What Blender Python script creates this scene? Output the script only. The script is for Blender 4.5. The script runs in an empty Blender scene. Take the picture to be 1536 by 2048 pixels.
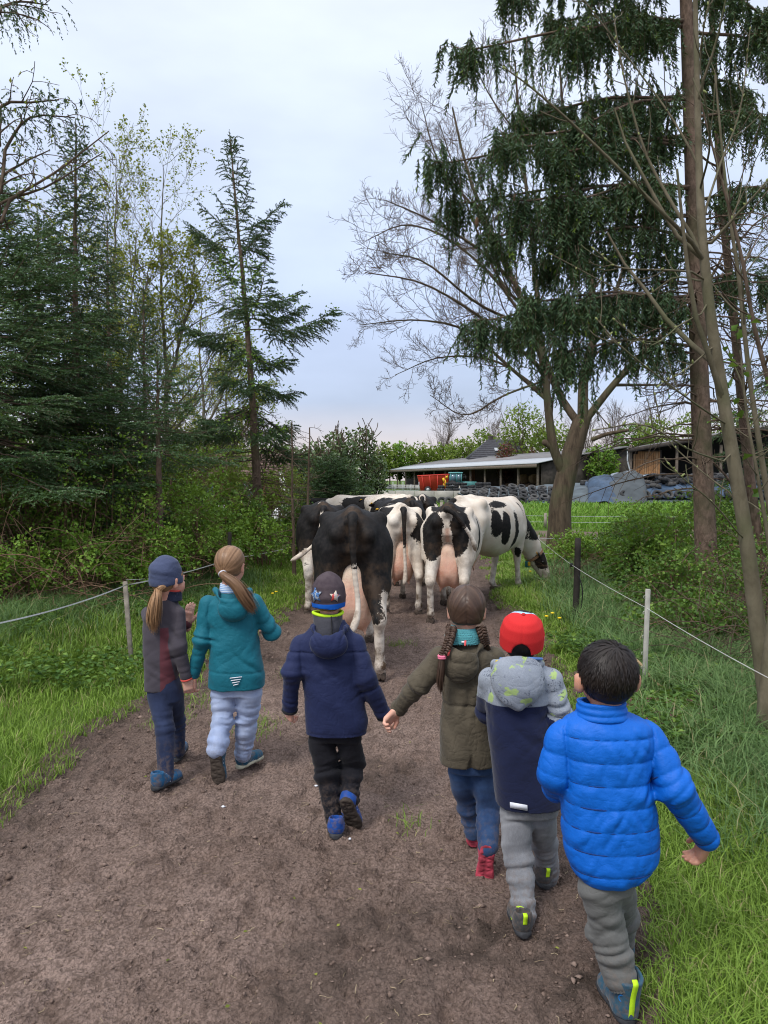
import bpy, math, random
import numpy as np
from mathutils import Vector, Matrix

random.seed(11)
RNG = np.random.default_rng(11)
scene = bpy.context.scene
COL = scene.collection
R = math.radians
V = lambda *a: np.array(a, float)

# ------------------------------------------------------------------ camera, sky, sun, exposure
CAM_H, FPX = 1.75, 1547.0
PITCH = -math.atan(64.0 / FPX)
cam_data = bpy.data.cameras.new('camera')
cam = bpy.data.objects.new('camera', cam_data)
COL.objects.link(cam)
cam_data.sensor_fit = 'VERTICAL'
cam_data.sensor_height = 24.0
cam_data.lens = FPX / 2048.0 * 24.0
cam_data.clip_start, cam_data.clip_end = 0.05, 3000
cam.location = (0, 0, CAM_H)
cam.rotation_euler = (R(90) + PITCH, 0, 0)
scene.camera = cam

world = bpy.data.worlds.new("World")
scene.world = world
world.use_nodes = True
SUN_EL, SUN_AZ = R(52), R(215)          # high, soft, from behind to the left of the walkers
def build_world():
    nt = world.node_tree; nt.nodes.clear()
    N = nt.nodes.new; L = nt.links.new
    out = N('ShaderNodeOutputWorld')
    sky = N('ShaderNodeTexSky'); sky.sky_type = 'NISHITA'; sky.sun_disc = False
    sky.sun_elevation = SUN_EL; sky.sun_rotation = SUN_AZ
    sky.air_density = 1.2; sky.dust_density = 2.0
    b1 = N('ShaderNodeBackground'); b1.inputs[1].default_value = 0.10
    L(sky.outputs[0], b1.inputs[0])
    tc = N('ShaderNodeTexCoord'); sep = N('ShaderNodeSeparateXYZ')
    L(tc.outputs['Generated'], sep.inputs[0])
    ramp = N('ShaderNodeValToRGB')
    cr = ramp.color_ramp
    cr.elements[0].position = 0.0; cr.elements[0].color = (0.54, 0.48, 0.50, 1)
    cr.elements[1].position = 1.0; cr.elements[1].color = (1.22, 1.26, 1.34, 1)
    for p, c in ((0.05, (0.52, 0.49, 0.53, 1)), (0.10, (0.37, 0.435, 0.585, 1)), (0.20, (0.40, 0.47, 0.64, 1)),
                 (0.36, (0.485, 0.55, 0.69, 1)), (0.55, (0.62, 0.67, 0.78, 1))):
        e = cr.elements.new(p); e.color = c
    L(sep.outputs[2], ramp.inputs[0])
    mp = N('ShaderNodeMapping'); mp.inputs['Scale'].default_value = (1.0, 1.0, 2.6)
    L(tc.outputs['Generated'], mp.inputs[0])
    nz = N('ShaderNodeTexNoise'); nz.inputs['Scale'].default_value = 2.3; nz.inputs['Detail'].default_value = 5
    nz.inputs['Roughness'].default_value = 0.5
    L(mp.outputs[0], nz.inputs[0])
    mr = N('ShaderNodeMapRange'); mr.inputs[1].default_value = 0.32; mr.inputs[2].default_value = 0.72
    mr.inputs[3].default_value = 0.80; mr.inputs[4].default_value = 1.15
    L(nz.outputs[0], mr.inputs[0])
    mul = N('ShaderNodeVectorMath'); mul.operation = 'SCALE'
    L(ramp.outputs[0], mul.inputs[0]); L(mr.outputs[0], mul.inputs['Scale'])
    b2 = N('ShaderNodeBackground'); b2.inputs[1].default_value = 1.0
    L(mul.outputs[0], b2.inputs[0])
    mix = N('ShaderNodeMixShader'); mix.inputs[0].default_value = 0.88
    L(b1.outputs[0], mix.inputs[1]); L(b2.outputs[0], mix.inputs[2])
    L(mix.outputs[0], out.inputs[0])
build_world()
sun_data = bpy.data.lights.new('sun', 'SUN')
sun_data.energy = 1.5
sun_data.angle = R(18)
sun_data.color = (1.0, 0.96, 0.90)
sun = bpy.data.objects.new('sun', sun_data)
COL.objects.link(sun)
# nishita rotation: azimuth measured from +Y clockwise
_sd = Vector((math.sin(SUN_AZ) * math.cos(SUN_EL), math.cos(SUN_AZ) * math.cos(SUN_EL), math.sin(SUN_EL)))
sun.rotation_euler = (-_sd).to_track_quat('-Z', 'Y').to_euler()
sun.location = (-20, -20, 40)
vs = scene.view_settings
scene.display_settings.display_device = 'sRGB'
vs.view_transform = 'Standard'; vs.look = 'None'; vs.gamma = 1.0; vs.use_curve_mapping = False
vs.exposure = 0.74
scene.cycles.filter_width = 1.1
scene.cycles.max_bounces = 6
scene.cycles.diffuse_bounces = 4
scene.cycles.glossy_bounces = 2
scene.cycles.transmission_bounces = 2
scene.cycles.transparent_max_bounces = 4
scene.cycles.use_adaptive_sampling = False

def P(px, py, Y):
    """World point on the sight line through a photo point, at forward distance Y."""
    u, v = (px - 768.0) / FPX, (1024.0 - py) / FPX
    c, s = math.cos(PITCH), math.sin(PITCH)
    d = V(u, c - s * v, s + c * v)
    k = Y / d[1]
    return V(d[0] * k, Y, CAM_H + d[2] * k)

def ground_at(px, py):
    """Where the sight line meets the ground."""
    u, v = (px - 768.0) / FPX, (1024.0 - py) / FPX
    c, s = math.cos(PITCH), math.sin(PITCH)
    d = V(u, c - s * v, s + c * v)
    k = -CAM_H / d[2]
    return V(d[0] * k, d[1] * k, 0)

# ------------------------------------------------------------------ object helpers
def link(o, parent=None):
    COL.objects.link(o)
    if parent is not None: o.parent = parent
    return o

def thing(name, label, cat, loc=(0, 0, 0), rz=0.0, group=None):
    o = bpy.data.objects.new(name, None)
    o.empty_display_size = 0.1
    o.location = loc; o.rotation_euler = (0, 0, rz)
    link(o); return tag(o, label, cat, group)

def tag(o, label=None, cat=None, group=None, kind=None):
    if label: o['label'] = label
    if cat: o['category'] = cat
    if group: o['group'] = group
    if kind: o['kind'] = kind
    return o

def mesh_np(name, verts, faces, smooth=True, attrs=None):
    """faces: one int array (n,k), or a list of such arrays."""
    if not isinstance(faces, (list, tuple)): faces = [faces]
    faces = [np.asarray(f, np.int32) for f in faces if len(f)]
    verts = np.asarray(verts, np.float32)
    me = bpy.data.meshes.new(name)
    me.vertices.add(len(verts)); me.vertices.foreach_set('co', verts.ravel())
    nl = sum(f.size for f in faces); npoly = sum(len(f) for f in faces)
    me.loops.add(nl); me.polygons.add(npoly)
    me.loops.foreach_set('vertex_index', np.concatenate([f.ravel() for f in faces]))
    starts, tot = [], 0
    for f in faces:
        starts.append(tot + np.arange(len(f)) * f.shape[1]); tot += f.size
    me.polygons.foreach_set('loop_start', np.concatenate(starts).astype(np.int32))
    if smooth: me.polygons.foreach_set('use_smooth', np.ones(npoly, bool))
    for k, a in (attrs or {}).items():
        a = np.asarray(a, np.float32)
        if a.ndim == 2:
            at = me.attributes.new(k, 'FLOAT_VECTOR', 'POINT'); at.data.foreach_set('vector', a.ravel())
        else:
            at = me.attributes.new(k, 'FLOAT', 'POINT'); at.data.foreach_set('value', a)
    me.update(calc_edges=True)
    return me

def obj(name, me, mat=None, parent=None, loc=None):
    o = bpy.data.objects.new(name, me)
    if mat is not None:
        if not len(me.materials): me.materials.append(mat)
    if loc is not None: o.location = loc
    return link(o, parent)

class MB:
    """collects simple shapes into one mesh"""
    def __init__(s): s.v = []; s.f = {}; s.n = 0; s.a = {}
    def add(s, v, *fs, **attrs):
        v = np.asarray(v, float).reshape(-1, 3)
        for f in fs:
            f = np.asarray(f, np.int64)
            if f.size == 0: continue
            s.f.setdefault(f.shape[1], []).append(f + s.n)
        s.v.append(v); s.n += len(v)
        for k, a in attrs.items(): s.a.setdefault(k, []).append(np.broadcast_to(np.asarray(a, float), (len(v),)).copy())
        return s
    def box(s, c, h, rot=None):
        """centre, half sizes, 3x3 rotation"""
        q = np.array([[x, y, z] for x in (-1, 1) for y in (-1, 1) for z in (-1, 1)], float) * np.asarray(h, float)
        if rot is not None: q = q @ np.asarray(rot, float).T
        s.add(q + np.asarray(c, float), [[0, 1, 3, 2], [4, 6, 7, 5], [0, 4, 5, 1], [2, 3, 7, 6], [0, 2, 6, 4], [1, 5, 7, 3]])
        return s
    def bevel_box(s, c, h, b=0.01, rot=None):
        h = np.asarray(h, float); b = min(b, h.min() * 0.9)
        v = []; idx = {}
        for ax in range(3):
            for sx in (-1, 1):
                for sy in (-1, 1):
                    for sz in (-1, 1):
                        sg = np.array([sx, sy, sz]); p = sg * (h - b); p[ax] = sg[ax] * h[ax]
                        idx[(ax, sx, sy, sz)] = len(v); v.append(p)
        f4 = []; f3 = []
        g = lambda a, t: idx[(a,) + tuple(t)]
        for ax in range(3):
            o1, o2 = [a for a in range(3) if a != ax]
            for sg in (-1, 1):
                q = []
                for (p1, p2) in ((-1, -1), (1, -1), (1, 1), (-1, 1)):
                    t = [0, 0, 0]; t[ax] = sg; t[o1] = p1; t[o2] = p2; q.append(g(ax, t))
                f4.append(q)
        for ax in range(3):
            o1, o2 = [a for a in range(3) if a != ax]
            for p1 in (-1, 1):
                for p2 in (-1, 1):
                    a = [0, 0, 0]; a[o1] = p1; a[o2] = p2; b2 = list(a); a[ax] = -1; b2[ax] = 1
                    f4.append([g(o1, a), g(o1, b2), g(o2, b2), g(o2, a)])
        for sx in (-1, 1):
            for sy in (-1, 1):
                for sz in (-1, 1): f3.append([g(0, (sx, sy, sz)), g(1, (sx, sy, sz)), g(2, (sx, sy, sz))])
        v = np.array(v)
        if rot is not None: v = v @ np.asarray(rot, float).T
        f4 = np.array(f4); f3 = np.array(f3)
        s.add(v + np.asarray(c, float), f4, f3)
        return s
    def tube(s, pts, r, sides=8, cap=True, **at):
        pts = np.asarray(pts, float)
        r = np.broadcast_to(np.asarray(r, float), (len(pts),))
        v, f = tube_batch(pts[None], r[None], sides)
        s.add(v, f, **at)
        if cap:
            n = s.n - len(v); m = len(pts)
            s.f.setdefault(sides, []).append(np.array([[n + i for i in range(sides)][::-1]]))
            s.f.setdefault(sides, []).append(np.array([[n + (m - 1) * sides + i for i in range(sides)]]))
        return s
    def disc(s, c, n, r, th, seg=12, r2=None):
        """short cylinder along n"""
        n = np.asarray(n, float); n = n / np.linalg.norm(n)
        return s.tube([np.asarray(c) - n * th / 2, np.asarray(c) + n * th / 2], [r, r if r2 is None else r2], seg)
    def mesh(s, name, smooth=False):
        at = {k: np.concatenate(a) for k, a in s.a.items()}
        me = mesh_np(name, np.concatenate(s.v), [np.concatenate(f) for f in s.f.values()], smooth, at)
        return me
    def build(s, name, mat, parent=None, smooth=False, fix=True):
        me = s.mesh(name, smooth)
        if fix:
            import bmesh
            bm = bmesh.new(); bm.from_mesh(me); bmesh.ops.recalc_face_normals(bm, faces=bm.faces); bm.to_mesh(me); bm.free()
        return obj(name, me, mat, parent)

def unit(a):
    a = np.asarray(a, float)
    return a / np.maximum(np.linalg.norm(a, axis=-1, keepdims=True), 1e-9)

def tube_batch(Pt, Rr, sides=5):
    """Pt (B,N,3), Rr (B,N) -> verts, quads"""
    Pt = np.asarray(Pt, float); Rr = np.asarray(Rr, float)
    B, N, _ = Pt.shape
    T = np.empty_like(Pt)
    T[:, 1:-1] = Pt[:, 2:] - Pt[:, :-2]; T[:, 0] = Pt[:, 1] - Pt[:, 0]; T[:, -1] = Pt[:, -1] - Pt[:, -2]
    T = unit(T)
    mean = unit(Pt[:, -1] - Pt[:, 0])
    ref = np.where(np.abs(mean[:, 2:3]) < 0.8, V(0, 0, 1), V(1, 0, 0))[:, None, :]
    U = unit(np.cross(T, np.broadcast_to(ref, T.shape))); W = np.cross(T, U)
    a = np.arange(sides) / sides * 2 * math.pi
    v = Pt[:, :, None, :] + Rr[:, :, None, None] * (U[:, :, None, :] * np.cos(a)[None, None, :, None] + W[:, :, None, :] * np.sin(a)[None, None, :, None])
    v = v.reshape(-1, 3)
    i = np.arange(sides); j = (i + 1) % sides
    q = np.stack([i, j, j + sides, i + sides], 1)
    ring = (np.arange(N - 1) * sides)[:, None, None] + q[None]
    base = (np.arange(B) * N * sides)[:, None, None, None] + ring[None]
    return v, base.reshape(-1, 4)

def smooth_path(pts, n):
    """Catmull-Rom through pts (and any extra columns)"""
    pts = np.asarray(pts, float); m = len(pts)
    if m == 2:
        t = np.linspace(0, 1, n)[:, None]; return pts[0] * (1 - t) + pts[1] * t
    e = np.vstack([2 * pts[0] - pts[1], pts, 2 * pts[-1] - pts[-2]])
    t = np.linspace(0, m - 1 - 1e-9, n); i = t.astype(int); f = (t - i)[:, None]
    p0, p1, p2, p3 = e[i], e[i + 1], e[i + 2], e[i + 3]
    return 0.5 * (2 * p1 + (p2 - p0) * f + (2 * p0 - 5 * p1 + 4 * p2 - p3) * f ** 2 + (3 * p1 - p0 - 3 * p2 + p3) * f ** 3)

# lattice noise
_LAT = np.random.default_rng(5).random((32, 32, 32)).astype(np.float32)
def noise3(p, sc=1.0, off=0.0):
    q = np.asarray(p, float) * sc + off + 100.0
    i = np.floor(q).astype(int); f = q - i; f = f * f * (3 - 2 * f)
    i0 = i & 31; i1 = (i + 1) & 31
    x0, y0, z0 = i0[..., 0], i0[..., 1], i0[..., 2]; x1, y1, z1 = i1[..., 0], i1[..., 1], i1[..., 2]
    fx, fy, fz = f[..., 0], f[..., 1], f[..., 2]
    L = _LAT
    a = L[x0, y0, z0] * (1 - fx) + L[x1, y0, z0] * fx; b = L[x0, y1, z0] * (1 - fx) + L[x1, y1, z0] * fx
    c = L[x0, y0, z1] * (1 - fx) + L[x1, y0, z1] * fx; d = L[x0, y1, z1] * (1 - fx) + L[x1, y1, z1] * fx
    return ((a * (1 - fy) + b * fy) * (1 - fz) + (c * (1 - fy) + d * fy) * fz) * 2 - 1
def fbm(p, sc, oct=3, off=0.0):
    r = 0; a = 1.0; t = 0
    for o in range(oct):
        r = r + a * noise3(p, sc * 2 ** o, off + 7.3 * o); t += a; a *= 0.5
    return r / t

# ------------------------------------------------------------------ signed-distance modelling
class SDF:
    """prims are blended with smooth unions and meshed with surface nets"""
    def __init__(s): s.p = []
    def cap(s, a, b, ra, rb, k=0.02, op='u'):
        a, b = np.asarray(a, float), np.asarray(b, float); m = max(ra, rb)
        def fn(p):
            ab = b - a; L2 = max(ab @ ab, 1e-12)
            t = np.clip(((p - a) @ ab) / L2, 0, 1)
            q = p - a - t[..., None] * ab
            return np.sqrt((q * q).sum(-1)) - (ra + (rb - ra) * t)
        s.p.append((fn, np.minimum(a, b) - m, np.maximum(a, b) + m, k, op)); return s
    def chain(s, pts, rs, k=0.01, op='u'):
        for i in range(len(pts) - 1): s.cap(pts[i], pts[i + 1], rs[i], rs[i + 1], k, op)
        return s
    def ell(s, c, r, rot=None, k=0.02, op='u'):
        c = np.asarray(c, float); r = np.broadcast_to(np.asarray(r, float), (3,)).astype(float); m = r.max()
        def fn(p):
            q = p - c
            if rot is not None: q = q @ np.asarray(rot)      # rot columns are the local axes
            k0 = np.sqrt(((q / r) ** 2).sum(-1)); k1 = np.sqrt(((q / (r * r)) ** 2).sum(-1))
            return np.where(k0 < 1e-6, -r.min(), k0 * (k0 - 1) / np.maximum(k1, 1e-9))
        s.p.append((fn, c - m, c + m, k, op)); return s
    def box(s, c, h, rd=0.01, rot=None, k=0.005, op='u'):
        c = np.asarray(c, float); h = np.asarray(h, float); m = np.linalg.norm(h)
        def fn(p):
            q = p - c
            if rot is not None: q = q @ np.asarray(rot)
            q = np.abs(q) - (h - rd)
            return np.sqrt((np.maximum(q, 0) ** 2).sum(-1)) + np.minimum(q.max(-1), 0) - rd
        s.p.append((fn, c - m, c + m, k, op)); return s
    def loft(s, a, b, st, side=(1, 0, 0), k=0.02, n=2.2, op='u'):
        """elliptic sections (t, ox, oy, rx, ry) along a->b; ox/rx along side, oy/ry along axis x side"""
        a, b = np.asarray(a, float), np.asarray(b, float); L = np.linalg.norm(b - a); ax = (b - a) / L
        sd = np.asarray(side, float); sd = unit(sd - ax * (sd @ ax)); fw = np.cross(ax, sd)
        st = np.asarray(st, float); tt = np.linspace(st[0, 0], st[-1, 0], 160)
        tab = np.stack([np.interp(tt, st[:, 0], st[:, i]) for i in range(1, 5)], 1)
        ker = np.hanning(15); ker /= ker.sum()
        pad = np.pad(tab, ((7, 7), (0, 0)), 'edge'); tab = np.stack([np.convolve(pad[:, i], ker, 'valid') for i in range(4)], 1)
        m = (np.abs(st[:, 1:3]).max() + st[:, 3:5].max())
        def fn(p):
            q = p - a; t = (q @ ax) / L; x = q @ sd; y = q @ fw
            tc = np.clip(t, tt[0], tt[-1]); u = (tc - tt[0]) / (tt[-1] - tt[0]) * (len(tt) - 1)
            i = np.minimum(u.astype(int), len(tt) - 2); f = (u - i)[..., None]
            w = tab[i] * (1 - f) + tab[i + 1] * f
            qx, qy = np.abs(x - w[..., 0]) / w[..., 2], np.abs(y - w[..., 1]) / w[..., 3]
            l = (qx ** n + qy ** n) ** (1.0 / n)
            g = np.sqrt(((qx / w[..., 2]) ** 2 + (qy / w[..., 3]) ** 2)); rr = np.sqrt(qx ** 2 + qy ** 2)
            d = (l - 1) * np.where(g > 1e-5, rr / np.maximum(g, 1e-5), np.minimum(w[..., 2], w[..., 3]))
            e = np.maximum((tt[0] - t) * L, (t - tt[-1]) * L)
            return np.maximum(d, e)
        lo = np.minimum(a, b) - m; hi = np.maximum(a, b) + m
        s.p.append((fn, lo, hi, k, op)); return s
    def bounds(s):
        u = [q for q in s.p if q[4] == 'u']
        return np.min([q[1] for q in u], 0), np.max([q[2] for q in u], 0)
    def field(s, h, pad=3, lo=None, hi=None):
        b0, b1 = s.bounds()
        lo = b0 - pad * h if lo is None else np.asarray(lo, float); hi = b1 + pad * h if hi is None else np.asarray(hi, float)
        n = np.ceil((hi - lo) / h).astype(int) + 1
        D = np.full(n, 1.0, np.float32)
        ax = [lo[i] + np.arange(n[i]) * h for i in range(3)]
        for fn, a, b, k, op in s.p:
            mg = k * 1.3 + 2.5 * h
            i0 = np.clip(np.floor((a - mg - lo) / h).astype(int), 0, n); i1 = np.clip(np.ceil((b + mg - lo) / h).astype(int) + 1, 0, n)
            if (i1 <= i0).any(): continue
            sl = tuple(slice(i0[i], i1[i]) for i in range(3))
            g = np.stack(np.meshgrid(*[ax[i][sl[i]] for i in range(3)], indexing='ij'), -1)
            d = fn(g); w = D[sl]
            if op == 'u':
                if k > 0:
                    hh = np.clip(0.5 + 0.5 * (w - d) / k, 0, 1); w2 = w * (1 - hh) + d * hh - k * hh * (1 - hh)
                else: w2 = np.minimum(w, d)
            else:
                if k > 0:
                    hh = np.clip(0.5 - 0.5 * (w + d) / k, 0, 1); w2 = w * (1 - hh) - d * hh + k * hh * (1 - hh)
                else: w2 = np.maximum(w, -d)
            D[sl] = w2
        return D, lo, n
    def mesh(s, h, disp=None, pad=3):
        D, lo, n = s.field(h, pad)
        if disp is not None:
            m = np.abs(D) < 5 * h
            ii = np.argwhere(m)
            D[m] += disp(lo + ii * h).astype(np.float32)
        return surface_nets(D, lo, h)

def surface_nets(D, lo, h):
    ins = D < 0
    c = np.zeros(tuple(x - 1 for x in D.shape), np.uint8)
    offs = [(i, j, k) for i in (0, 1) for j in (0, 1) for k in (0, 1)]
    nx, ny, nz = c.shape
    for (i, j, k) in offs: c += ins[i:i + nx, j:j + ny, k:k + nz]
    cell = (c > 0) & (c < 8)
    ci = np.argwhere(cell)
    idx = np.full(c.shape, -1, np.int32); idx[cell] = np.arange(len(ci))
    cv = np.stack([D[ci[:, 0] + i, ci[:, 1] + j, ci[:, 2] + k] for (i, j, k) in offs], 1).astype(float)
    acc = np.zeros((len(ci), 3)); cnt = np.zeros(len(ci))
    for a in range(8):
        for b in range(a + 1, 8):
            oa, ob = np.array(offs[a]), np.array(offs[b])
            if np.abs(oa - ob).sum() != 1: continue
            da, db = cv[:, a], cv[:, b]; m = (da < 0) != (db < 0)
            t = np.where(m, da / np.where(m, da - db, 1), 0)
            acc += np.where(m[:, None], oa + t[:, None] * (ob - oa), 0); cnt += m
    verts = lo + (ci + acc / np.maximum(cnt, 1)[:, None]) * h
    quads = []
    for ax in range(3):
        sl0 = [slice(None)] * 3; sl1 = [slice(None)] * 3
        sl0[ax] = slice(0, -1); sl1[ax] = slice(1, None)
        o1, o2 = [a for a in range(3) if a != ax]
        A, B = ins[tuple(sl0)], ins[tuple(sl1)]
        e = np.argwhere(A != B)
        e = e[(e[:, o1] > 0) & (e[:, o2] > 0) & (e[:, o1] < D.shape[o1] - 1) & (e[:, o2] < D.shape[o2] - 1)]
        if not len(e): continue
        def cid(d1, d2):
            q = e.copy(); q[:, o1] += d1; q[:, o2] += d2
            return idx[q[:, 0], q[:, 1], q[:, 2]]
        q = np.stack([cid(-1, -1), cid(0, -1), cid(0, 0), cid(-1, 0)], 1)
        flip = A[e[:, 0], e[:, 1], e[:, 2]]
        if ax == 1: flip = ~flip
        q[~flip] = q[~flip][:, ::-1]
        quads.append(q)
    q = np.concatenate(quads); q = q[(q >= 0).all(1)]
    return verts, q

def rotm(axis, ang):
    return np.array(Matrix.Rotation(ang, 3, Vector(axis)))
def euler(x=0, y=0, z=0):
    from mathutils import Euler
    return np.array(Euler((x, y, z)).to_matrix())
def frame(fwd, right):
    """columns right, forward, up"""
    f = unit(fwd); r = np.asarray(right, float); r = unit(r - f * (r @ f)); return np.stack([r, f, np.cross(r, f)], 1)

# ------------------------------------------------------------------ materials
MATS = {}
def srgb(r, g, b):
    f = lambda c: (c / 255 / 12.92) if c / 255 <= 0.04045 else ((c / 255 + 0.055) / 1.055) ** 2.4
    return (f(r), f(g), f(b))
class NT:
    """tiny node-graph helper"""
    def __init__(s, name):
        s.m = bpy.data.materials.new(name); s.m.use_nodes = True
        s.nt = s.m.node_tree; s.nt.nodes.clear()
        s.out = s.nt.nodes.new('ShaderNodeOutputMaterial')
        s.b = s.nt.nodes.new('ShaderNodeBsdfPrincipled'); s.L(s.b.outputs[0], s.out.inputs[0])
        s._co = None
    def L(s, a, b): s.nt.links.new(a, b)
    def n(s, t, **kw):
        x = s.nt.nodes.new('ShaderNode' + t)
        for k, v in kw.items():
            if k in x.inputs: x.inputs[k].default_value = v
            else: setattr(x, k, v)
        return x
    def put(s, sock, v):
        if hasattr(v, 'is_output'): s.L(v, sock)
        elif isinstance(v, (tuple, list)) and len(v) == 3 and sock.type == 'RGBA': sock.default_value = (*v, 1)
        else: sock.default_value = v
    def co(s, kind='Object'):
        if s._co is None: s._co = s.n('TexCoord')
        return s._co.outputs[kind]
    def pos(s): return s.n('NewGeometry').outputs['Position']
    def map(s, sock, scale=(1, 1, 1), rot=(0, 0, 0)):
        m = s.n('Mapping'); m.inputs['Scale'].default_value = scale; m.inputs['Rotation'].default_value = rot
        s.L(sock, m.inputs[0]); return m.outputs[0]
    def noise(s, co, scale, detail=4, rough=0.55, dist=0.0):
        x = s.n('TexNoise'); s.L(co, x.inputs['Vector']); x.inputs['Scale'].default_value = scale
        x.inputs['Detail'].default_value = detail; x.inputs['Roughness'].default_value = rough; x.inputs['Distortion'].default_value = dist
        return x.outputs[0]
    def rng(s, v, a, b, c=0.0, d=1.0, smooth=False):
        x = s.n('MapRange'); s.L(v, x.inputs[0])
        if smooth: x.interpolation_type = 'SMOOTHSTEP'
        for i, q in enumerate((a, b, c, d)): x.inputs[i + 1].default_value = q
        return x.outputs[0]
    def mix(s, f, a, b, mode='MIX'):
        x = s.n('Mix', data_type='RGBA', blend_type=mode)
        s.put(x.inputs[0], f); s.put(x.inputs[6], a); s.put(x.inputs[7], b)
        return x.outputs[2]
    def math(s, op, a, b=0.0, clamp=False):
        x = s.n('Math', operation=op, use_clamp=clamp); s.put(x.inputs[0], a); s.put(x.inputs[1], b); return x.outputs[0]
    def attr(s, name):
        x = s.n('Attribute'); x.attribute_name = name; return x.outputs['Fac']
    def objrnd(s): return s.n('ObjectInfo').outputs['Random']
    def bump(s, h, strength=0.3, dist=0.01, prev=None):
        x = s.n('Bump'); s.L(h, x.inputs['Height']); x.inputs['Strength'].default_value = strength; x.inputs['Distance'].default_value = dist
        if prev is not None: s.L(prev, x.inputs['Normal'])
        s.L(x.outputs[0], s.b.inputs['Normal']); return x.outputs[0]
    def fin(s, col, rough=0.7, spec=0.3, **kw):
        s.put(s.b.inputs['Base Color'], col); s.put(s.b.inputs['Roughness'], rough)
        s.put(s.b.inputs['Specular IOR Level'], spec)
        for k, v in kw.items(): s.put(s.b.inputs[k], v)
        return s.m
def mat_simple(name, col, rough=0.7, var=0.15, sc=6.0, bump=0.2, bsc=80.0, bd=0.004, spec=0.3, **kw):
    if name in MATS: return MATS[name]
    t = NT(name); co = t.co()
    n1 = t.noise(co, sc, 5); f = t.rng(n1, 0.3, 0.7, 1 - var, 1 + var)
    x = t.n('VectorMath', operation='SCALE'); x.inputs[0].default_value = col; t.L(f, x.inputs['Scale'])
    if bump > 0: t.bump(t.noise(co, bsc, 4, 0.6), bump, bd)
    MATS[name] = t.fin(x.outputs[0], rough, spec, **kw); return MATS[name]
# ------------------------------------------------------------------ ground, path, field
PL = np.array([(0.3, -3.2), (2.5, -2.35), (3.98, -1.98), (5.0, -2.03), (5.9, -1.70), (7.5, -1.5), (9.67, -1.32), (10.6, -1.15), (15, -1.3), (20, -1.3), (30, -1.0)])
PR = np.array([(0.3, 0.6), (2.49, 0.82), (3.66, 1.10), (5.76, 1.38), (7.96, 1.62), (11.3, 1.68), (16.9, 2.2), (20, 2.6), (30, 4.0)])
def path_l(y): return np.interp(y, PL[:, 0], PL[:, 1])
def path_r(y): return np.interp(y, PR[:, 0], PR[:, 1])
def edge_wob(x, y):
    p = np.stack([x, y, np.zeros_like(x)], -1)
    return 0.12 * noise3(p, 1.7) + 0.06 * noise3(p, 5.3, 3.0)
def inside(x, y):
    """>0 on the path (metres to the nearer edge)"""
    x = np.asarray(x, float); y = np.asarray(y, float); w = edge_wob(x, y)
    return np.minimum(x - path_l(y), path_r(y) - x) + w
def sstep(a, b, x):
    t = np.clip((x - a) / (b - a), 0, 1); return t * t * (3 - 2 * t)
def gz(x, y):
    """verge and field height, without the path relief"""
    x = np.asarray(x, float); y = np.asarray(y, float); i = inside(x, y)
    z = 0.05 * sstep(0.12, -0.25, i)
    z = z + 0.22 * sstep(-0.6, -2.6, i) * (x < 0)          # low bank under the brambles
    p = np.stack([x, y, np.zeros_like(x)], -1)
    far = sstep(24, 40, y)
    return z * (1 - far) + (0.03 * fbm(p, 0.8, 2) * sstep(0.0, -0.5, i)) * (1 - far)
def path_z(x, y):
    p = np.stack([x, y, np.zeros_like(x)], -1)
    q = p.copy(); q[..., 1] *= 0.6
    z = 0.014 * fbm(p, 1.5, 2) + 0.013 * fbm(q, 6.0, 2, 2.0)
    r = 1 - np.abs(noise3(q, 15.0, 9.0)); z = z + 0.012 * (r ** 2 - 0.4)
    z = z + 0.011 * fbm(p, 30.0, 2, 4.0) - 0.012 * np.maximum(noise3(q, 24.0, 77.0) - .25, 0)
    c = np.maximum(fbm(p, 9.0, 2, 21.0) - 0.16, 0); z = z - 0.07 * c       # trodden dents
    c = np.maximum(fbm(p, 19.0, 2, 41.0) - 0.22, 0); z = z + 0.06 * c      # clods
    i = inside(x, y)
    lump = sstep(0.55, 0.05, i) * sstep(-0.3, 0.1, i)
    z = z + lump * (0.03 * np.abs(fbm(p, 5.0, 3, 8.0)) + 0.012 * fbm(p, 13, 2, 5.0)) + 0.05 * sstep(0.10, -0.12, i) - 0.16 * sstep(-0.12, -0.3, i)
    return z

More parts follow.
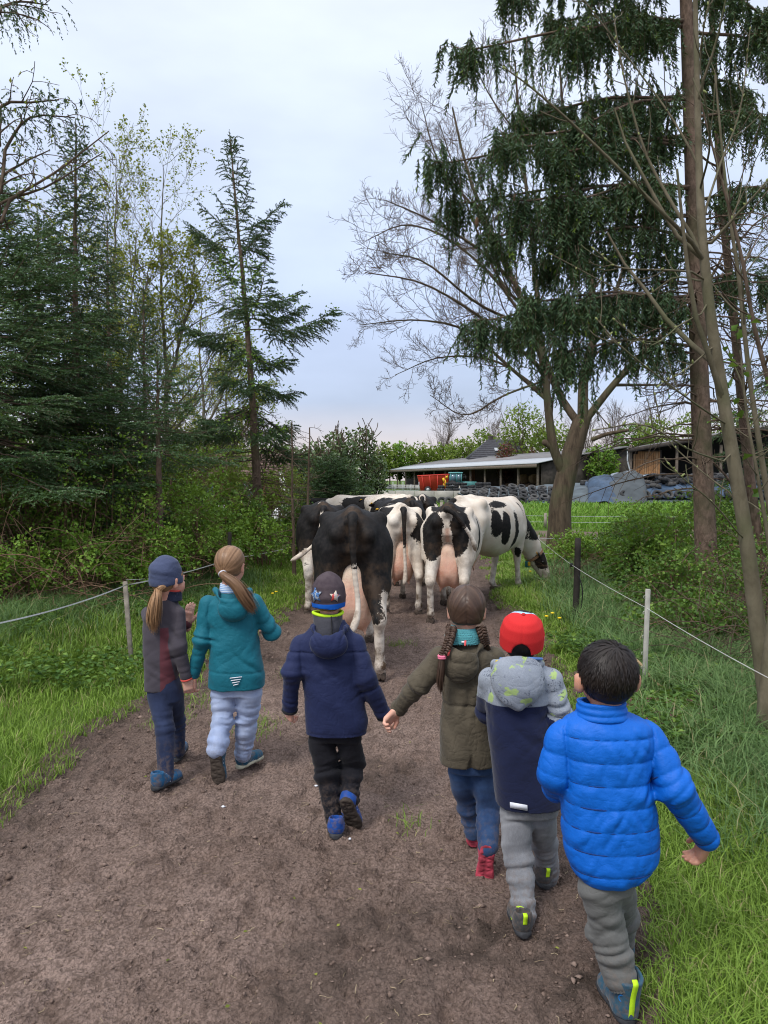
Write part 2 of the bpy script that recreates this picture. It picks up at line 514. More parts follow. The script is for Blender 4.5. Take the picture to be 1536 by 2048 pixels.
def soil_material():
    t = NT('trodden_soil'); p = t.pos()
    big = t.noise(p, 0.9, 4); med = t.noise(p, 7.0, 5, 0.6); fine = t.noise(p, 55.0, 5, 0.65); mm = t.noise(t.map(p, (1, 0.45, 1)), 160.0, 3, 0.6)
    c = t.mix(t.rng(big, 0.35, 0.65), (0.235, 0.165, 0.134), (0.355, 0.258, 0.215))
    c = t.mix(t.math('MULTIPLY', t.rng(med, 0.34, 0.52, 1, 0), .85), c, (0.165, 0.115, 0.093))
    c = t.mix(t.math('MULTIPLY', t.rng(fine, 0.55, 0.72), 0.55), c, (0.33, 0.245, 0.205))
    c = t.mix(t.math('MULTIPLY', t.rng(fine, 0.45, 0.33), 0.75), c, (0.090, 0.062, 0.048))
    vo = t.n('TexVoronoi'); vo.inputs['Scale'].default_value = 75.0; t.L(t.map(p, (1, .75, 1)), vo.inputs['Vector']); vd = vo.outputs['Distance']
    c = t.mix(t.math('MULTIPLY', t.rng(vd, .45, .75), .55), c, (0.075, 0.051, 0.040))
    d = t.attr('damp')
    c = t.mix(t.math('MULTIPLY', d, t.rng(med, 0.35, 0.6)), c, (0.085, 0.062, 0.050))
    b = t.bump(t.rng(vd, 0, .7, 1, 0), 0.8, 0.014); b = t.bump(mm, 0.7, 0.010, b); b = t.bump(fine, 1.0, 0.030, b); b = t.bump(t.noise(t.map(p, (1, .6, 1)), 24.0, 4, .6), .7, .03, b); t.bump(med, 0.35, 0.03, b)
    return t.fin(c, 0.93, 0.15)
def ground_material():
    t = NT('meadow_ground'); p = t.pos()
    a = t.noise(p, 0.35, 5); b = t.noise(p, 5.0, 5, 0.6); f = t.noise(p, 40.0, 4, 0.6)
    grass = t.mix(t.rng(b, 0.35, 0.65), (0.055, 0.095, 0.018), (0.105, 0.155, 0.034))
    soil = t.mix(t.rng(f, 0.35, 0.65), (0.10, 0.070, 0.052), (0.20, 0.145, 0.112))
    s = t.attr('soil'); m = t.rng(t.math('ADD', s, t.rng(b, 0.2, 0.8, -0.45, 0.45)), 0.42, 0.58)
    litter = t.mix(t.rng(f, 0.4, 0.6), (0.055, 0.040, 0.024), (0.115, 0.085, 0.052))
    w = t.attr('litter')
    c = t.mix(m, grass, soil); c = t.mix(w, c, litter)
    bb = t.bump(f, 0.6, 0.02); t.bump(b, 0.4, 0.05, bb)
    return t.fin(c, 0.95, 0.12)
M_SOIL = soil_material(); M_GROUND = ground_material()

def build_path():
    ys = [0.9]
    while ys[-1] < 27: ys.append(ys[-1] + max(0.011, 0.0095 * ys[-1]))
    ys = np.array(ys); u = np.linspace(0, 1, 220)
    l = path_l(ys) - 0.42; r = path_r(ys) + 0.42
    X = l[:, None] * (1 - u) + r[:, None] * u; Y = np.repeat(ys[:, None], len(u), 1)
    Z = path_z(X, Y)
    i = inside(X, Y)
    pp = np.stack([X, Y, 0 * X], -1)
    damp = sstep(0.75, 0.05, i) * 0.9 + 0.75 * sstep(0.08, 0.40, fbm(pp, 1.1, 3, 13.0))
    n, m = X.shape
    k = np.arange(n * m).reshape(n, m)
    q = np.stack([k[:-1, :-1], k[:-1, 1:], k[1:, 1:], k[1:, :-1]], -1).reshape(-1, 4)
    me = mesh_np('path', np.stack([X, Y, Z], -1).reshape(-1, 3), q, True, {'damp': np.clip(damp, 0, 1).ravel()})
    tag(obj('path', me, M_SOIL), kind='structure')
build_path()

def build_ground():
    def axis(segs):
        out = []
        for a, b, s in segs: out.append(np.arange(a, b, s))
        return np.unique(np.concatenate(out).round(3))
    xs = axis([(-1500, -60, 120), (-60, -9, 3), (-9, 7, 0.17), (7, 60, 1.5), (60, 1501, 120)])
    ys = axis([(-60, -2, 4), (-2, 14, 0.17), (14, 30, 0.4), (30, 80, 2), (80, 220, 8), (220, 2200, 120)])
    X, Y = np.meshgrid(xs, ys)
    Z = gz(X, Y); i = inside(X, Y)
    Z = Z - 0.14 * sstep(0.0, 0.12, i) * (1 - sstep(22, 26, Y)) - 0.03 * sstep(0.02, -0.02, i) * 0
    pp = np.stack([X, Y, 0 * X], -1)
    band = np.exp(-((Y - 24 - 2.0 * noise3(pp, 0.3)) / 3.4) ** 2) * (X > 1.5)                  # strip of bare soil by the far fence
    band2 = 0.8 * np.exp(-((Y - 17.5) / 1.2) ** 2) * (X > 2.0)
    edge = sstep(-0.45, 0.0, i) * (Y < 26)
    soil = np.clip(edge * 0.55 + 0.95 * band + 0.5 * band2, 0, 1)
    lit = sstep(-0.9, -1.9, i) * (X < 0) * (Y < 26) + (sstep(2.9, 3.7, X - 0.05 * (Y - 5)) * (Y < 13))
    n, m = X.shape; k = np.arange(n * m).reshape(n, m)
    q = np.stack([k[:-1, :-1], k[:-1, 1:], k[1:, 1:], k[1:, :-1]], -1).reshape(-1, 4)
    me = mesh_np('ground', np.stack([X, Y, Z], -1).reshape(-1, 3), q, True, {'soil': soil.ravel(), 'litter': np.clip(lit, 0, 1).ravel()})
    tag(obj('ground', me, M_GROUND), kind='structure')
build_ground()
# ------------------------------------------------------------------ people
def cloth(name, col, rough=0.85, sheen=0.15, var=0.12, bump=0.25, bsc=38.0, bd=0.006, spec=0.25, sc=5.0, crease=0.22):
    if name in MATS: return MATS[name]
    t = NT(name); co = t.co()
    n1 = t.noise(co, sc, 5, 0.6); n2 = t.noise(co, 700, 2, 0.5)
    f = t.math('MULTIPLY', t.rng(n1, 0.3, 0.7, 1 - var, 1 + var), t.rng(n2, 0.3, 0.7, 0.9, 1.1))
    x = t.n('VectorMath', operation='SCALE'); x.inputs[0].default_value = col; t.L(f, x.inputs['Scale'])
    b = t.bump(n2, 0.15, 0.001); b = t.bump(t.noise(t.map(co, (1, 1, 1.6)), bsc, 3, 0.5), bump, bd, b)
    w1 = t.noise(t.map(co, (1, 1, 1.5), (.5, .3, .4)), 11, 2, .45, .8); w2 = t.noise(t.map(co, (1.4, 1, .8), (-.6, .2, -.5)), 16, 2, .45, .6)
    rd = lambda w: t.math('POWER', t.math('ABSOLUTE', t.math('SUBTRACT', w, .5)), .6)
    t.bump(t.math('ADD', rd(w1), rd(w2)), crease, .014, b)
    MATS[name] = t.fin(muddy(t, x.outputs[0]), rough, spec, **{'Sheen Weight': sheen, 'Sheen Roughness': 0.4}); return MATS[name]

def muddy(t, c):
    z = t.n('SeparateXYZ'); t.L(t.co(), z.inputs[0])
    m = t.math('MULTIPLY', t.rng(z.outputs[2], .02, .30, 1, 0), t.rng(t.noise(t.co(), 38, 4, .65), .46, .62))
    return t.mix(t.math('MULTIPLY', m, .75), c, (.15, .105, .08))
def denim(name, col, fade):
    if name in MATS: return MATS[name]
    t = NT(name); co = t.co()
    n1 = t.noise(t.map(co, (1, 1, 0.5)), 9, 5, 0.6); n2 = t.noise(t.map(co, (1, 1, 0.25)), 420, 3, 0.6)
    c = t.mix(t.rng(n1, 0.40, 0.66), col, fade); c = t.mix(t.math('MULTIPLY', t.rng(n2, 0.4, 0.7), 0.35), c, fade)
    b = t.bump(n2, 0.2, 0.001); t.bump(t.noise(co, 45, 3), 0.3, 0.006, b)
    MATS[name] = t.fin(muddy(t, c), 0.9, 0.2, **{'Sheen Weight': 0.1}); return MATS[name]

def skin_material(name, col, red):
    t = NT(name); co = t.co()
    c = t.mix(t.rng(t.noise(co, 14, 4), 0.35, 0.65), col, red)
    t.bump(t.noise(co, 220, 3), 0.12, 0.001)
    return t.fin(c, 0.5, 0.35, **{'Subsurface Weight': 0.12, 'Subsurface Radius': (0.01, 0.004, 0.002), 'Subsurface Scale': 0.6})
SKIN_PALE = skin_material('pale_skin', (0.62, 0.36, 0.27), (0.60, 0.29, 0.21))
SKIN_TAN = skin_material('tan_skin', (0.50, 0.27, 0.19), (0.52, 0.24, 0.16))

def hair_material(name, dark, light, rough=0.42):
    t = NT(name); co = t.co()
    r = t.attr('rnd'); n = t.noise(co, 60, 3)
    c = t.mix(t.rng(t.math('ADD', r, t.rng(n, 0.3, 0.7, -0.12, 0.12)), -0.2, 1.25), dark, light)
    t.bump(t.noise(t.map(co, (1, 1, 0.15)), 260, 3), 0.12, 0.003)
    return t.fin(c, rough, 0.28)
HAIR_BLACK = hair_material('black_brown_hair', (0.009, 0.0065, 0.006), (0.022, 0.015, 0.012), 0.5)
HAIR_BROWN = hair_material('dark_brown_hair', (0.035, 0.020, 0.014), (0.105, 0.062, 0.042))
HAIR_LIGHT = hair_material('light_brown_hair', (0.13, 0.070, 0.038), (0.36, 0.215, 0.12))
HAIR_BLOND = hair_material('dark_blond_hair', (0.20, 0.105, 0.050), (0.55, 0.33, 0.17))
M_SOLE = mat_simple('muddy_rubber_sole', (0.055, 0.042, 0.033), 0.9, 0.45, 30, 0.6, 150, 0.004)
M_SOLE_DARK = mat_simple('dark_rubber_sole', (0.035, 0.036, 0.040), 0.85, 0.35, 25, 0.4, 150, 0.003)
M_SOLE_PALE = mat_simple('pale_rubber_sole', (0.42, 0.40, 0.30), 0.85, 0.4, 25, 0.3, 150, 0.003)
M_WHITE_PRINT = mat_simple('pale_reflective_print', (0.72, 0.74, 0.80), 0.45, 0.05, 20, 0, 0)
M_LIME = mat_simple('lime_fabric', (0.50, 0.78, 0.02), 0.75, 0.12, 20, 0.2, 90)

def fold_fn(items, amp0=0.004, sc0=8.0, seed=0.0):
    """creased cloth; items: (centre, fold-normal axis, wavelength, amplitude, reach, twist)"""
    def disp(p):
        wx = .022 * fbm(p, 5.0, 2, 31 + seed); wy = .022 * fbm(p, 5.0, 2, 57 + seed)
        d = -amp0 * fbm(p, sc0, 2, seed)
        for i, (c, ax, wl, amp, rad, tw) in enumerate(items):
            ax = unit(ax); sd = unit(np.cross(ax, V(0, 1, 0.01))); dp = np.cross(ax, sd)
            q = p - c; w = np.exp(-((q * q).sum(-1)) / (rad * rad))
            t = q @ ax + wx; u = q @ sd + wy; v_ = q @ dp
            g = np.stack([t / wl * .95 + .30 * tw * u / wl, u / wl * .11, v_ / wl * .13], -1)
            n1 = noise3(g, 1.0, 3.7 * i + seed); n2 = noise3(g * V(2.1, 1.6, 1.6), 1.0, 17 + 2.3 * i)
            d = d - 1.35 * amp * w * (1.9 * np.abs(n1) ** .75 - .66 + .3 * n2)
        return d
    return disp

def fin_mesh(name, vf, mat, parent, attrs=None):
    v, f = vf
    return obj(name, mesh_np(name, v, f, True, attrs), mat, parent)

def add_hand(s, W, d, n, thumb, sc=1.0, curl=(0.5, 0.6, 0.5), spread=0.06, side=None):
    """wrist, pointing direction, palm normal (curl side), thumb side +-1"""
    d = unit(d); n = np.asarray(n, float); n = unit(n - d * (n @ d)); x = np.cross(d, n) * thumb
    Rm = np.stack([x, d, n], 1)
    s.cap(W - d * .03, W + d * .015, .021 * sc, .020 * sc, .01)
    s.box(W + d * .040 * sc, V(.030, .036, .0135) * sc, .012 * sc, Rm, .012)
    for i, (o, L) in enumerate(((.0225, .052), (.0078, .060), (-.0072, .056), (-.0215, .044))):
        b = W + (d * .070 + x * o) * sc; dd = unit(d + x * o * spread * 60 * .3); pts = [b]; a = 0
        for j, fr in enumerate((0.45, 0.32, 0.23)):
            a += curl[j] * (1 + 0.12 * (i - 1)); pts.append(pts[-1] + (dd * math.cos(a) + n * math.sin(a)) * L * fr * sc)
        s.chain(pts, [.0082 * sc, .0076 * sc, .0070 * sc, .0060 * sc], .003)
    b = W + (d * .022 + x * .024) * sc; m = b + (d * .024 + x * .018 + n * .012) * sc
    e = m + (d * .024 + x * .004 + n * .010) * sc
    s.chain([b, m, e], [.0125 * sc, .0095 * sc, .0075 * sc], .006)

def head_sdf(C, F, sc=1.0, ears=True, ear_out=1.0):
    """C centre, F 3x3 columns right, forward, up"""
    s = SDF(); W = lambda x, y, z: C + F @ (V(x, y, z) * sc)
    r = lambda *a: V(*a) * sc
    s.ell(W(0, -.012, .020), r(.073, .090, .080), F, 0)
    s.ell(W(0, .030, -.035), r(.058, .060, .072), F, .03 * sc)
    s.ell(W(0, .048, -.078), r(.036, .033, .028), F, .025 * sc)
    for q in (-1, 1):
        s.ell(W(q * .033, .055, -.045), r(.028, .028, .03), F, .02 * sc)
        s.ell(W(q * .031, .098, .004), r(.017, .016, .012), F, .016 * sc, 's')
        s.ell(W(q * .031, .076, .002), r(.0125, .0125, .0115), F, .004 * sc)
        s.cap(W(q * .018, .089, .019), W(q * .045, .078, .019), .006 * sc, .004 * sc, .008 * sc)
        if ears:
            E = F @ euler(0, q * 0.15, q * -0.45)
            s.ell(W(q * (.071 + .010 * ear_out), -.008, -.018), r(.009 * ear_out, .021, .033), E, .008 * sc)
            s.ell(W(q * (.083 + .010 * ear_out), .004, -.014), r(.007, .010, .017), E, .006 * sc, 's')
    s.chain([W(0, .086, -.002), W(0, .100, -.028), W(0, .092, -.036)], [.008 * sc, .0125 * sc, .011 * sc], .012 * sc)
    s.ell(W(0, .083, -.062), r(.022, .012, .006), F, .008 * sc); s.ell(W(0, .082, -.071), r(.018, .011, .006), F, .006 * sc)
    return s

def head_frame(yaw=0, pitch=0, roll=0):
    return euler(R(pitch), R(roll), -R(yaw)) if True else None

def ribbons(paths, width, nrm_c, seed=0, rnd=None):
    """paths (B,N,3) hair strands as tapered flat strips facing away from nrm_c (a point or (B,N,3) normals)"""
    B, N, _ = paths.shape
    T = np.gradient(paths, axis=1); T = unit(T)
    nr = unit(paths - nrm_c) if np.ndim(nrm_c) == 1 else nrm_c
    S = unit(np.cross(T, nr))
    tp = np.interp(np.linspace(0, 1, N), [0, .15, .7, 1], [0.7, 1, 0.9, 0.12])
    w = (np.asarray(width).reshape(-1, 1) if np.ndim(width) else width) * tp[None]
    L = paths - S * w[..., None] / 2; Rr = paths + S * w[..., None] / 2
    v = np.stack([L, Rr], 2).reshape(-1, 3)
    k = np.arange(B * N * 2).reshape(B, N, 2)
    q = np.stack([k[:, :-1, 0], k[:, :-1, 1], k[:, 1:, 1], k[:, 1:, 0]], -1).reshape(-1, 4)
    rnd = np.random.default_rng(seed).random(B) if rnd is None else rnd
    return v, q, np.repeat(rnd, N * 2)

def join_geo(parts):
    """list of (v, f, rnd) -> one"""
    vs, fs, rs, n = [], {}, [], 0
    for v, f, r in parts:
        vs.append(v); fs.setdefault(f.shape[1], []).append(f + n); n += len(v); rs.append(np.broadcast_to(r, (len(v),)))
    return np.concatenate(vs), [np.concatenate(x) for x in fs.values()], np.concatenate(rs)

def hair_cap(C, F, sc, thick=.010, nape=-.060, front=.05, side_lo=-.02, h=.008, seed=0, comb=None):
    """scalp hair volume: shell over the skull, cut at the face and nape"""
    s = SDF(); W = lambda x, y, z: C + F @ (V(x, y, z) * sc)
    s.ell(W(0, -.014, .020), V(.073 + thick, .090 + thick, .080 + thick) * sc, F, 0)
    s.ell(W(0, -.040, -.030), V(.058 + thick * .6, .050 + thick * .7, .050) * sc, F, .02 * sc)
    s.box(W(0, .16, -.05), V(.2, .16 - front, .075) * sc, .01, F, .01, 's')       # face
    s.box(W(0, .02, nape - .1), V(.2, .3, .1) * sc, .01, F, .012, 's')               # nape line
    for q in (-1, 1): s.ell(W(q * .092, .004, -.028), V(.030, .036, .046) * sc, F, .01, 's')   # round the ears
    if comb is None:
        v, f = s.mesh(h, lambda p: -.004 * fbm(p, 22, 2, seed) - .002 * fbm(p, 60, 1, seed)); return v, f, np.full(len(v), .22)
    def strands(p):                                     # combed towards the tie (or the nearer of two), parted between two
        l = (p - C) @ F / sc; best = None
        for tie in comb:
            e = unit(V(0, -.014, .02) - tie); a = unit(np.cross(e, V(0, 0, 1))); b = np.cross(e, a); q = l - tie
            n = noise3(np.stack([np.arctan2(q @ a, q @ b) * 11, np.linalg.norm(q, axis=-1) * 7, 0 * q[..., 0]], -1), 1.0, seed) * .6 + .4 * noise3(np.stack([np.arctan2(q @ a, q @ b) * 27, np.linalg.norm(q, axis=-1) * 9, 0 * q[..., 0]], -1), 1.0, seed + 3)
            best = n if best is None else np.where(l[..., 0] * np.sign(tie[0]) > 0, n, best)
        return best, np.exp(-(l[..., 0] / .0028) ** 2) * (len(comb) > 1)
    def disp(p):
        n, part = strands(p); return -.0030 * n + .004 * part
    v, f = s.mesh(.0048, disp); n, part = strands(v)
    return v, f, np.clip(.42 + .75 * n - .2 * part, 0, 1)

NS = 7
def scalp_strands(C, F, sc, whorl, n, length, thick=.012, width=.003, seed=0, zmin=-.055, ymax=.055, target=None, lift=.004, noise=.006):
    """strands lying on the skull, flowing away from the whorl, or towards a target (local points)"""
    g = np.random.default_rng(seed)
    rad = V(.073 + thick, .090 + thick, .080 + thick); c0 = V(0, -.014, .020)
    u = unit(g.normal(size=(n * 3, 3))); p = c0 + u * rad
    keep = (p[:, 2] > zmin) & (p[:, 1] < ymax) & ~((np.abs(p[:, 0]) > .05) & (p[:, 2] < -.0) & (p[:, 1] > -.03))
    p = p[keep][:n]; m = len(p); N = NS; path = np.zeros((m, N, 3)); cur = p.copy()
    ln = length * (0.7 + 0.6 * g.random(m))
    wob = g.normal(size=(m, 3)) * .35
    for i in range(N):
        path[:, i] = cur
        nr = unit((cur - c0) / rad ** 2)
        if target is None: d = cur - whorl + V(0, 0, -.35) * .12 * (i + 1) / N
        else: d = target - cur
        dist = np.linalg.norm(d, axis=1, keepdims=True)
        d = unit(unit(d) + wob * noise * 40 * (1 if target is None else .5)); d = unit(d - nr * (d * nr).sum(1, keepdims=True))
        st = (ln / (N - 1))[:, None]
        if target is not None: st = np.minimum(st, dist * .4)
        cur = cur + d * st
        e = (cur - c0) / rad; cur = c0 + unit(e) * rad * (1 + lift / .08 * (i / N) * g.random((m, 1)))
    out = C + (path * sc) @ F.T
    return ribbons(out, width * sc * (0.6 + 0.8 * g.random(m)), C, seed)

def tail_strands(path, rad, n, width=.004, seed=0, wave=.3, frizz=.004):
    """a bundle of strands following path (K,3); rad (K,)"""
    g = np.random.default_rng(seed); N = 14
    base = smooth_path(np.column_stack([path, rad]), N); c, r = base[:, :3], base[:, 3]
    T = unit(np.gradient(c, axis=0)); U = unit(np.cross(T, V(0.2, 1, 0.1))); W = np.cross(T, U)
    a = g.random(n) * 2 * math.pi; q = np.sqrt(g.random(n)) * .5 + .5
    tw = wave * g.normal(size=n)
    ang = a[:, None] + tw[:, None] * np.linspace(0, 1, N)[None]
    off = (U[None] * np.cos(ang)[..., None] + W[None] * np.sin(ang)[..., None]) * (r[None] * q[:, None])[..., None]
    end = 0.75 + 0.25 * g.random(n)
    idx = np.linspace(0, 1, N)[None] * end[:, None] * (N - 1); i0 = np.minimum(idx.astype(int), N - 2); f = (idx - i0)[..., None]
    pts = c[None] + off
    k = np.arange(n)[:, None]; pts = pts[k, i0] * (1 - f) + pts[k, i0 + 1] * f
    pts += frizz * g.normal(size=(n, 1, 3)) * np.linspace(0, 1, N)[None, :, None]
    nr = unit(off + 1e-6)
    nr = nr[k, i0]
    return ribbons(pts, width * (0.6 + 0.8 * g.random(n)), nr, seed)

def put_shoe(kind, parent, heel, toe, right, mats, L=None, label=None, tab=None, h=.005):
    """heel/toe: sole points; right: direction of the shoe's right side"""
    heel, toe = np.asarray(heel, float), np.asarray(toe, float)
    L = np.linalg.norm(toe - heel) if L is None else L
    F = frame(toe - heel, right); o = toe - F[:, 1] * L; k = L / .21
    up, sole, lining, lace = mats
    W = lambda v: (np.asarray(v) * k) @ F.T + o
    s = SDF()
    s.ell((0, .036, .050), (.034, .040, .048), None, 0)
    s.cap((0, .045, .046), (0, .120, .034), .036, .035, .02)
    s.ell((0, .158, .031), (.039, .050, .030), None, .02)
    if kind == 'boot':
        s.loft((0, .036, .03), (0, .024, .155), [(0, 0, 0, .036, .046), (.5, 0, 0, .039, .046), (.8, 0, 0, .045, .052), (1, 0, 0, .048, .056)], k=.02)
        s.loft((0, .034, .10), (0, .022, .20), [(0, 0, 0, .034, .042), (1, 0, 0, .040, .048)], k=.004, op='s')
    else:
        s.cap((0, .036, .05), (0, .030, .084), .037, .036, .015)
        s.cap((0, .036, .085), (0, .030, .13), .028, .034, .006, 's')
    s.box((0, .1, -.02), (.1, .2, .034), .0, None, .004, 's')
    v, f = s.mesh(h, lambda p: -.0022 * fbm(p, 38, 2, 3))
    u = fin_mesh('shoe' if kind == 'shoe' else 'boot', (W(v), f), up, parent)
    if label: u['label'] = label
    s = SDF()
    s.loft((0, -.008, .012), (0, .212, .014), [(0, 0, 0, .012, .011), (.06, 0, 0, .030, .014), (.2, 0, 0, .0355, .0155), (.45, .0, 0, .034, .014), (.72, 0, 0, .0425, .014), (.9, 0, 0, .037, .014), (1, 0, .002, .012, .009)], k=0, n=3.0)
    for i in range(9): s.box((0, .012 + .0225 * i, -.004), (.06, .0045, .008), .001, euler(0, 0, .25 * (-1) ** i), .002, 's')
    s.box((0, .1, -.004), (.005, .085, .007), .001, None, .002, 's')
    v, f = s.mesh(h)
    fin_mesh('sole', (W(v), f), sole, u)
    m = MB()                                                            # laces / straps across the instep
    for i in range(4):
        y = .085 + .018 * i; z = .078 - .008 * i if kind == 'shoe' else .078 - .008 * i
        m.tube(W([(-.022, y - .006, z - .012), (-.012, y, z - .001), (0, y + .003, z + .002), (.012, y, z - .001), (.022, y - .006, z - .012)]), .0022 * k, 5)
        m.tube(W([(.022, y - .006, z - .012), (.030, y - .02, z - .026), (.0345, y - .032, z - .038)]), .0018 * k, 5)
        m.tube(W([(-.022, y - .006, z - .012), (-.030, y - .02, z - .026), (-.0345, y - .032, z - .038)]), .0018 * k, 5)
    m.build('lace', lace, u, True)
    if tab is not None:
        m = MB(); z1 = .162 if kind == 'boot' else .10
        yb = -.008
        pts = [(0, yb - .001, .060), (0, yb - .004, .075), (0, yb - .010, .092), (0, yb - .008, .102), (0, yb + .006, .104)]
        if kind == 'boot': pts = [(0, -.011, .030), (0, -.017, .06), (0, -.023, .10), (0, -.037, .14), (0, -.043, .160), (0, -.032, .170)]
        pp = smooth_path(pts, 14); w = .0085; t = V(0, .0022, 0); n_ = len(pp)
        rows_ = np.stack([pp + V(-w, 0, 0), pp + V(w, 0, 0), pp + V(w, 0, 0) + t, pp + V(-w, 0, 0) + t], 1); kx = np.arange(n_ * 4).reshape(n_, 4)
        m.add(W(rows_.reshape(-1, 3)), np.stack([kx[:-1], np.roll(kx[:-1], -1, 1), np.roll(kx[1:], -1, 1), kx[1:]], -1).reshape(-1, 4), kx[[0, -1]])
        m.build('pull_tab', tab, u)
    return u, W

class Kid:
    def __init__(k, label, D, px, skin):
        k.D = D; k.root = P(px, 1500, D); k.root[2] = 0
        k.t = thing('person', label, 'person', tuple(k.root)); k.skin = skin
        k.body = SDF(); k.fine = []
    def J(k, px, py, dy=0.0): return P(px, py, k.D + dy) - k.root
    def torso_stations(k, st):
        """(py, pxL, pxR, depth half, dy) from the hem up"""
        rows = []
        for py, l, r, ry, dy in st:
            a, b = k.J(l, py, dy), k.J(r, py, dy)
            rows.append((a[2], (a[0] + b[0]) / 2, dy, (b[0] - a[0]) / 2, ry))
        return rows
    def loft_rows(k, s, rows, kk=.03, n=2.4, op='u', grow=0.0):
        z0, z1 = rows[0][0], rows[-1][0]
        st = [((z - z0) / (z1 - z0), cx, cy, rx + grow, ry + grow) for z, cx, cy, rx, ry in rows]
        s.loft(V(0, 0, z0), V(0, 0, z1), st, (1, 0, 0), kk, n, op)
    def limb(k, spec):
        """[(px,py,dy,r)] -> points, radii"""
        return [k.J(a, b, c) for a, b, c, r in spec], [r for *_, r in spec]
    def make_body(k, rows, arms, legs, head, hands):
        s = SDF()
        k.loft_rows(s, [(z, cx, cy, rx * .8, ry * .72) for z, cx, cy, rx, ry in rows], 0)
        for pts, rs in arms: s.chain(pts, [r * .6 for r in rs], .015)
        for pts, rs in legs: s.chain(pts, [r * .72 for r in rs], .02)
        C, F, sc = head
        N = C + F @ (V(0, -.035, -.055) * sc)
        top = V(rows[-1][1], rows[-1][2], rows[-1][0])
        s.cap(N, top - V(0, 0, .06), .040 * sc, .046 * sc, .02)
        v0, f0 = s.mesh(.02)
        hs = head_sdf(C, F, sc, True, k.ear); hs.cap(N, top - V(0, 0, .03), .040 * sc, .042 * sc, .025)
        parts = [(v0, f0, 0)]
        v1, f1 = hs.mesh(.0068); parts.append((v1, f1, 0))
        for hd in hands:
            q = SDF(); add_hand(q, *hd[:4], **hd[4]); v2, f2 = q.mesh(.0036); parts.append((v2, f2, 0))
        v, f, _ = join_geo(parts)
        return obj('body', mesh_np('body', v, f), k.skin, k.t)

def hood_sdf(k, s, L, B, Rr, low, w, depth, r=.016):
    """rim runs L -> B -> Rr (points behind the neck), pouch hangs to low"""
    mid = (L + Rr) / 2
    s.ell((B + low) / 2 + V(0, .02, .0), V(w, depth, max(.05, (B[2] - low[2]) * .5 + .045)), None, .03)
    rim = smooth_path([L + V(.0, .06, -.045), L + V(0, .012, -.012), (L * .45 + B * .55) + V(0, -.018, -.012), B, (Rr * .45 + B * .55) + V(0, -.018, -.012), Rr + V(0, .012, -.012), Rr + V(0, .06, -.045)], 15)
    s.chain(rim, [r * (1 - .45 * abs(i / 7 - 1) ** 3) for i in range(15)], .016)
    s.ell(V(mid[0], (B[1] + mid[1]) / 2 + .012, B[2] + .058), V(w * .80, abs(B[1] - mid[1]) / 2 + .022, .070), None, .008, 's')
def jacket_disp(rows, its, amp0, sc0, seed, nf=9):
    """folds across the back plus the armhole seams"""
    g = np.random.default_rng(int(seed * 7 + 3)); R_ = np.array(sorted(rows)); z0, z1 = R_[0, 0], R_[-1, 0]; its = list(its)
    for i in range(nf):
        z = z0 + (z1 - z0) * g.uniform(.08, .75); hw, ry = np.interp(z, R_[:, 0], R_[:, 3]), np.interp(z, R_[:, 0], R_[:, 4]); x = g.uniform(-.85, .85) * hw
        its.append((V(np.interp(z, R_[:, 0], R_[:, 1]) + x, -ry * .9, z), V(g.choice([-1, 1]) * g.uniform(.3, 1.0), 0, g.uniform(.3, 1)), g.uniform(.045, .085), g.uniform(.0028, .0055), g.uniform(.06, .11), g.uniform(-.5, .5)))
    base = fold_fn(its, amp0, sc0, seed); za = z0 + (z1 - z0) * .50
    def f(p):
        hw = np.interp(p[..., 2], R_[:, 0], R_[:, 3]); cx = np.interp(p[..., 2], R_[:, 0], R_[:, 1])
        return base(p) + .0040 * np.exp(-((np.abs(p[..., 0] - cx) - hw * .90) / .006) ** 2) * sstep(za, za + .05, p[..., 2])
    return f

def stitched_label(k, pts, mat, name, parent, th=.002):
    """thin quad patch lying on a surface: 4 corner points"""
    p = np.array(pts); n = unit(np.cross(p[1] - p[0], p[3] - p[0]))
    m = MB(); m.add(np.vstack([p, p + n * th]), [[0, 1, 2, 3], [7, 6, 5, 4], [0, 4, 5, 1], [1, 5, 6, 2], [2, 6, 7, 3], [3, 7, 4, 0]])
    return m.build(name, mat, parent)

def surf_y(rows, z, x, grow=0.0, n=2.4):
    """y of the back of a loft at height z, side offset x (local)"""
    rows = sorted(rows); zz = [r[0] for r in rows]
    cx, cy, rx, ry = [np.interp(z, zz, [r[i] for r in rows]) for i in range(1, 5)]
    q = min(abs((x - cx) / rx), .98)
    return cy - ry * (1 - q ** n) ** (1 / n) - grow

def legs_mesh(k, legs, hip_rows, mat, name, folds, h=.006, amp0=.004, cuffs=None, label=None):
    s = SDF(); k.loft_rows(s, hip_rows, 0, 2.3)
    for pts, rs in legs:
        s.chain(pts, rs, .018)
    o = fin_mesh(name, s.mesh(h, fold_fn(folds, amp0, 9.0, k.D)), mat, k.t)
    if label: o['label'] = label
    return o

def leg_folds(legs, knee=.006, ankle=.007, wl=.028):
    it = []
    for pts, rs in legs:
        a, b = pts[-2], pts[-1]; ax = b - a
        it.append((pts[1], ax, wl, knee, .13, .25)); it.append((b - unit(ax) * .05, ax, wl * .9, ankle, .085, -.3)); it.append((pts[0] * .5 + pts[1] * .5, ax, wl * 1.5, knee * .6, .12, .5))
    return it

def arm_folds(arms, a1=.006, wl=.035):
    it = []
    for pts, rs in arms:
        m = len(pts) // 2
        it.append((pts[m], pts[-1] - pts[0], wl, a1, .10, .3)); it.append((pts[-1], pts[-1] - pts[-2], wl * .7, a1 * .7, .07, -.4)); it.append((pts[0] * .55 + pts[m] * .45, pts[-1] - pts[0], wl * 1.2, a1 * .6, .07, .9))
    return it

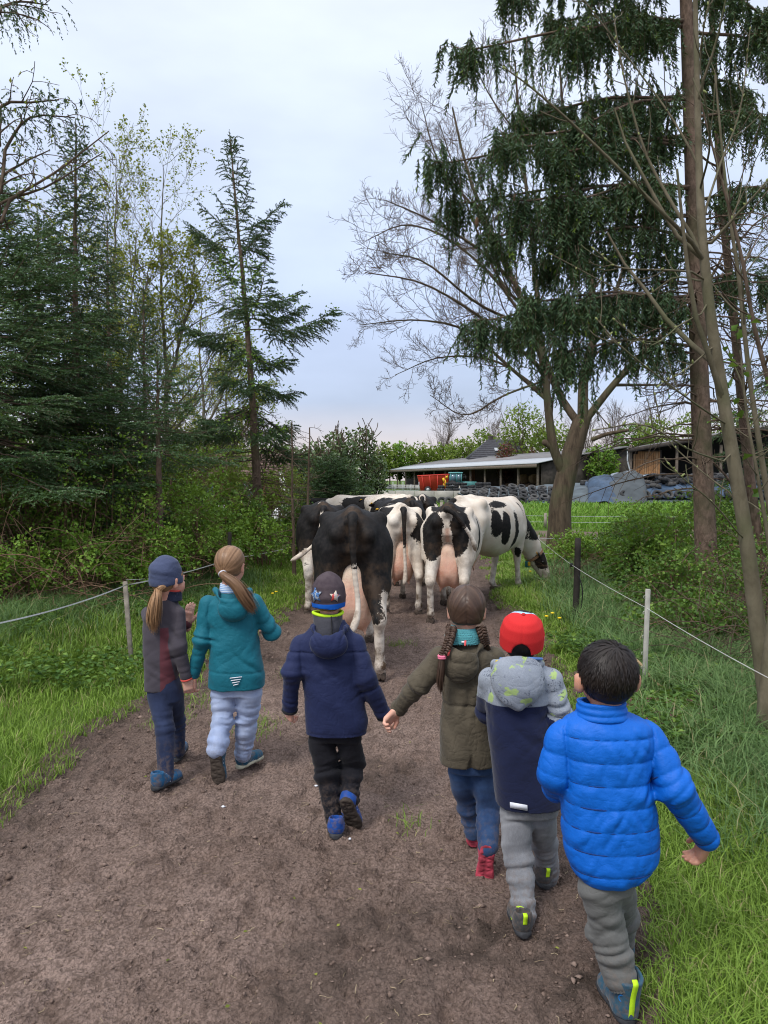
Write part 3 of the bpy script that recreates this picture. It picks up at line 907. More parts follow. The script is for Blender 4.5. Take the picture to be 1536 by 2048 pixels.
# ---- girl in the slate beanie -------------------------------------------------
def kid_beanie():
    k = Kid('child in slate blue beanie with blond ponytail and dark grey and maroon jacket', 4.5, 335, SKIN_PALE); J = k.J; k.ear = 0.8
    rows = k.torso_stations([(1378, 291, 356, .095, 0), (1340, 290, 357, .10, 0), (1300, 288, 357, .098, 0), (1260, 286, 358, .095, 0), (1232, 286, 362, .088, 0), (1215, 296, 360, .075, .0), (1203, 312, 356, .06, .0), (1192, 320, 354, .052, .01)])
    armR = k.limb([(355, 1228, -.02, .046), (357, 1292, -.06, .042), (372, 1352, -.03, .034)])
    armL = k.limb([(298, 1228, .03, .045), (318, 1290, .16, .042), (372, 1250, .17, .034)])
    s = SDF(); k.loft_rows(s, rows, 0, 2.3)
    for pts, rs in (armR, armL): s.chain(pts, rs, .022)
    hem = rows[0][0]
    its = arm_folds((armR, armL), .006) + [(J(325, 1330), V(.5, 0, 1), .07, .004, .12, .4)]
    v, f = s.mesh(.0064, jacket_disp(rows, its, .004, 7, 1))
    t = NT('grey_jacket_with_maroon_panel'); co = t.co(); sep = t.n('SeparateXYZ'); t.L(co, sep.inputs[0])
    pn = t.attr('panel'); n = t.noise(co, 600, 2)
    c = t.mix(t.rng(pn, -.002, .002), (0.052, 0.046, 0.058), (0.105, 0.022, 0.030))
    c = t.mix(t.math('MULTIPLY', t.rng(n, .4, .6), .35), c, (0.09, 0.075, 0.085))
    t.bump(t.noise(co, 34, 3), .2, .006)
    mat = t.fin(c, .9, .2, **{'Sheen Weight': .1})
    x0 = J(329, 1330)[0]
    panel = np.minimum(v[:, 0] - x0 - .012 * (v[:, 2] - hem) , .5 - 0 * v[:, 0])
    top = J(330, 1250)[2]; panel = np.minimum(panel, (top - v[:, 2]))
    # the sleeve itself stays grey
    pts, _ = armR
    def dseg(p, a, b):
        ab = b - a; tt = np.clip(((p - a) @ ab) / (ab @ ab), 0, 1); return np.linalg.norm(p - a - tt[:, None] * ab, axis=1)
    da = np.minimum(dseg(v, pts[0], pts[1]), dseg(v, pts[1], pts[2])); panel = np.minimum(panel, da - .061)
    jk = obj('jacket', mesh_np('jacket', v, f, True, {'panel': panel}), mat, k.t)
    red = cloth('coral_trim', (0.55, 0.075, 0.06))
    m = MB(); w, d = armR[0][2], unit(armR[0][2] - armR[0][1]); fr = frame(d, V(1, 0, 0))
    ring = [w + d * .018 + (fr[:, 0] * math.cos(a) + fr[:, 2] * math.sin(a)) * .031 for a in np.linspace(0, 2 * math.pi, 17)]
    m.tube(ring, .006, 6); m.build('cuff_trim', red, jk, True)
    C = J(337, 1158, .0); F = head_frame(38, -4, 0); sc = 1.02
    # collar
    s = SDF(); cz = rows[-1][0]; cc = V(rows[-1][1] + .012, .012, cz)
    s.loft(cc + V(0, 0, -.03), cc + V(.0, -.0, .035), [(0, 0, 0, .066, .062), (1, 0, 0, .064, .060)], k=0)
    s.loft(cc + V(0, 0, -.02), cc + V(0, 0, .06), [(0, 0, 0, .056, .052), (1, 0, 0, .058, .054)], k=.003, op='s')
    fin_mesh('collar', s.mesh(.0064, fold_fn([], .004, 16)), cloth('navy_snood', (.022, .028, .055)), jk)
    m = MB(); m.tube([cc + V(.061 * math.cos(a), .057 * math.sin(a), .036 + .004 * math.sin(3 * a)) for a in np.linspace(0, 2 * math.pi, 25)], .0065, 6, False)
    m.build('collar_lining', red, jk, True)
    legs = [k.limb([(318, 1392, -.02, .066), (330, 1458, -.10, .054), (332, 1556, -.14, .043)]), k.limb([(345, 1392, .02, .064), (352, 1440, .16, .052), (357, 1502, .22, .042)])]
    hip = k.torso_stations([(1400, 300, 362, .085, 0), (1375, 296, 362, .095, 0), (1340, 300, 352, .09, 0)])
    fl = []
    for pts, rs in legs: fl += [(pts[1], pts[2] - pts[1], .020, .006, .10, .1), (pts[2], pts[2] - pts[1], .03, .004, .08, .3)]
    legs_mesh(k, legs, hip, denim('dark_blue_denim', (.012, .018, .045), (.026, .038, .085)), 'trousers', fl, .0074)
    k.make_body(rows, (armR, armL), legs, (C, F, sc),
        [(J(373, 1356, -.03), V(.15, .1, -1), V(-.3, .8, 0), 1, dict(curl=(.55, .7, .6))),
         (J(376, 1247, .17), V(.12, .0, 1), V(0.3, 1, 0), -1, dict(curl=(.12, .2, .15), spread=.14))])
    g = J(337, 1560)
    blue = cloth('blue_shoe_mesh', (.012, .085, .19), .8); black = cloth('black_trim', (.012, .012, .014))
    put_shoe('shoe', k.t, J(319, 1584, -.20) * V(1, 1, 0) + V(0, 0, .012), J(362, 1560, -.05) * V(1, 1, 0) + V(0, 0, .014), V(.7, -.7, 0), (blue, M_SOLE_DARK, black, M_WHITE_PRINT), .215)
    a = ground_at(352, 1528) - k.root; b = ground_at(376, 1492) - k.root
    put_shoe('shoe', k.t, a + V(0, 0, .012), a + unit(b - a) * .21 + V(0, 0, .03), V(.8, -.5, 0), (blue, M_SOLE_DARK, black, M_WHITE_PRINT), .21)
    # beanie
    s = SDF(); W = lambda x, y, z: C + F @ (V(x, y, z) * sc)
    s.loft(W(0, -.012, -.028), W(-.0, -.040, .135), [(0, 0, 0, .083, .098), (.12, 0, 0, .086, .101), (.5, 0, 0, .085, .098), (.78, 0, 0, .068, .080), (.93, 0, 0, .040, .05), (1, 0, 0, .014, .02)], F[:, 0], 0, 2.1)
    s.loft(W(0, -.012, -.06), W(0, -.012, .05), [(0, 0, 0, .074, .091), (.7, 0, 0, .074, .091), (1, 0, 0, .05, .06)], F[:, 0], .003, 2.1, 's')
    its = [(W(0, -.07, .06), V(.5, 0, 1), .045, .007, .07, .9), (W(.05, 0, .07), V(-.3, .4, 1), .04, .006, .06, .3), (W(-.05, -.03, .10), V(.8, 0, .6), .04, .007, .06, 0)]
    fin_mesh('beanie', s.mesh(.0064, fold_fn(its, .004, 11, 4)), cloth('slate_jersey', (.052, .066, .125), bump=.15), k.t)
    # hair: low ponytail down the back
    parts = [hair_cap(C, F, sc, .006, -.078, .05, seed=3)]
    tp = [J(318, 1176, -.06), J(314, 1190, -.13), J(310, 1212, -.145), J(307, 1240, -.14), J(308, 1268, -.13)]
    parts.append(tail_strands(np.array(tp), np.array([.018, .026, .036, .035, .010]), 260, .0055, 5, .35, .008))
    parts.append(tail_strands(np.array([J(330, 1172, -.085), J(322, 1176, -.10), J(317, 1182, -.11)]), np.array([.02, .02, .018]), 60, .005, 8))
    v, f, r = join_geo(parts)
    obj('hair', mesh_np('hair', v, f, True, {'rnd': r}), HAIR_BLOND, k.t)
    return k

# ---- girl in the teal jacket -------------------------------------------------
def kid_teal():
    k = Kid('taller child in teal hooded jacket and pale blue jeans with light brown ponytail, no hat', 4.5, 465, SKIN_PALE); J = k.J; k.ear = .7
    rows = k.torso_stations([(1373, 417, 529, .115, 0), (1352, 418, 530, .118, 0), (1310, 420, 521, .112, 0), (1265, 420, 514, .105, 0), (1225, 416, 513, .10, 0), (1203, 420, 506, .088, 0), (1188, 436, 498, .07, .0), (1175, 442, 486, .056, .01)])
    armL = k.limb([(416, 1208, -.01, .052), (404, 1283, -.04, .046), (388, 1346, .0, .035)])
    armR = k.limb([(508, 1205, .0, .052), (544, 1264, .03, .044), (535, 1262, .2, .036)])
    s = SDF(); k.loft_rows(s, rows, 0, 2.3)
    for pts, rs in (armR, armL): s.chain(pts, rs, .022)
    hem = rows[0][0]
    its = arm_folds((armR, armL), .008, .036) + [(J(505, 1320, -.1), V(.9, 0, 1), .06, .007, .09, 0), (J(495, 1230, -.08), V(1, 0, -.5), .06, .005, .08, 0), (J(440, 1300, -.1), V(-.7, 0, 1), .07, .004, .10, 0)]
    base = jacket_disp(rows, its, .0045, 7, 2); zb = J(460, 1338)[2]
    seam = lambda p: base(p) + .004 * np.exp(-((p[..., 2] - zb + .03 * p[..., 0]) / .006) ** 2) * (np.abs(p[..., 0] - rows[1][1]) < rows[1][3] + .02)
    teal = cloth('teal_softshell', (.002, .118, .165), .72, .1, .1, .2, 30, .006, .35)
    jk = fin_mesh('jacket', s.mesh(.0062, seam), teal, k.t)
    # hood
    s = SDF(); hood_sdf(k, s, J(430, 1176, -.05), J(462, 1207, -.145), J(497, 1178, -.05), J(468, 1228, -.12), .088, .055, .017)
    its = [(J(463, 1215, -.13), V(.2, 0, 1), .05, .005, .07, .6)]
    fin_mesh('hood', s.mesh(.0064, fold_fn(its, .004, 12, 5)), teal, jk)
    s = SDF(); cc = V(rows[-1][1], .0, rows[-1][0])
    s.loft(cc + V(0, -.004, -.03), cc + V(0, .0, .030), [(0, 0, 0, .070, .066), (1, 0, 0, .064, .062)], k=0)
    s.loft(cc + V(0, 0, -.01), cc + V(0, 0, .06), [(0, 0, 0, .056, .054), (1, 0, 0, .058, .056)], k=.003, op='s')
    t = NT('blue_white_striped_lining'); sp = t.n('SeparateXYZ'); t.L(t.co(), sp.inputs[0])
    w = t.math('SINE', t.math('MULTIPLY', sp.outputs[2], 620.0))
    fin_mesh('collar_lining', s.mesh(.0064, fold_fn([], .004, 16)), t.fin(t.mix(t.rng(w, -.2, .2), (.20, .36, .62), (.62, .70, .80)), .85, .2), jk)
    for i in range(4):                                                  # reflective print on the hem
        y0 = 1344 + i * 4.6; xa, xb = 468 + i * 2.2, 491.5 - i * 2.2
        q = []
        for (x, y) in ((xa, y0 + .9), (xb, y0 - 1.6), (xb, y0 + .2), (xa, y0 + 2.4)):
            p = J(x, y); q.append(V(p[0], surf_y(rows, p[2], p[0], .009, 2.3), p[2]))
        stitched_label(k, q, M_WHITE_PRINT, 'reflector_stripe', jk)
    C = J(461, 1130, .0); F = head_frame(8, -6, 0); sc = 1.0
    legs = [k.limb([(447, 1388, 0, .074), (445, 1440, -.01, .062), (433, 1498, -.08, .056)]), k.limb([(499, 1388, 0, .074), (493, 1445, .05, .061), (486, 1508, .10, .052)])]
    hip = k.torso_stations([(1388, 424, 523, .085, 0), (1368, 422, 524, .10, 0), (1335, 426, 515, .10, 0)])
    legs_mesh(k, legs, hip, denim('pale_blue_denim', (.27, .34, .52), (.40, .47, .64)), 'jeans', leg_folds(legs, .009, .009, .03), .0074, .005)
    k.make_body(rows, (armR, armL), legs, (C, F, sc),
        [(J(386, 1352, .0), V(-.1, .1, -1), V(.5, .6, 0), -1, dict(curl=(.5, .6, .5))), (J(534, 1263, .2), V(-.1, 1, .1), V(0, .2, -1), 1, dict(curl=(.4, .5, .4)))])
    up = cloth('petrol_shoe_mesh', (.012, .075, .13), .8); dk = cloth('black_trim', (.012,) * 3)
    put_shoe('shoe', k.t, J(427, 1503, -.12), J(437, 1571, -.09), V(1, -.25, .05), (up, M_SOLE, dk, M_WHITE_PRINT), .225, 'shoe with heel lifted and muddy sole showing')
    a = ground_at(477, 1543) - k.root; b = ground_at(518, 1523) - k.root
    put_shoe('shoe', k.t, a + V(0, 0, .014), a + unit(b - a) * .215 + V(0, 0, .02), V(.6, -.8, 0), (up, M_SOLE_PALE, dk, M_WHITE_PRINT), .215)
    # hair pulled to a low ponytail
    tie = V(-.012, -.108, -.042)
    parts = [hair_cap(C, F, sc, .0145, -.066, .052, seed=6, comb=[tie])]
    T0 = C + F @ (tie * sc)
    tp = [T0 + V(0, .01, 0), T0 + V(.012, -.025, -.012), J(472, 1169, -.155), J(486, 1190, -.15), J(502, 1214, -.12), J(509, 1224, -.10)]
    parts.append(tail_strands(np.array(tp), np.array([.015, .022, .032, .036, .028, .010]), 320, .005, 9, .8, .010))
    v, f, r = join_geo(parts)
    hr = obj('hair', mesh_np('hair', v, f, True, {'rnd': r}), HAIR_LIGHT, k.t)
    m = MB(); fr = frame(V(.4, -.7, -.5), V(1, 0, 0))
    m.tube([T0 + V(.006, -.014, -.006) + (fr[:, 0] * math.cos(a) + fr[:, 2] * math.sin(a)) * .019 for a in np.linspace(0, 2 * math.pi, 17)], .006, 7, False)
    m.build('hair_tie', cloth('pale_grey_elastic', (.55, .56, .62)), hr, True)
    return k

# ---- boy in the navy jacket -------------------------------------------------
def kid_navy():
    k = Kid('child in navy hooded jacket and black trousers, hat with star patches and blue band', 3.8, 665, SKIN_PALE); J = k.J; k.ear = .7
    rows = k.torso_stations([(1464, 613, 732, .105, 0), (1440, 612, 735, .11, 0), (1390, 608, 724, .105, 0), (1345, 602, 715, .10, 0), (1305, 598, 712, .096, 0), (1278, 600, 712, .085, 0), (1258, 617, 702, .068, .0), (1240, 632, 688, .055, .01)])
    armL = k.limb([(603, 1290, .0, .052), (584, 1345, -.05, .047), (580, 1412, .02, .037)])
    armR = k.limb([(710, 1288, .0, .052), (731, 1355, -.04, .047), (765, 1424, .03, .038)])
    s = SDF(); k.loft_rows(s, rows, 0, 2.3)
    for pts, rs in (armR, armL): s.chain(pts, rs, .022)
    hem = rows[0][0]
    its = arm_folds((armR, armL), .008, .04) + [(J(690, 1330, -.1), V(1, 0, .8), .07, .005, .10, 0), (J(640, 1400, -.1), V(.8, 0, 1), .09, .003, .12, 0)]
    base = jacket_disp(rows, its, .0045, 6, 3); zy = J(650, 1300)[2]; zh = J(660, 1459)[2]
    seam = lambda p: base(p) + .0035 * 1.7 * np.exp(-((p[..., 2] - zy) / .0045) ** 2) + .003 * np.exp(-((p[..., 2] - zh) / .005) ** 2) * (np.abs(p[..., 0]) < .2)
    navy = cloth('navy_softshell', (.010, .0165, .062), .78, .12, .1, .2, 30, .006, .3)
    jk = fin_mesh('jacket', s.mesh(.0064, seam), navy, k.t)
    s = SDF(); hood_sdf(k, s, J(627, 1250, -.055), J(657, 1280, -.145), J(692, 1251, -.055), J(657, 1300, -.125), .092, .056, .015)
    its = [(J(640, 1268, -.13), V(1, 0, .5), .022, .005, .05, 0), (J(680, 1268, -.13), V(1, 0, -.5), .022, .005, .05, 0), (J(657, 1290, -.13), V(.3, 0, 1), .05, .004, .07, .5)]
    fin_mesh('hood', s.mesh(.0045, fold_fn(its, .0035, 12, 5)), navy, jk)
    s = SDF(); cc = V((J(656, 1240))[0], .0, J(656, 1232)[2])                # grey fleece snood
    s.loft(cc + V(0, -.022, -.12), cc + V(0, -.006, .018), [(0, 0, 0, .060, .075), (.5, 0, 0, .068, .078), (1, 0, 0, .075, .074)], k=0)
    s.loft(cc + V(0, -.0, -.03), cc + V(0, 0, .05), [(0, 0, 0, .062, .060), (1, 0, 0, .068, .066)], k=.003, op='s')
    fl = fin_mesh('snood', s.mesh(.0064, fold_fn([(cc + V(0, -.07, -.02), V(0, 0, 1), .05, .004, .06, .4)], .003, 16)), cloth('grey_fleece', (.055, .055, .066)), k.t)
    m = MB(); m.tube([cc + V(.072 * math.cos(a), -.006 + .070 * math.sin(a), .016 + .004 * math.sin(2 * a + 1)) for a in np.linspace(0, 2 * math.pi, 29)], .0085, 7, False)
    m.build('snood_edge', M_LIME, fl, True)
    m = MB(); m.tube(smooth_path([cc + V(.022, -.079, .012), cc + V(.026, -.098, -.04), cc + V(.028, -.104, -.09)], 8), .003, 5); m.build('snood_seam', cloth('black_trim', (.012,) * 3), fl, True)
    C = J(658, 1191, 0); F = head_frame(4, -2, 0); sc = 1.0
    legs = [k.limb([(643, 1482, 0, .064), (654, 1545, .02, .056), (671, 1655, -.02, .043)]), k.limb([(698, 1482, 0, .060), (707, 1528, .06, .053), (699, 1602, -.02, .046)])]
    hip = k.torso_stations([(1478, 621, 722, .080, 0), (1458, 620, 726, .095, 0), (1420, 625, 720, .095, 0)])
    legs_mesh(k, legs, hip, cloth('black_twill', (.010, .010, .014), .9, .08), 'trousers', leg_folds(legs, .009, .010, .034), .0076, .005)
    k.make_body(rows, (armR, armL), legs, (C, F, sc),
        [(J(767, 1428, .03), V(.75, .2, -.75), V(-.35, .6, -.35), 1, dict(curl=(.6, .8, .6))), (J(579, 1412, .02), V(-.05, .25, -1), V(.7, .5, 0), -1, dict(curl=(.8, .9, .6)))])
    for (pts, rs), nm in ((armL, 0), (armR, 1)):
        m = MB(); d = unit(pts[2] - pts[1]); fr = frame(d, V(1, 0, 0))
        m.tube([pts[2] + d * .022 + (fr[:, 0] * math.cos(a) + fr[:, 2] * math.sin(a)) * .033 for a in np.linspace(0, 2 * math.pi, 17)], .009, 6, False)
        m.build('cuff', cloth('black_trim', (.012,) * 3), jk, True)
    up = cloth('royal_blue_shoe', (.008, .06, .28), .75); dk = cloth('black_trim', (.012,) * 3)
    a = ground_at(672, 1682) - k.root
    put_shoe('shoe', k.t, a + V(0, 0, .010), a + V(-.01, .21, .012), V(1, 0.05, 0), (up, M_SOLE_DARK, dk, M_WHITE_PRINT), .215)
    put_shoe('shoe', k.t, J(690, 1606, -.09), J(712, 1662, -.0), V(1, -.2, .1), (up, M_SOLE, dk, M_WHITE_PRINT), .215, 'shoe with heel lifted and worn sole showing')
    # hat with star patches
    s = SDF(); W = lambda x, y, z: C + F @ (V(x, y, z) * sc)
    s.loft(W(0, -.012, -.052), W(0, -.02, .118), [(0, 0, 0, .080, .096), (.3, 0, 0, .084, .101), (.62, 0, 0, .078, .093), (.84, 0, 0, .057, .068), (.95, 0, 0, .034, .042), (1, 0, 0, .014, .018)], F[:, 0], 0, 2.1)
    s.loft(W(0, -.012, -.08), W(0, -.012, .03), [(0, 0, 0, .073, .089), (.7, 0, 0, .073, .089), (1, 0, 0, .05, .06)], F[:, 0], .003, 2.1, 's')
    v, f = s.mesh(.0045, fold_fn([(W(0, -.09, .0), V(0, 0, 1), .04, .003, .06, .3)], .003, 11, 4))
    t = NT('brown_jersey_with_blue_band'); co = t.co(); b = t.attr('band')
    c = t.mix(t.rng(t.noise(co, 30, 4), .35, .65), (.052, .038, .046), (.075, .057, .064)); c = t.mix(t.rng(b, -.0015, .0015), c, (.006, .09, .42))
    t.bump(t.noise(co, 60, 3), .2, .004)
    loc = (v - C) @ F / sc
    hat = obj('hat', mesh_np('hat', v, f, True, {'band': -.016 - .004 * np.cos(loc[:, 0] * 20) - loc[:, 2] - .012}), t.fin(c, .9, .2), k.t)
    smat = []
    for nm, c1, c2, c3 in (('pale_star_print', (.36, .41, .48), (.08, .19, .42), (.05, .05, .08)), ('red_star_print', (.55, .07, .06), (.62, .52, .42), (.12, .28, .55))):
        t = NT(nm); co = t.co(); n = t.noise(co, 55, 2, .4); n2 = t.noise(co, 90, 2, .4, 1.5)
        c = t.mix(t.rng(n, .46, .50), c1, c2); c = t.mix(t.rng(n2, .56, .60), c, c3); smat.append(t.fin(c, .85, .2))
    for i, (ang, zc, rr, ro) in enumerate(((-.62, .012, .040, .2), (.52, .008, .030, -.15))):
        def onhat(dx, dz):
            a = ang + dx / .088; zl = zc + dz
            kx = np.interp(zl, [-.05, 0, .03, .06, .09], [.082, .085, .0845, .0785, .066]) + .006; ky = kx * 1.19
            return W(kx * math.sin(a), -.012 - ky * math.cos(a), zl)
        pts = [onhat(0, 0)]
        for j in range(10):
            r_ = rr if j % 2 == 0 else rr * .48; a = ro + math.pi / 2 + j * math.pi / 5
            pts.append(onhat(r_ * math.cos(a), r_ * math.sin(a)))
        inn = [p + (C - p) * .04 for p in pts[1:]]
        m = MB(); m.add(np.array(pts + inn), [[0, 1 + j, 1 + (j + 1) % 10] for j in range(10)], [[1 + j, 1 + (j + 1) % 10, 11 + (j + 1) % 10, 11 + j] for j in range(10)])
        m.build('star_patch', smat[i], hat)
    parts = [hair_cap(C, F, sc, .004, -.075, .05, seed=9)]
    v, f, r = join_geo(parts); obj('hair', mesh_np('hair', v, f, True, {'rnd': r}), HAIR_LIGHT, k.t)
    return k

# ---- girl with braids in the olive parka -------------------------------------
def kid_parka():
    k = Kid('child with two dark braids, teal knitted scarf, olive parka and pink shoes', 3.45, 935, SKIN_PALE); J = k.J; k.ear = .8
    rows = k.torso_stations([(1524, 880, 996, .11, 0), (1490, 880, 996, .115, 0), (1445, 881, 992, .11, 0), (1405, 885, 985, .096, 0), (1370, 884, 984, .10, 0), (1330, 880, 988, .098, 0), (1306, 884, 990, .088, 0), (1290, 905, 968, .068, 0), (1278, 908, 958, .055, .01)])
    armL = k.limb([(880, 1318, .0, .054), (838, 1368, -.02, .045), (797, 1416, .08, .037)])
    armR = k.limb([(988, 1316, .0, .052), (1006, 1380, .04, .046), (1000, 1420, .18, .036)])
    s = SDF(); k.loft_rows(s, rows, 0, 2.3)
    for pts, rs in (armR, armL): s.chain(pts, rs, .022)
    hem = rows[0][0]; xv = J(938, 1520)[0]
    zt = J(938, 1494)[2]                                                # back vent
    s.cap(V(xv + .002, -.112, hem - .012), V(xv, -.112, zt), .026, .002, .003, 's')
    zw = J(930, 1401)[2]
    its = arm_folds((armR, armL), .008, .036) + [(J(935, 1388, -.1), V(1, 0, .15), .020, .004, .07, 0), (J(935, 1415, -.1), V(1, 0, -.1), .026, .005, .07, 0), (J(970, 1340, -.1), V(1, 0, .8), .05, .005, .07, 0), (J(900, 1470, -.1), V(1, 0, .4), .06, .004, .1, 0)]
    base = jacket_disp(rows, its, .005, 8, 4, 12)
    seam = lambda p: base(p) + (.007 * np.exp(-((p[..., 2] - zw) / .006) ** 2) + .003 * np.exp(-((p[..., 0] - xv) / .004) ** 2) * (p[..., 2] < zw)) * (np.abs(p[..., 0] - rows[3][1]) < rows[3][3] + .012)
    olive = cloth('olive_cotton', (.085, .071, .050), .88, .12, .22, .35, 42, .006, .2, 9.0, .4)
    jk = fin_mesh('parka', s.mesh(.0064, seam), olive, k.t)
    s = SDF(); hood_sdf(k, s, J(893, 1288, -.05), J(915, 1314, -.135), J(966, 1285, -.05), J(928, 1345, -.115), .082, .05, .014)
    its = [(J(925, 1335, -.12), V(.3, 0, 1), .035, .004, .07, .6)]
    fin_mesh('hood', s.mesh(.0045, fold_fn(its, .004, 12, 5)), olive, jk)
    coral = cloth('coral_tape', (.60, .075, .075), .7)
    for a, b in (((903, 1280), (896.5, 1312)), ((931, 1281), (930, 1292))):
        A, B = J(*a, -.12), J(*b, -.165); w = .0042
        m = MB(); m.add([A + V(-w, 0, 0), A + V(w, 0, 0), B + V(w, 0, 0), B + V(-w, 0, 0)] + [q + V(0, .004, 0) for q in (A + V(-w, 0, 0), A + V(w, 0, 0), B + V(w, 0, 0), B + V(-w, 0, 0))], [[0, 1, 2, 3], [7, 6, 5, 4], [0, 4, 5, 1], [1, 5, 6, 2], [2, 6, 7, 3], [3, 7, 4, 0]])
        m.build('hood_tape', coral, jk)
    C = J(933, 1219, 0); F = head_frame(6, -3, 0); sc = 1.0
    # scarf, knitted rows
    s = SDF(); cc = V(J(926, 1268)[0], -.006, J(926, 1268)[2])
    s.loft(cc + V(0, -.004, -.035), cc + V(0, 0, .030), [(0, 0, 0, .078, .078), (.5, 0, 0, .081, .080), (1, 0, 0, .070, .072)], k=0)
    s.loft(cc + V(0, 0, -.005), cc + V(0, 0, .06), [(0, 0, 0, .052, .054), (1, 0, 0, .058, .060)], k=.003, op='s')
    def knit(p):
        a = np.arctan2(p[..., 1] - cc[1], p[..., 0] - cc[0]); z = p[..., 2] - cc[2]
        return -.0035 * np.abs(np.sin(z * 330 + .9 * np.sin(a * 3))) - .002 * np.sin(a * 46 + np.floor(z / .0095) * 2.0) - .003 * fbm(p, 14, 2)
    scf = fin_mesh('scarf', s.mesh(.004, knit), cloth('teal_wool', (.075, .27, .30), .95, .3), k.t)
    q = [cc + V(x, -.087, z) for x, z in ((-.016, -.012), (.004, -.014), (.004, -.024), (-.016, -.022))]
    stitched_label(k, q, M_WHITE_PRINT, 'fabric_label', scf)
    legs = [k.limb([(921, 1545, .02, .056), (936, 1610, .10, .049), (946, 1662, .13, .041)]), k.limb([(965, 1545, .0, .056), (976, 1615, .02, .050), (976, 1694, -.10, .044)])]
    hip = k.torso_stations([(1540, 900, 986, .078, 0), (1522, 898, 986, .088, 0), (1470, 900, 984, .092, 0)])
    legs_mesh(k, legs, hip, denim('blue_denim', (.014, .034, .095), (.035, .075, .17)), 'jeans', leg_folds(legs, .006, .006, .03), .0074, .004)
    k.make_body(rows, (armR, armL), legs, (C, F, sc),
        [(J(796, 1420, .07), V(-.75, -.1, -.75), V(.3, -.6, -.4), -1, dict(curl=(.6, .8, .6))), (J(1000, 1424, .18), V(0, .8, -.5), V(-.8, 0, 0), 1, dict(curl=(.4, .5, .4)))])
    pink = cloth('raspberry_shoe', (.42, .035, .085), .7); psole = mat_simple('muddy_raspberry_sole', (.36, .045, .07), .85, .5, 26, .5, 140, .004)
    a = ground_at(947, 1699) - k.root
    put_shoe('shoe', k.t, a + V(0, 0, .014), a + V(.02, .2, .016), V(1, -.1, 0), (pink, psole, pink, cloth('grey_lace', (.3, .3, .32))), .205)
    put_shoe('shoe', k.t, J(974, 1712, -.13), J(967, 1777, -.10), V(1, -.1, -.05), (pink, psole, pink, cloth('grey_lace', (.3, .3, .32))), .205, 'pink shoe with heel lifted and dirty sole showing')
    # hair: parted, two braids
    parts = [hair_cap(C, F, sc, .0140, -.062, .05, seed=12, comb=[V(-.070, -.070, -.055), V(.070, -.070, -.055)])]
    hv, hf, hr = join_geo(parts)
    hair = obj('hair', mesh_np('hair', hv, hf, True, {'rnd': hr}), HAIR_BROWN, k.t)
    def braid(path, r0, r1, tail):
        g = smooth_path(path, 60); L = np.cumsum(np.r_[0, np.linalg.norm(np.diff(g, axis=0), axis=1)]); u = L / L[-1]
        T = unit(np.gradient(g, axis=0)); U = unit(np.cross(T, V(0, 1, 0))); W2 = np.cross(T, U); ps = []
        rr = r0 + (r1 - r0) * u; ph = L / .034 * 2 * math.pi
        for j in range(3):
            a = ph + j * 2 * math.pi / 3
            c = g + U * (np.sin(a) * rr * .95)[:, None] + W2 * (np.sin(2 * a) * rr * .45)[:, None]
            for m_ in range(5):
                b = m_ * 2 * math.pi / 5
                ps.append((c + U * (math.cos(b) * rr * .36)[:, None] + W2 * (math.sin(b) * rr * .36)[:, None], rr * .34))
        v, f = tube_batch(np.array([p for p, _ in ps]), np.array([r for _, r in ps]), 5)
        out = [(v, f, np.repeat(np.random.default_rng(3).random(len(ps)), 300))]
        out.append(tail_strands(np.array(tail), np.array([.012, .018, .016, .006]), 110, .004, 14, .3, .004))
        return join_geo(out)
    br = braid([J(903, 1255, -.07), J(899, 1278, -.12), J(891, 1300, -.145), J(884, 1312, -.15)], .017, .012, [J(884, 1312, -.15), J(882, 1340, -.15), J(880, 1365, -.145), J(883, 1388, -.14)])
    b = obj('braid', mesh_np('braid', br[0], br[1], True, {'rnd': br[2]}), HAIR_BROWN, hair)
    br = braid([J(961, 1254, -.06), J(965, 1268, -.07), J(969, 1280, -.06), J(972, 1290, -.05)], .016, .013, [J(972, 1290, -.05), J(976, 1305, .0), J(978, 1320, .03), J(978, 1330, .05)])
    obj('braid', mesh_np('braid', br[0], br[1], True, {'rnd': br[2]}), HAIR_BROWN, hair)
    m = MB(); T0 = J(884, 1312, -.15); m.tube([T0 + V(.014 * math.cos(a), .014 * math.sin(a), .002 * math.sin(a)) for a in np.linspace(0, 2 * math.pi, 15)], .006, 7, False)
    m.tube([T0 + V(.014 * math.cos(a), .014 * math.sin(a), -.008) for a in np.linspace(0, 2 * math.pi, 15)], .005, 7, False)
    m.build('hair_tie', cloth('pink_elastic', (.75, .18, .28)), hair, True)
    return k

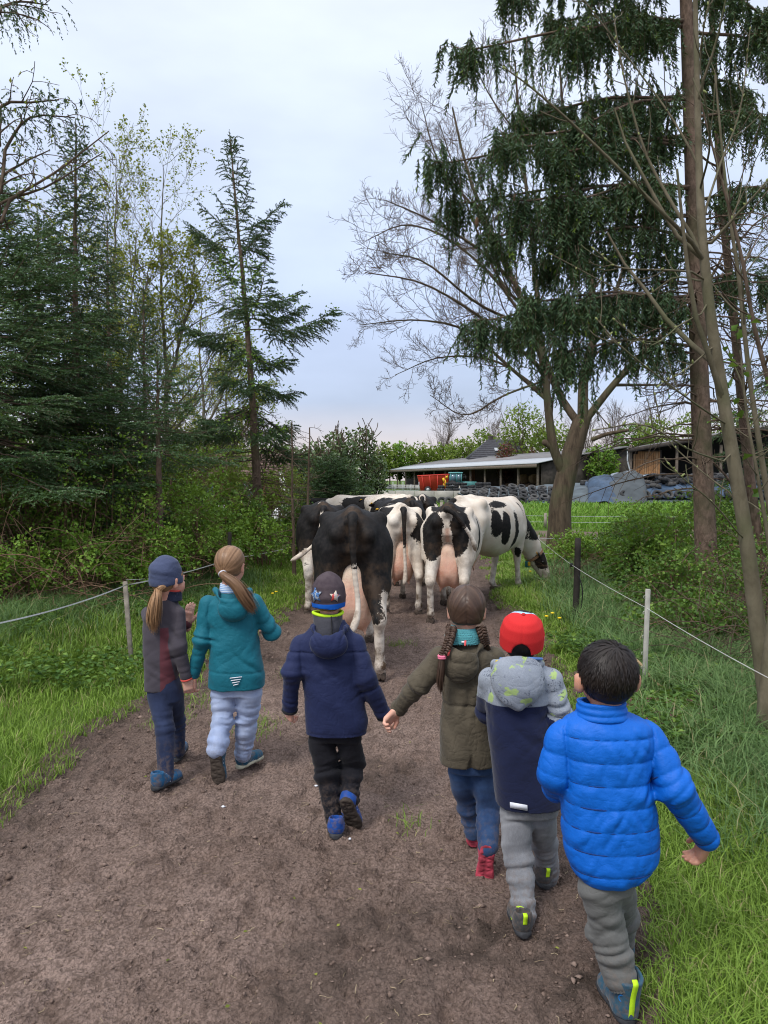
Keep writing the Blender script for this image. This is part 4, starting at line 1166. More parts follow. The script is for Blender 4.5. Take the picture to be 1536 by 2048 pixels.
# ---- boy in the red cap -------------------------------------------------------
def kid_cap():
    k = Kid('child in red baseball cap with light blue front and grey patterned hood over navy jacket', 3.1, 1045, SKIN_TAN); J = k.J; k.ear = 1.0
    rows = k.torso_stations([(1606, 992, 1124, .105, 0), (1580, 988, 1124, .11, 0), (1530, 984, 1112, .105, 0), (1470, 976, 1100, .10, 0), (1420, 972, 1096, .098, 0), (1385, 970, 1098, .094, 0), (1352, 974, 1102, .082, 0), (1330, 1000, 1090, .066, 0), (1318, 1012, 1075, .054, .01)])
    armR = k.limb([(1100, 1362, -.01, .052), (1117, 1428, -.02, .049), (1085, 1482, .16, .040)])
    armL = k.limb([(980, 1358, .02, .050), (976, 1420, .12, .046), (985, 1440, .24, .038)])
    s = SDF(); k.loft_rows(s, rows, 0, 2.3)
    for pts, rs in (armR, armL): s.chain(pts, rs, .022)
    hem = rows[0][0]
    its = arm_folds((armR, armL), .009, .040) + [(J(1060, 1480, -.1), V(.8, 0, 1), .12, .003, .14, 0)]
    v, f = s.mesh(.0062, jacket_disp(rows, its, .004, 6, 6))
    def print_mat(nm, two):
        t = NT(nm); co = t.co()
        g = t.noise(co, 500, 2); c = t.mix(t.rng(g, .35, .65), (.20, .225, .265), (.29, .32, .37))
        lime = t.rng(t.noise(co, 17, 3, .5, .3), .615, .65)
        c = t.mix(t.math('MULTIPLY', lime, .8), c, (.36, .50, .13))
        n = t.noise(co, 36, 2, .5, 1.2); msk = t.rng(t.noise(co, 12, 2, .5), .52, .56)
        line = t.math('MULTIPLY', t.math('SUBTRACT', 1.0, t.rng(t.math('ABSOLUTE', t.math('SUBTRACT', n, .5)), .008, .022)), msk)
        c = t.mix(t.math('MULTIPLY', line, .85), c, (.035, .045, .075))
        if two: c = t.mix(t.rng(t.attr('navy'), -.0015, .0015), c, (.009, .0135, .045))
        b = t.bump(t.noise(co, 36, 3), .3, .006); w1 = t.noise(t.map(co, (1, 1, 1.5), (.5, .3, .4)), 11, 2, .45, .8)
        t.bump(t.math('POWER', t.math('ABSOLUTE', t.math('SUBTRACT', w1, .5)), .6), .25, .014, b)
        return t.fin(c, .88, .2, **{'Sheen Weight': .12})
    zb = J(1040, 1401)[2]
    pr = armR[0]
    def dseg(p, a, b):
        ab = b - a; tt = ((p - a) @ ab) / (ab @ ab); tc = np.clip(tt, 0, 1); return np.linalg.norm(p - a - tc[:, None] * ab, axis=1), tt
    d1, _ = dseg(v, pr[0], pr[1]); d2, t2 = dseg(v, pr[1], pr[2])
    nv = zb - v[:, 2]
    arm = np.minimum(d1 - .057, d2 - .057)
    nv = np.minimum(nv, arm); nv = np.where((d2 < .056), (t2 - .55) * .1, nv)
    jk = obj('jacket', mesh_np('jacket', v, f, True, {'navy': nv}), print_mat('grey_print_and_navy_softshell', True), k.t)
    s = SDF(); hood_sdf(k, s, J(992, 1322, -.045), J(1030, 1330, -.10), J(1082, 1322, -.045), J(1042, 1385, -.115), .105, .060, .016)
    s.ell(J(1040, 1375, -.105), V(.09, .05, .07), None, .03)
    s.cap(J(1022, 1400, -.12), J(1036, 1412, -.12), .022, .018, .03)
    hd = fin_mesh('hood', s.mesh(.0045, fold_fn([(J(1050, 1370, -.13), V(1, 0, .3), .06, .006, .08, 0), (J(1035, 1350, -.14), V(.4, 0, 1), .05, .004, .07, .5)], .004, 10, 5)), print_mat('grey_print_jersey', False), jk)
    m = MB(); m.tube(smooth_path([J(1000, 1318, -.075), J(1025, 1317, -.10), J(1060, 1317, -.10), J(1084, 1318, -.06)], 14), .0065, 6); m.build('hood_lining', cloth('blue_lining', (.10, .22, .52)), hd, True)
    m = MB(); m.tube(smooth_path([J(993, 1323, -.07), J(1000, 1322, -.09), J(1008, 1321.5, -.10)], 6), .006, 6); m.build('neck_tape', cloth('yellow_tape', (.75, .55, .02)), hd, True)
    q = []
    for (x, y) in ((1012, 1584.5), (1044, 1586.5), (1044.5, 1598), (1012.5, 1596)):
        p = J(x, y); q.append(V(p[0], surf_y(rows, p[2], p[0], .009, 2.3), p[2]))
    stitched_label(k, q, M_WHITE_PRINT, 'reflector_patch', jk)
    C = J(1044, 1272, 0); F = head_frame(10, 15, 3); sc = 1.0
    legs = [k.limb([(1030, 1632, 0, .062), (1037, 1715, -.03, .054), (1049, 1828, -.11, .046)]), k.limb([(1083, 1632, .02, .060), (1090, 1690, .12, .053), (1095, 1752, .20, .045)])]
    hip = k.torso_stations([(1625, 1001, 1114, .080, 0), (1602, 1000, 1116, .095, 0), (1565, 1000, 1110, .095, 0)])
    legs_mesh(k, legs, hip, denim('grey_denim', (.155, .160, .175), (.27, .275, .29)), 'jeans', leg_folds(legs, .008, .007, .026), .0066, .004)
    k.make_body(rows, (armR, armL), legs, (C, F, sc),
        [(J(1080, 1490, .18), V(-.5, .7, -.4), V(0, .2, -1), 1, dict(curl=(.4, .5, .4))), (J(988, 1442, .25), V(.3, .9, 0), V(0, .2, -1), -1, dict(curl=(.4, .5, .4)))])
    up = cloth('charcoal_shoe', (.055, .056, .058), .8); dk = cloth('black_trim', (.012,) * 3)
    a = ground_at(1049, 1884) - k.root
    put_shoe('shoe', k.t, a + V(.0, 0, .014), a + V(-.006, .2, .016), V(1, .02, 0), (up, M_SOLE_DARK, dk, M_LIME), .20, None, M_LIME)
    a = ground_at(1094, 1786) - k.root
    put_shoe('shoe', k.t, a + V(0, 0, .014), a + V(-.035, .2, .018), V(1, .15, 0), (up, M_SOLE_DARK, dk, M_LIME), .20, None, M_LIME)
    # cap
    W = lambda x, y, z: C + F @ (V(x, y, z) * sc)
    s = SDF(); s.loft(W(0, -.014, -.030), W(0, -.014, .112), [(0, 0, 0, .088, .105), (.4, 0, -.002, .089, .106), (.7, 0, -.008, .078, .094), (.88, 0, -.016, .056, .068), (.97, 0, -.022, .030, .036), (1, 0, -.024, .014, .016)], F[:, 0], 0, 2.1)
    s.loft(W(0, -.014, -.06), W(0, -.014, .05), [(0, 0, 0, .080, .097), (.6, 0, 0, .080, .097), (1, 0, 0, .05, .06)], F[:, 0], .003, 2.1, 's')
    s.ell(W(-.0, -.125, -.034), V(.040, .05, .056) * sc, F, .004, 's')
    def seams(p):
        l = (p - C) @ F / sc; a = np.arctan2(l[..., 0], -(l[..., 1] + .014)); r = np.hypot(l[..., 0], l[..., 1] + .014)
        d = np.abs(((a / (math.pi / 3) + .5) % 1) - .5) * (math.pi / 3) * np.maximum(r, .005)
        return .0022 * np.exp(-(d / .004) ** 2) - .0015 * fbm(p, 14, 2)
    v, f = s.mesh(.0042, seams)
    l = (v - C) @ F / sc; a = np.abs(np.arctan2(l[:, 0], (l[:, 1] + .040)))
    t = NT('red_cap_cotton'); co = t.co()
    c = t.mix(t.rng(t.noise(co, 500, 2), .35, .65), (.52, .018, .020), (.60, .030, .030)); c = t.mix(t.rng(t.attr('front'), -.02, .02), c, (.36, .60, .78))
    t.bump(t.noise(co, 45, 3), .12, .004)
    cap = obj('cap', mesh_np('cap', v, f, True, {'front': math.pi / 4.6 - a + .02}), t.fin(c, .82, .2), k.t)
    m = MB(); btn = W(0, -.038, .115); m.tube([btn - F[:, 2] * .006, btn + F[:, 2] * .001, btn + F[:, 2] * .004], [.009, .008, .003], 10); m.build('button', mat_simple('red_cap_button', (.5, .02, .02)), cap, True)
    g = []
    for i in range(9):
        u = i / 8; rowp = []
        for j in range(13):
            b = (j / 12 - .5) * 1.9; x = .088 * math.sin(b) ; y = -.014 + .104 * math.cos(b) + .065 * u * math.cos(b * .8) ** .5
            rowp.append(W(x * (1 - .08 * u), y, -.020 - .012 * u - 1.6 * x * x))
        g.append(rowp)
    g = np.array(g).reshape(-1, 3); kx = np.arange(117).reshape(9, 13)
    q = np.stack([kx[:-1, :-1], kx[:-1, 1:], kx[1:, 1:], kx[1:, :-1]], -1).reshape(-1, 4)
    m = MB(); m.add(g, q); m.add(g - F[:, 2] * .004, q[:, ::-1]); m.build('visor', cloth('slate_blue_visor', (.10, .17, .36)), cap, True)
    parts = [hair_cap(C, F, sc, .008, -.070, .05, seed=15), scalp_strands(C, F, sc, V(0, -.05, .08), 500, .045, .010, .003, 16, -.062, .03)]
    keep = []
    v, f, r = parts[1]; lz = ((v.reshape(-1, 2 * NS, 3) - C) @ F)[:, 0, 2]; ix = np.where(lz < .005)[0]
    parts[1] = (v.reshape(-1, 2 * NS, 3)[ix].reshape(-1, 3), (np.arange(len(ix))[:, None, None] * 2 * NS + f.reshape(-1, NS - 1, 4)[0][None]).reshape(-1, 4), r.reshape(-1, 2 * NS)[ix].ravel())
    v, f, r = join_geo(parts); obj('hair', mesh_np('hair', v, f, True, {'rnd': r}), HAIR_BLACK, k.t)
    return k

# ---- boy in the blue quilted jacket --------------------------------------------
def kid_puffer():
    k = Kid('child with short black hair in bright blue quilted jacket, grey trousers and petrol blue boots', 2.45, 1212, SKIN_TAN); J = k.J; k.ear = 1.9
    rows = k.torso_stations([(1757, 1166, 1274, .070, -.03), (1745, 1147, 1291, .095, -.02), (1715, 1133, 1312, .112, -.01), (1685, 1127, 1317, .12, 0), (1640, 1124, 1313, .12, 0), (1595, 1124, 1304, .115, 0), (1550, 1124, 1299, .11, 0), (1507, 1122, 1300, .105, 0), (1468, 1117, 1305, .098, 0), (1450, 1118, 1304, .088, 0), (1438, 1126, 1294, .076, 0), (1428, 1150, 1258, .062, 0), (1420, 1158, 1250, .056, .005)])
    armR = k.limb([(1296, 1476, .0, .051), (1350, 1576, -.06, .055), (1412, 1674, .0, .043)])
    armL = k.limb([(1126, 1478, .0, .054), (1112, 1546, -.0, .056), (1116, 1572, .12, .05), (1120, 1560, .26, .040)])
    s = SDF(); k.loft_rows(s, rows, 0, 2.3)
    for pts, rs in (armR, armL): s.chain(pts, rs, .02)
    z0 = J(1212, 1463)[2]; pitch = .0705
    aR = armR[0]
    def seg(p, a, b):
        ab = b - a; L = math.sqrt(ab @ ab); t = np.clip(((p - a) @ ab) / (L * L), 0, 1); return np.sqrt(((p - a - t[..., None] * ab) ** 2).sum(-1)), t * L, L
    fl = fold_fn([(J(1230, 1500, -.12), V(1, 0, .35), .050, .004, .08, 0), (J(1180, 1560, -.12), V(1, 0, -.4), .045, .004, .08, 0), (J(1220, 1640, -.12), V(1, 0, -.35), .055, .0035, .09, 0), (J(1260, 1600, -.12), V(1, 0, .5), .05, .003, .07, 0), (J(1160, 1690, -.1), V(1, 0, .5), .05, .003, .07, 0),
                  (aR[1], aR[2] - aR[0], .04, .007, .10, .4), (aR[0] * .5 + aR[1] * .5, V(1, 0, -.2), .035, .004, .08, 0)] + [(V(x_, -.11, z_), V(s_, 0, .5), .035, .0042, .06, .2) for x_, z_, s_ in zip(np.random.default_rng(4).uniform(-.12, .12, 14), np.random.default_rng(5).uniform(.50, .95, 14), np.random.default_rng(6).choice([-1., 1.], 14))], .0035, 10, 7)
    def quilt(p):
        d1, t1, L1 = seg(p, aR[0], aR[1]); d2, t2, L2 = seg(p, aR[1], aR[2])
        l1, u1, M1 = seg(p, armL[0][0], armL[0][1]); l2, u2, M2 = seg(p, armL[0][1], armL[0][2]); l3, u3, M3 = seg(p, armL[0][2], armL[0][3])
        dr = np.minimum(d1, d2); dl = np.minimum(np.minimum(l1, l2), l3)
        tr = np.where(d1 < d2, t1, L1 + t2); tl = np.where(l1 < l2, u1, M1 + u2)
        hw = np.interp(p[..., 2], [r[0] for r in rows], [r[3] for r in rows]); cx = np.interp(p[..., 2], [r[0] for r in rows], [r[1] for r in rows])
        onR = (dr < .075) & (p[..., 0] > cx + hw * .93); onL = (dl < .075) & (p[..., 0] < cx - hw * .93)
        sT = (z0 - p[..., 2]) / pitch
        sR = (tr - .045) / .068; sL = (tl - .04) / .068
        sv = np.where(onR, sR, np.where(onL, sL, sT))
        w = np.abs(np.sin(math.pi * sv)); amp = .0060
        amp = np.where((~onR) & (~onL) & (sT < 0), 0.004, amp)
        e = np.minimum(np.abs(dr - .066), .02) / .02
        q = -amp * ((w + 1e-4) ** .34 - .84)
        # seam where the sleeve meets the body
        j = np.exp(-((np.abs(p[..., 0] - cx) - hw * .93) / .006) ** 2) * (p[..., 2] > z0 - .17)
        return q + .006 * j + fl(p) * (.5 + .8 * w) - .0022 * noise3(p * V(1, 1, .22), 55.0, 3) * (1 - .6 * w)
    blue = cloth('bright_blue_nylon', (.001, .108, .50), .58, .0, .07, .35, 30, .008, .28, 5.0, .16)
    jk = fin_mesh('quilted_jacket', s.mesh(.0047, quilt), blue, k.t)
    seam_blue = cloth('dark_blue_seam', (.001, .030, .16), .7)  # darker blue for the tubes laid along the quilt grooves
    for i in range(8):                                                  # stitched seams round the body
        z = z0 - i * pitch
        zz = [r[0] for r in rows]
        if z < zz[0] + .004: break
        cx, cy, rx, ry = [np.interp(z, zz, [r[j] for r in rows]) for j in range(1, 5)]
        ring = []
        for a in np.linspace(math.pi * 1.0, math.pi * 2.0, 41):
            ca, sa = math.cos(a), math.sin(a); e = 2 / 2.4
            ring.append(V(cx + (rx - .0058) * abs(ca) ** e * np.sign(ca), cy + (ry - .0058) * abs(sa) ** e * np.sign(sa), z))
        m = MB(); m.tube(ring, .0026, 5); m.build('stitched_seam', seam_blue, jk, True)
    for (pts, rs), t0, st in ((armR, .045, .068), (armL, .04, .068)):
        cum = np.r_[0, np.cumsum(np.linalg.norm(np.diff(pts, axis=0), axis=1))]
        for i in range(1, 6):
            tt = t0 + st * i
            if tt > cum[2 if rs is armL[1] else -1] - .01: break
            j = min(np.searchsorted(cum, tt) - 1, len(pts) - 2); f_ = (tt - cum[j]) / (cum[j + 1] - cum[j]); c = pts[j] * (1 - f_) + pts[j + 1] * f_; fr = frame(pts[j + 1] - pts[j], V(0, 1, 0)); r_ = rs[j] * (1 - f_) + rs[j + 1] * f_ - .0046
            m = MB(); m.tube([c + (fr[:, 0] * math.cos(a) + fr[:, 2] * math.sin(a)) * r_ for a in np.linspace(0, 2 * math.pi, 25)], .0026, 5); m.build('stitched_seam', seam_blue, jk, True)
    s = SDF(); cc = V(J(1203, 1418)[0], .0, J(1203, 1418)[2])
    s.loft(cc + V(0, 0, -.030), cc + V(0, .004, .022), [(0, 0, 0, .080, .076), (.5, 0, 0, .077, .073), (1, 0, 0, .073, .070)], k=0)
    s.loft(cc + V(0, 0, -.005), cc + V(0, .004, .05), [(0, 0, 0, .060, .058), (1, 0, 0, .063, .060)], k=.004, op='s')
    fin_mesh('collar', s.mesh(.004, lambda p: -.004 * np.abs(np.sin((p[..., 2] - cc[2] + .006) / .021 * math.pi)) - .002 * fbm(p, 18, 2)), blue, jk)
    C = J(1213, 1353, .01); F = head_frame(-2, -1, 0); sc = 1.02
    legs = [k.limb([(1198, 1775, -.03, .062), (1213, 1858, .0, .056), (1238, 1945, -.03, .052)]), k.limb([(1232, 1775, .02, .060), (1241, 1830, .16, .052), (1243, 1890, .26, .046)])]
    hip = k.torso_stations([(1772, 1163, 1264, .080, 0), (1750, 1160, 1266, .090, 0), (1700, 1150, 1290, .095, 0)])
    lf = leg_folds(legs, .011, .012, .030)
    lf += [(legs[0][0][1] + V(0, 0, -.05), V(.3, 0, 1), .033, .009, .09, .6), (legs[0][0][0] * .6 + legs[0][0][1] * .4, V(.5, 0, 1), .05, .007, .10, .4)]
    tr = legs_mesh(k, legs, hip, cloth('grey_cotton_drill', (.125, .125, .120), .9, .1, .12, .3, 40), 'trousers', lf, .006, .005)
    m = MB(); d = unit(legs[0][0][2] - legs[0][0][1]); fr = frame(d, V(1, 0, 0)); b0 = legs[0][0][2] + d * .01
    n = 96; ring = []
    for u in (0, .012, .024, .034):
        for j in range(n):
            a = j / n * 2 * math.pi; r = .047 + .0022 * math.sin(a * 24) - .004 * u / .034
            ring.append(b0 + d * u + (fr[:, 0] * math.cos(a) + fr[:, 2] * math.sin(a)) * r)
    kk = np.arange(4 * n).reshape(4, n); q = np.stack([kk[:-1], np.roll(kk[:-1], -1, 1), np.roll(kk[1:], -1, 1), kk[1:]], -1).reshape(-1, 4)
    m.add(ring, q); m.build('elastic_cuff', cloth('grey_rib', (.10, .10, .098)), tr, True)
    ank = V(J(1247, 1965)[0], -.008, .09)
    body_legs = [([*legs[0][0], ank], [*legs[0][1], .045]), legs[1]]
    k.make_body(rows, (armR, armL), body_legs, (C, F, sc),
        [(J(1411, 1682, .0), V(-.05, .50, -.85), V(-1, .05, -.1), 1, dict(curl=(.50, .75, .5), sc=1.0, spread=.08)), (J(1120, 1558, .27), V(0, 1, -.1), V(0, .2, -1), -1, dict(curl=(.4, .5, .4)))])
    up = cloth('petrol_softshell_boot', (.030, .085, .130), .85)
    dk = cloth('black_trim', (.012,) * 3)
    a = V(J(1247, 1965)[0], -.045, 0)
    bt, W = put_shoe('boot', k.t, a + V(0, 0, .014), a + V(-.02, .2, .016), V(1, .1, 0), (up, M_SOLE_DARK, dk, dk), .215, None, M_LIME)
    # woven badge on the heel, left of the tab
    rimm = mat_simple('badge_blue', (.02, .20, .55), .6, .1); ctr = mat_simple('badge_grey', (.30, .36, .42), .6, .25, 60)
    def onb(x, z): return V(x, -.004 - (z - .06) * .16 - .013 * max(0, (z - .1) / .05) + x * x * 12, z)
    m = MB(); ring = [W(onb(-.026 + .0085 * math.cos(t_), .095 + .012 * math.sin(t_)) + V(0, -.003, 0)) for t_ in np.linspace(0, 2 * math.pi, 17)]; m.tube(ring, .0026, 6, False); bd = m.build('badge', rimm, bt, True)
    m = MB(); pts = [W(onb(-.026, .095) + V(0, -.003, 0))] + ring[:-1]; m.add(pts, [[0, 1 + i, 1 + (i + 1) % 16] for i in range(16)]); m.build('badge_centre', ctr, bd)
    m = MB(); st = []
    for j in range(10):
        r_ = .010 if j % 2 == 0 else .0045; t_ = math.pi / 2 + j * math.pi / 5; st.append(W(onb(.024 + r_ * math.cos(t_), .100 + r_ * 1.3 * math.sin(t_)) + V(0, -.004, 0)))
    st = [W(onb(.024, .10) + V(0, -.004, 0))] + st; m.add(st, [[0, 1 + i, 1 + (i + 1) % 10] for i in range(10)]); m.build('star_print', M_WHITE_PRINT, bt)
    a = V(.075, .27, .0)
    put_shoe('boot', k.t, legs[1][0][2] * V(1, 1, 0) + V(0, -.03, .03), legs[1][0][2] * V(1, 1, 0) + V(-.01, .17, .02), V(1, .05, 0), (up, M_SOLE_DARK, dk, dk), .215, None, M_LIME)
    # short hair with a whorl at the crown
    wh = V(.012, -.055, .088)
    parts = [hair_cap(C, F, sc, .012, -.070, .05, seed=18, h=.005)]
    parts.append(scalp_strands(C, F, sc, wh, 2600, .075, .0135, .0040, 19, -.060, .06, None, .010, .006))
    parts.append(scalp_strands(C, F, sc, wh, 900, .06, .016, .0036, 23, -.02, .06, None, .012, .012))
    v, f, r = join_geo(parts); obj('hair', mesh_np('hair', v, f, True, {'rnd': r}), HAIR_BLACK, k.t)
    return k

KIDS = [kid_beanie(), kid_teal(), kid_navy(), kid_parka(), kid_cap(), kid_puffer()]
# ------------------------------------------------------------------ cows
def coat_material():
    t = NT('holstein_coat'); co = t.co(); ps = t.attr('patch'); d = t.attr('dirt'); pk = t.attr('pink')
    n = t.noise(co, 26, 4, .6); hair = t.noise(t.map(co, (1, 1, .3)), 160, 3, .6)
    white = t.mix(t.rng(t.noise(co, 5, 4), .3, .7), (.60, .50, .40), (.74, .68, .60))
    black = t.mix(t.rng(n, .4, .7), (.007, .0065, .0068), (.020, .017, .016))
    edge = t.math('ADD', ps, t.rng(t.noise(co, 45, 3, .6), .3, .7, -.012, .012))
    c = t.mix(t.rng(edge, -.004, .004), white, black)
    c = t.mix(pk, c, (.62, .33, .24))
    dm = t.math('MULTIPLY', d, t.rng(t.noise(co, 9, 5, .65), .42, .60))
    c = t.mix(dm, c, (.105, .066, .040))
    t.bump(hair, .25, .004)
    return t.fin(c, .68, .18)
M_COAT = coat_material()
def udder_material():
    t = NT('udder_skin'); co = t.co()
    c = t.mix(t.rng(t.noise(co, 7, 4), .35, .65), (.62, .30, .21), (.70, .44, .33)); c = t.mix(t.attr('pale'), c, (.74, .58, .44))
    w = t.noise(co, 24, 3, .6, 1.0); c = t.mix(t.math('MULTIPLY', t.rng(t.math('ABSOLUTE', t.math('SUBTRACT', w, .5)), .03, .0), .35), c, (.45, .22, .16))
    t.bump(w, .35, .012)
    return t.fin(c, .6, .3, **{'Subsurface Weight': .08, 'Subsurface Radius': (.02, .008, .004)})
M_UDDER = udder_material()
M_HOOF = mat_simple('muddy_hoof', (.075, .055, .042), .85, .4, 30, .5, 80, .006)
M_LEATHER = mat_simple('worn_leather_strap', (.30, .17, .10), .7, .25, 30, .3, 120, .002)
M_EYE = mat_simple('cow_eye', (.006, .005, .005), .12, 0, 5, 0, 0, spec=.6)
M_TAGY = mat_simple('yellow_tag', (.75, .42, .02), .5, .05, 20, 0, 0)
M_TAGG = mat_simple('green_plastic', (.02, .16, .14), .5, .05, 20, 0, 0)

def cow(label, x, y, yaw, patch, legs=None, neck=None, tail=None, udder=(1, 1), sc=1.0, h=.022, belly=1.0, pale_udder=.3, far=False, group='dairy cows walking up the track'):
    """yaw: heading turned to the right of straight ahead; head at local +Y"""
    t = thing('cow', label, 'cow', (x, y, float(path_z(np.array([x]), np.array([y]))[0]) * .5), -R(yaw), group)
    t.scale = (sc,) * 3
    s = SDF()
    st = [(-.80, 0, 1.235, .150, .130), (-.70, 0, 1.215, .225, .215), (-.46, 0, 1.170, .275, .285), (-.2, 0, 1.060, .335 * belly, .390), (.15, 0, .995, .370 * belly, .440),
          (.5, 0, 1.02, .315 * belly, .410), (.75, 0, 1.08, .235, .355), (.92, 0, 1.13, .165, .255)]
    s.loft(V(0, -.80, 0), V(0, .92, 0), [((a + .8) / 1.72, b, c, d, e) for a, b, c, d, e in st], (-1, 0, 0), 0, 2.25)
    s.chain([V(0, .82, 1.395), V(0, .3, 1.375), V(0, -.35, 1.435), V(0, -.66, 1.425), V(0, -.80, 1.375)], [.055, .038, .042, .050, .045], .07)
    for q in (-1, 1):
        s.ell(V(q * .245, -.42, 1.375), (.045, .07, .045), None, .12)          # hooks
        s.ell(V(q * .135, -.79, 1.255), (.042, .05, .045), None, .08)           # pins
        s.cap(V(q * .23, -.42, 1.36), V(q * .13, -.78, 1.25), .05, .045, .06)
        s.ell(V(q * .19, .62, 1.02), (.11, .21, .27), euler(.25, 0, 0), .09)   # shoulder
        s.ell(V(q * .10, -.60, 1.31), (.09, .17, .06), None, .05, 's') if False else None
    L = dict(rl=0, rr=0, fl=0, fr=0, xl=0, xr=0); L.update(legs or {})
    hoofs = []
    for q, key, xo in ((-1, 'rl', L['xl']), (1, 'rr', L['xr'])):
        o = L[key]; X = q * .205 + xo
        s.cap(V(q * .175, -.52, 1.12), V(q * .195, -.60 + o * .25, .82), .185, .135, .08)
        s.cap(V(q * .175, -.70, 1.10), V(q * .195, -.70 + o * .3, .80), .085, .075, .08)
        hk = V(X, -.80 + o * .75, .53); ft = V(X + q * .005, -.70 + o, .13)
        s.cap(V(q * .195, -.62 + o * .28, .82), hk, .115, .056, .06)
        s.cap(V(q * .195, -.74 + o * .3, .80), hk + V(0, -.02, .02), .055, .036, .05)
        s.ell(hk + V(0, -.008, 0), (.052, .062, .066), None, .03)
        s.cap(hk, ft, .045, .041, .025); s.ell(ft, (.050, .055, .052), None, .025)
        tp = V(X + q * .01, -.65 + o, .065); s.cap(ft, tp, .042, .046, .02); hoofs.append((tp, q))
    for q, key in ((-1, 'fl'), (1, 'fr')):
        o = L[key]; X = q * .165
        kn = V(X, .64 + o * .5, .48); ft = V(X, .62 + o, .13)
        s.cap(V(q * .19, .62, .92), V(X, .66 + o * .25, .66), .125, .085, .07); s.cap(V(X, .66 + o * .25, .66), kn, .080, .050, .05)
        s.ell(kn, (.054, .056, .066), None, .03); s.cap(kn, ft, .042, .039, .025); s.ell(ft, (.049, .052, .05), None, .02)
        tp = V(X, .67 + o, .065); s.cap(ft, tp, .041, .045, .02); hoofs.append((tp, q))
    nk = neck or dict(p=[V(0, .78, 1.14), V(0, 1.10, 1.20), V(0, 1.42, 1.26)], d=V(0, .75, -.66), up=V(0, .66, .75))
    p = smooth_path(nk['p'], 5)
    s.chain(p, [.215, .19, .165, .145, .125], .06); s.chain(p + V(0, 0, -.10), [.16, .14, .12, .10, .085], .07)
    d = unit(nk['d']); up = unit(nk['up'] - d * (nk['up'] @ d)); rt = np.cross(d, up); F = np.stack([rt, d, up], 1); B = p[-1]
    W = lambda a, b, c: B + F @ V(a, b, c)
    s.ell(W(0, .05, .0), (.105, .14, .115), F, .05)
    s.loft(W(0, -.02, .01), W(0, .46, -.02), [(0, 0, 0, .105, .115), (.3, 0, 0, .100, .115), (.6, 0, -.0, .076, .09), (.85, 0, -.0, .066, .068), (.95, 0, 0, .068, .060), (1, 0, 0, .045, .04)], -rt, .05, 2.3)
    s.cap(W(0, .06, -.09), W(0, .34, -.07), .060, .036, .05)
    for q in (-1, 1):
        s.ell(W(q * .088, .13, .045), (.035, .045, .035), F, .03)
        s.ell(W(q * .030, .455, .0), (.013, .014, .012), F, .012, 's')
    def disp(a): return -.010 * fbm(a, 4.0, 2, y) - .0025 * fbm(a, 16, 2, y)
    v, f = s.mesh(h, disp)
    if not far or True:
        ns = .05 * fbm(v, 3.0, 2, 5) + .022 * fbm(v, 11.0, 2, 9)
        pv = np.full(len(v), -.3)
        head = (v - B) @ F; hmask = (head[:, 1] > -.02) & (np.linalg.norm(v - B, axis=1) < .62)
        for c, r, sg in patch:
            e = (1 - np.sqrt((((v - np.asarray(c)) / np.asarray(r)) ** 2).sum(1))) * np.min(r) + ns
            pv = np.maximum(pv, e) if sg > 0 else np.minimum(pv, -e)
        for c, r, sg in nk.get('patch', []):
            e = (1 - np.sqrt((((head - np.asarray(c)) / np.asarray(r)) ** 2).sum(1))) * np.min(r) + ns * .5
            pv = np.where(hmask, np.maximum(pv, e) if sg > 0 else np.minimum(pv, -e), pv)
        dirt = np.clip((.62 - v[:, 2]) / .5, 0, 1) * .75 + .55 * np.exp(-((v[:, 0] / .09) ** 2)) * (v[:, 1] < -.62) * (v[:, 2] > .7) + .35 * (v[:, 1] < -.45) * (v[:, 2] < 1.0)
        pink = np.clip(.85 * np.exp(-((v[:, 0] / .030) ** 2)) * (v[:, 1] < -.70) * (v[:, 2] > .82) * (v[:, 2] < 1.18), 0, 1) * (pv < 0)
        mz = sstep(.38, .44, head[:, 1]) * hmask; pink = np.maximum(pink, .75 * mz)
    obj('body', mesh_np('body', v, f, True, {'patch': pv, 'dirt': np.clip(dirt, 0, 1), 'pink': pink}), M_COAT, t)
    for tp, q in hoofs:
        m = SDF()
        for c in (-1, 1):
            m.loft(V(tp[0] + c * .026, tp[1] - .055, 0), V(tp[0] + c * .024, tp[1] + .078, 0), [(0, 0, .030, .022, .034), (.3, 0, .034, .027, .040), (.75, 0, .024, .026, .028), (1, c * .004, .010, .012, .012)], (-1, 0, 0), .006, 2.6)
        fin_mesh('hoof', m.mesh(.013), M_HOOF, t)
    # udder
    if udder[0] > 0:
        a, b = udder; m = SDF()
        m.ell(V(0, -.48, .66), (.168 * a, .26, .215 * b), None, 0)
        for q in (-1, 1):
            m.ell(V(q * .070 * a, -.58, .635), (.098 * a, .135, .20 * b), None, .035)
        m.ell(V(0, -.655, .80), (.105 * a, .075, .20), None, .07)
        m.cap(V(0, -.735, .86), V(0, -.755, .52), .010, .008, .02, 's')
        bz = .66 - .215 * b
        for qx in (-1, 1):
            for qy in (-.60, -.40): m.cap(V(qx * .085 * a, qy, bz + .05), V(qx * .098 * a, qy - .008, bz - .045), .021, .013, .02)
        v, f = m.mesh(.02 if far else .016, lambda q: -.006 * fbm(q, 9, 2, x))
        pale = np.clip((v[:, 2] - .70) / .22, 0, 1) * .6 + pale_udder * (.5 + .8 * noise3(v, 9.0))
        fin_mesh('udder', (v, f), M_UDDER, t, {'pale': np.clip(pale, 0, 1)})
    # tail with its switch
    tp = tail or dict(p=[V(0, -.78, 1.41), V(0, -.87, 1.36), V(0, -.885, 1.15), V(.01, -.87, .85), V(.02, -.86, .55), V(.0, -.87, .42)], black=.55)
    pp = smooth_path(tp['p'], 30); u = np.linspace(0, 1, 30)
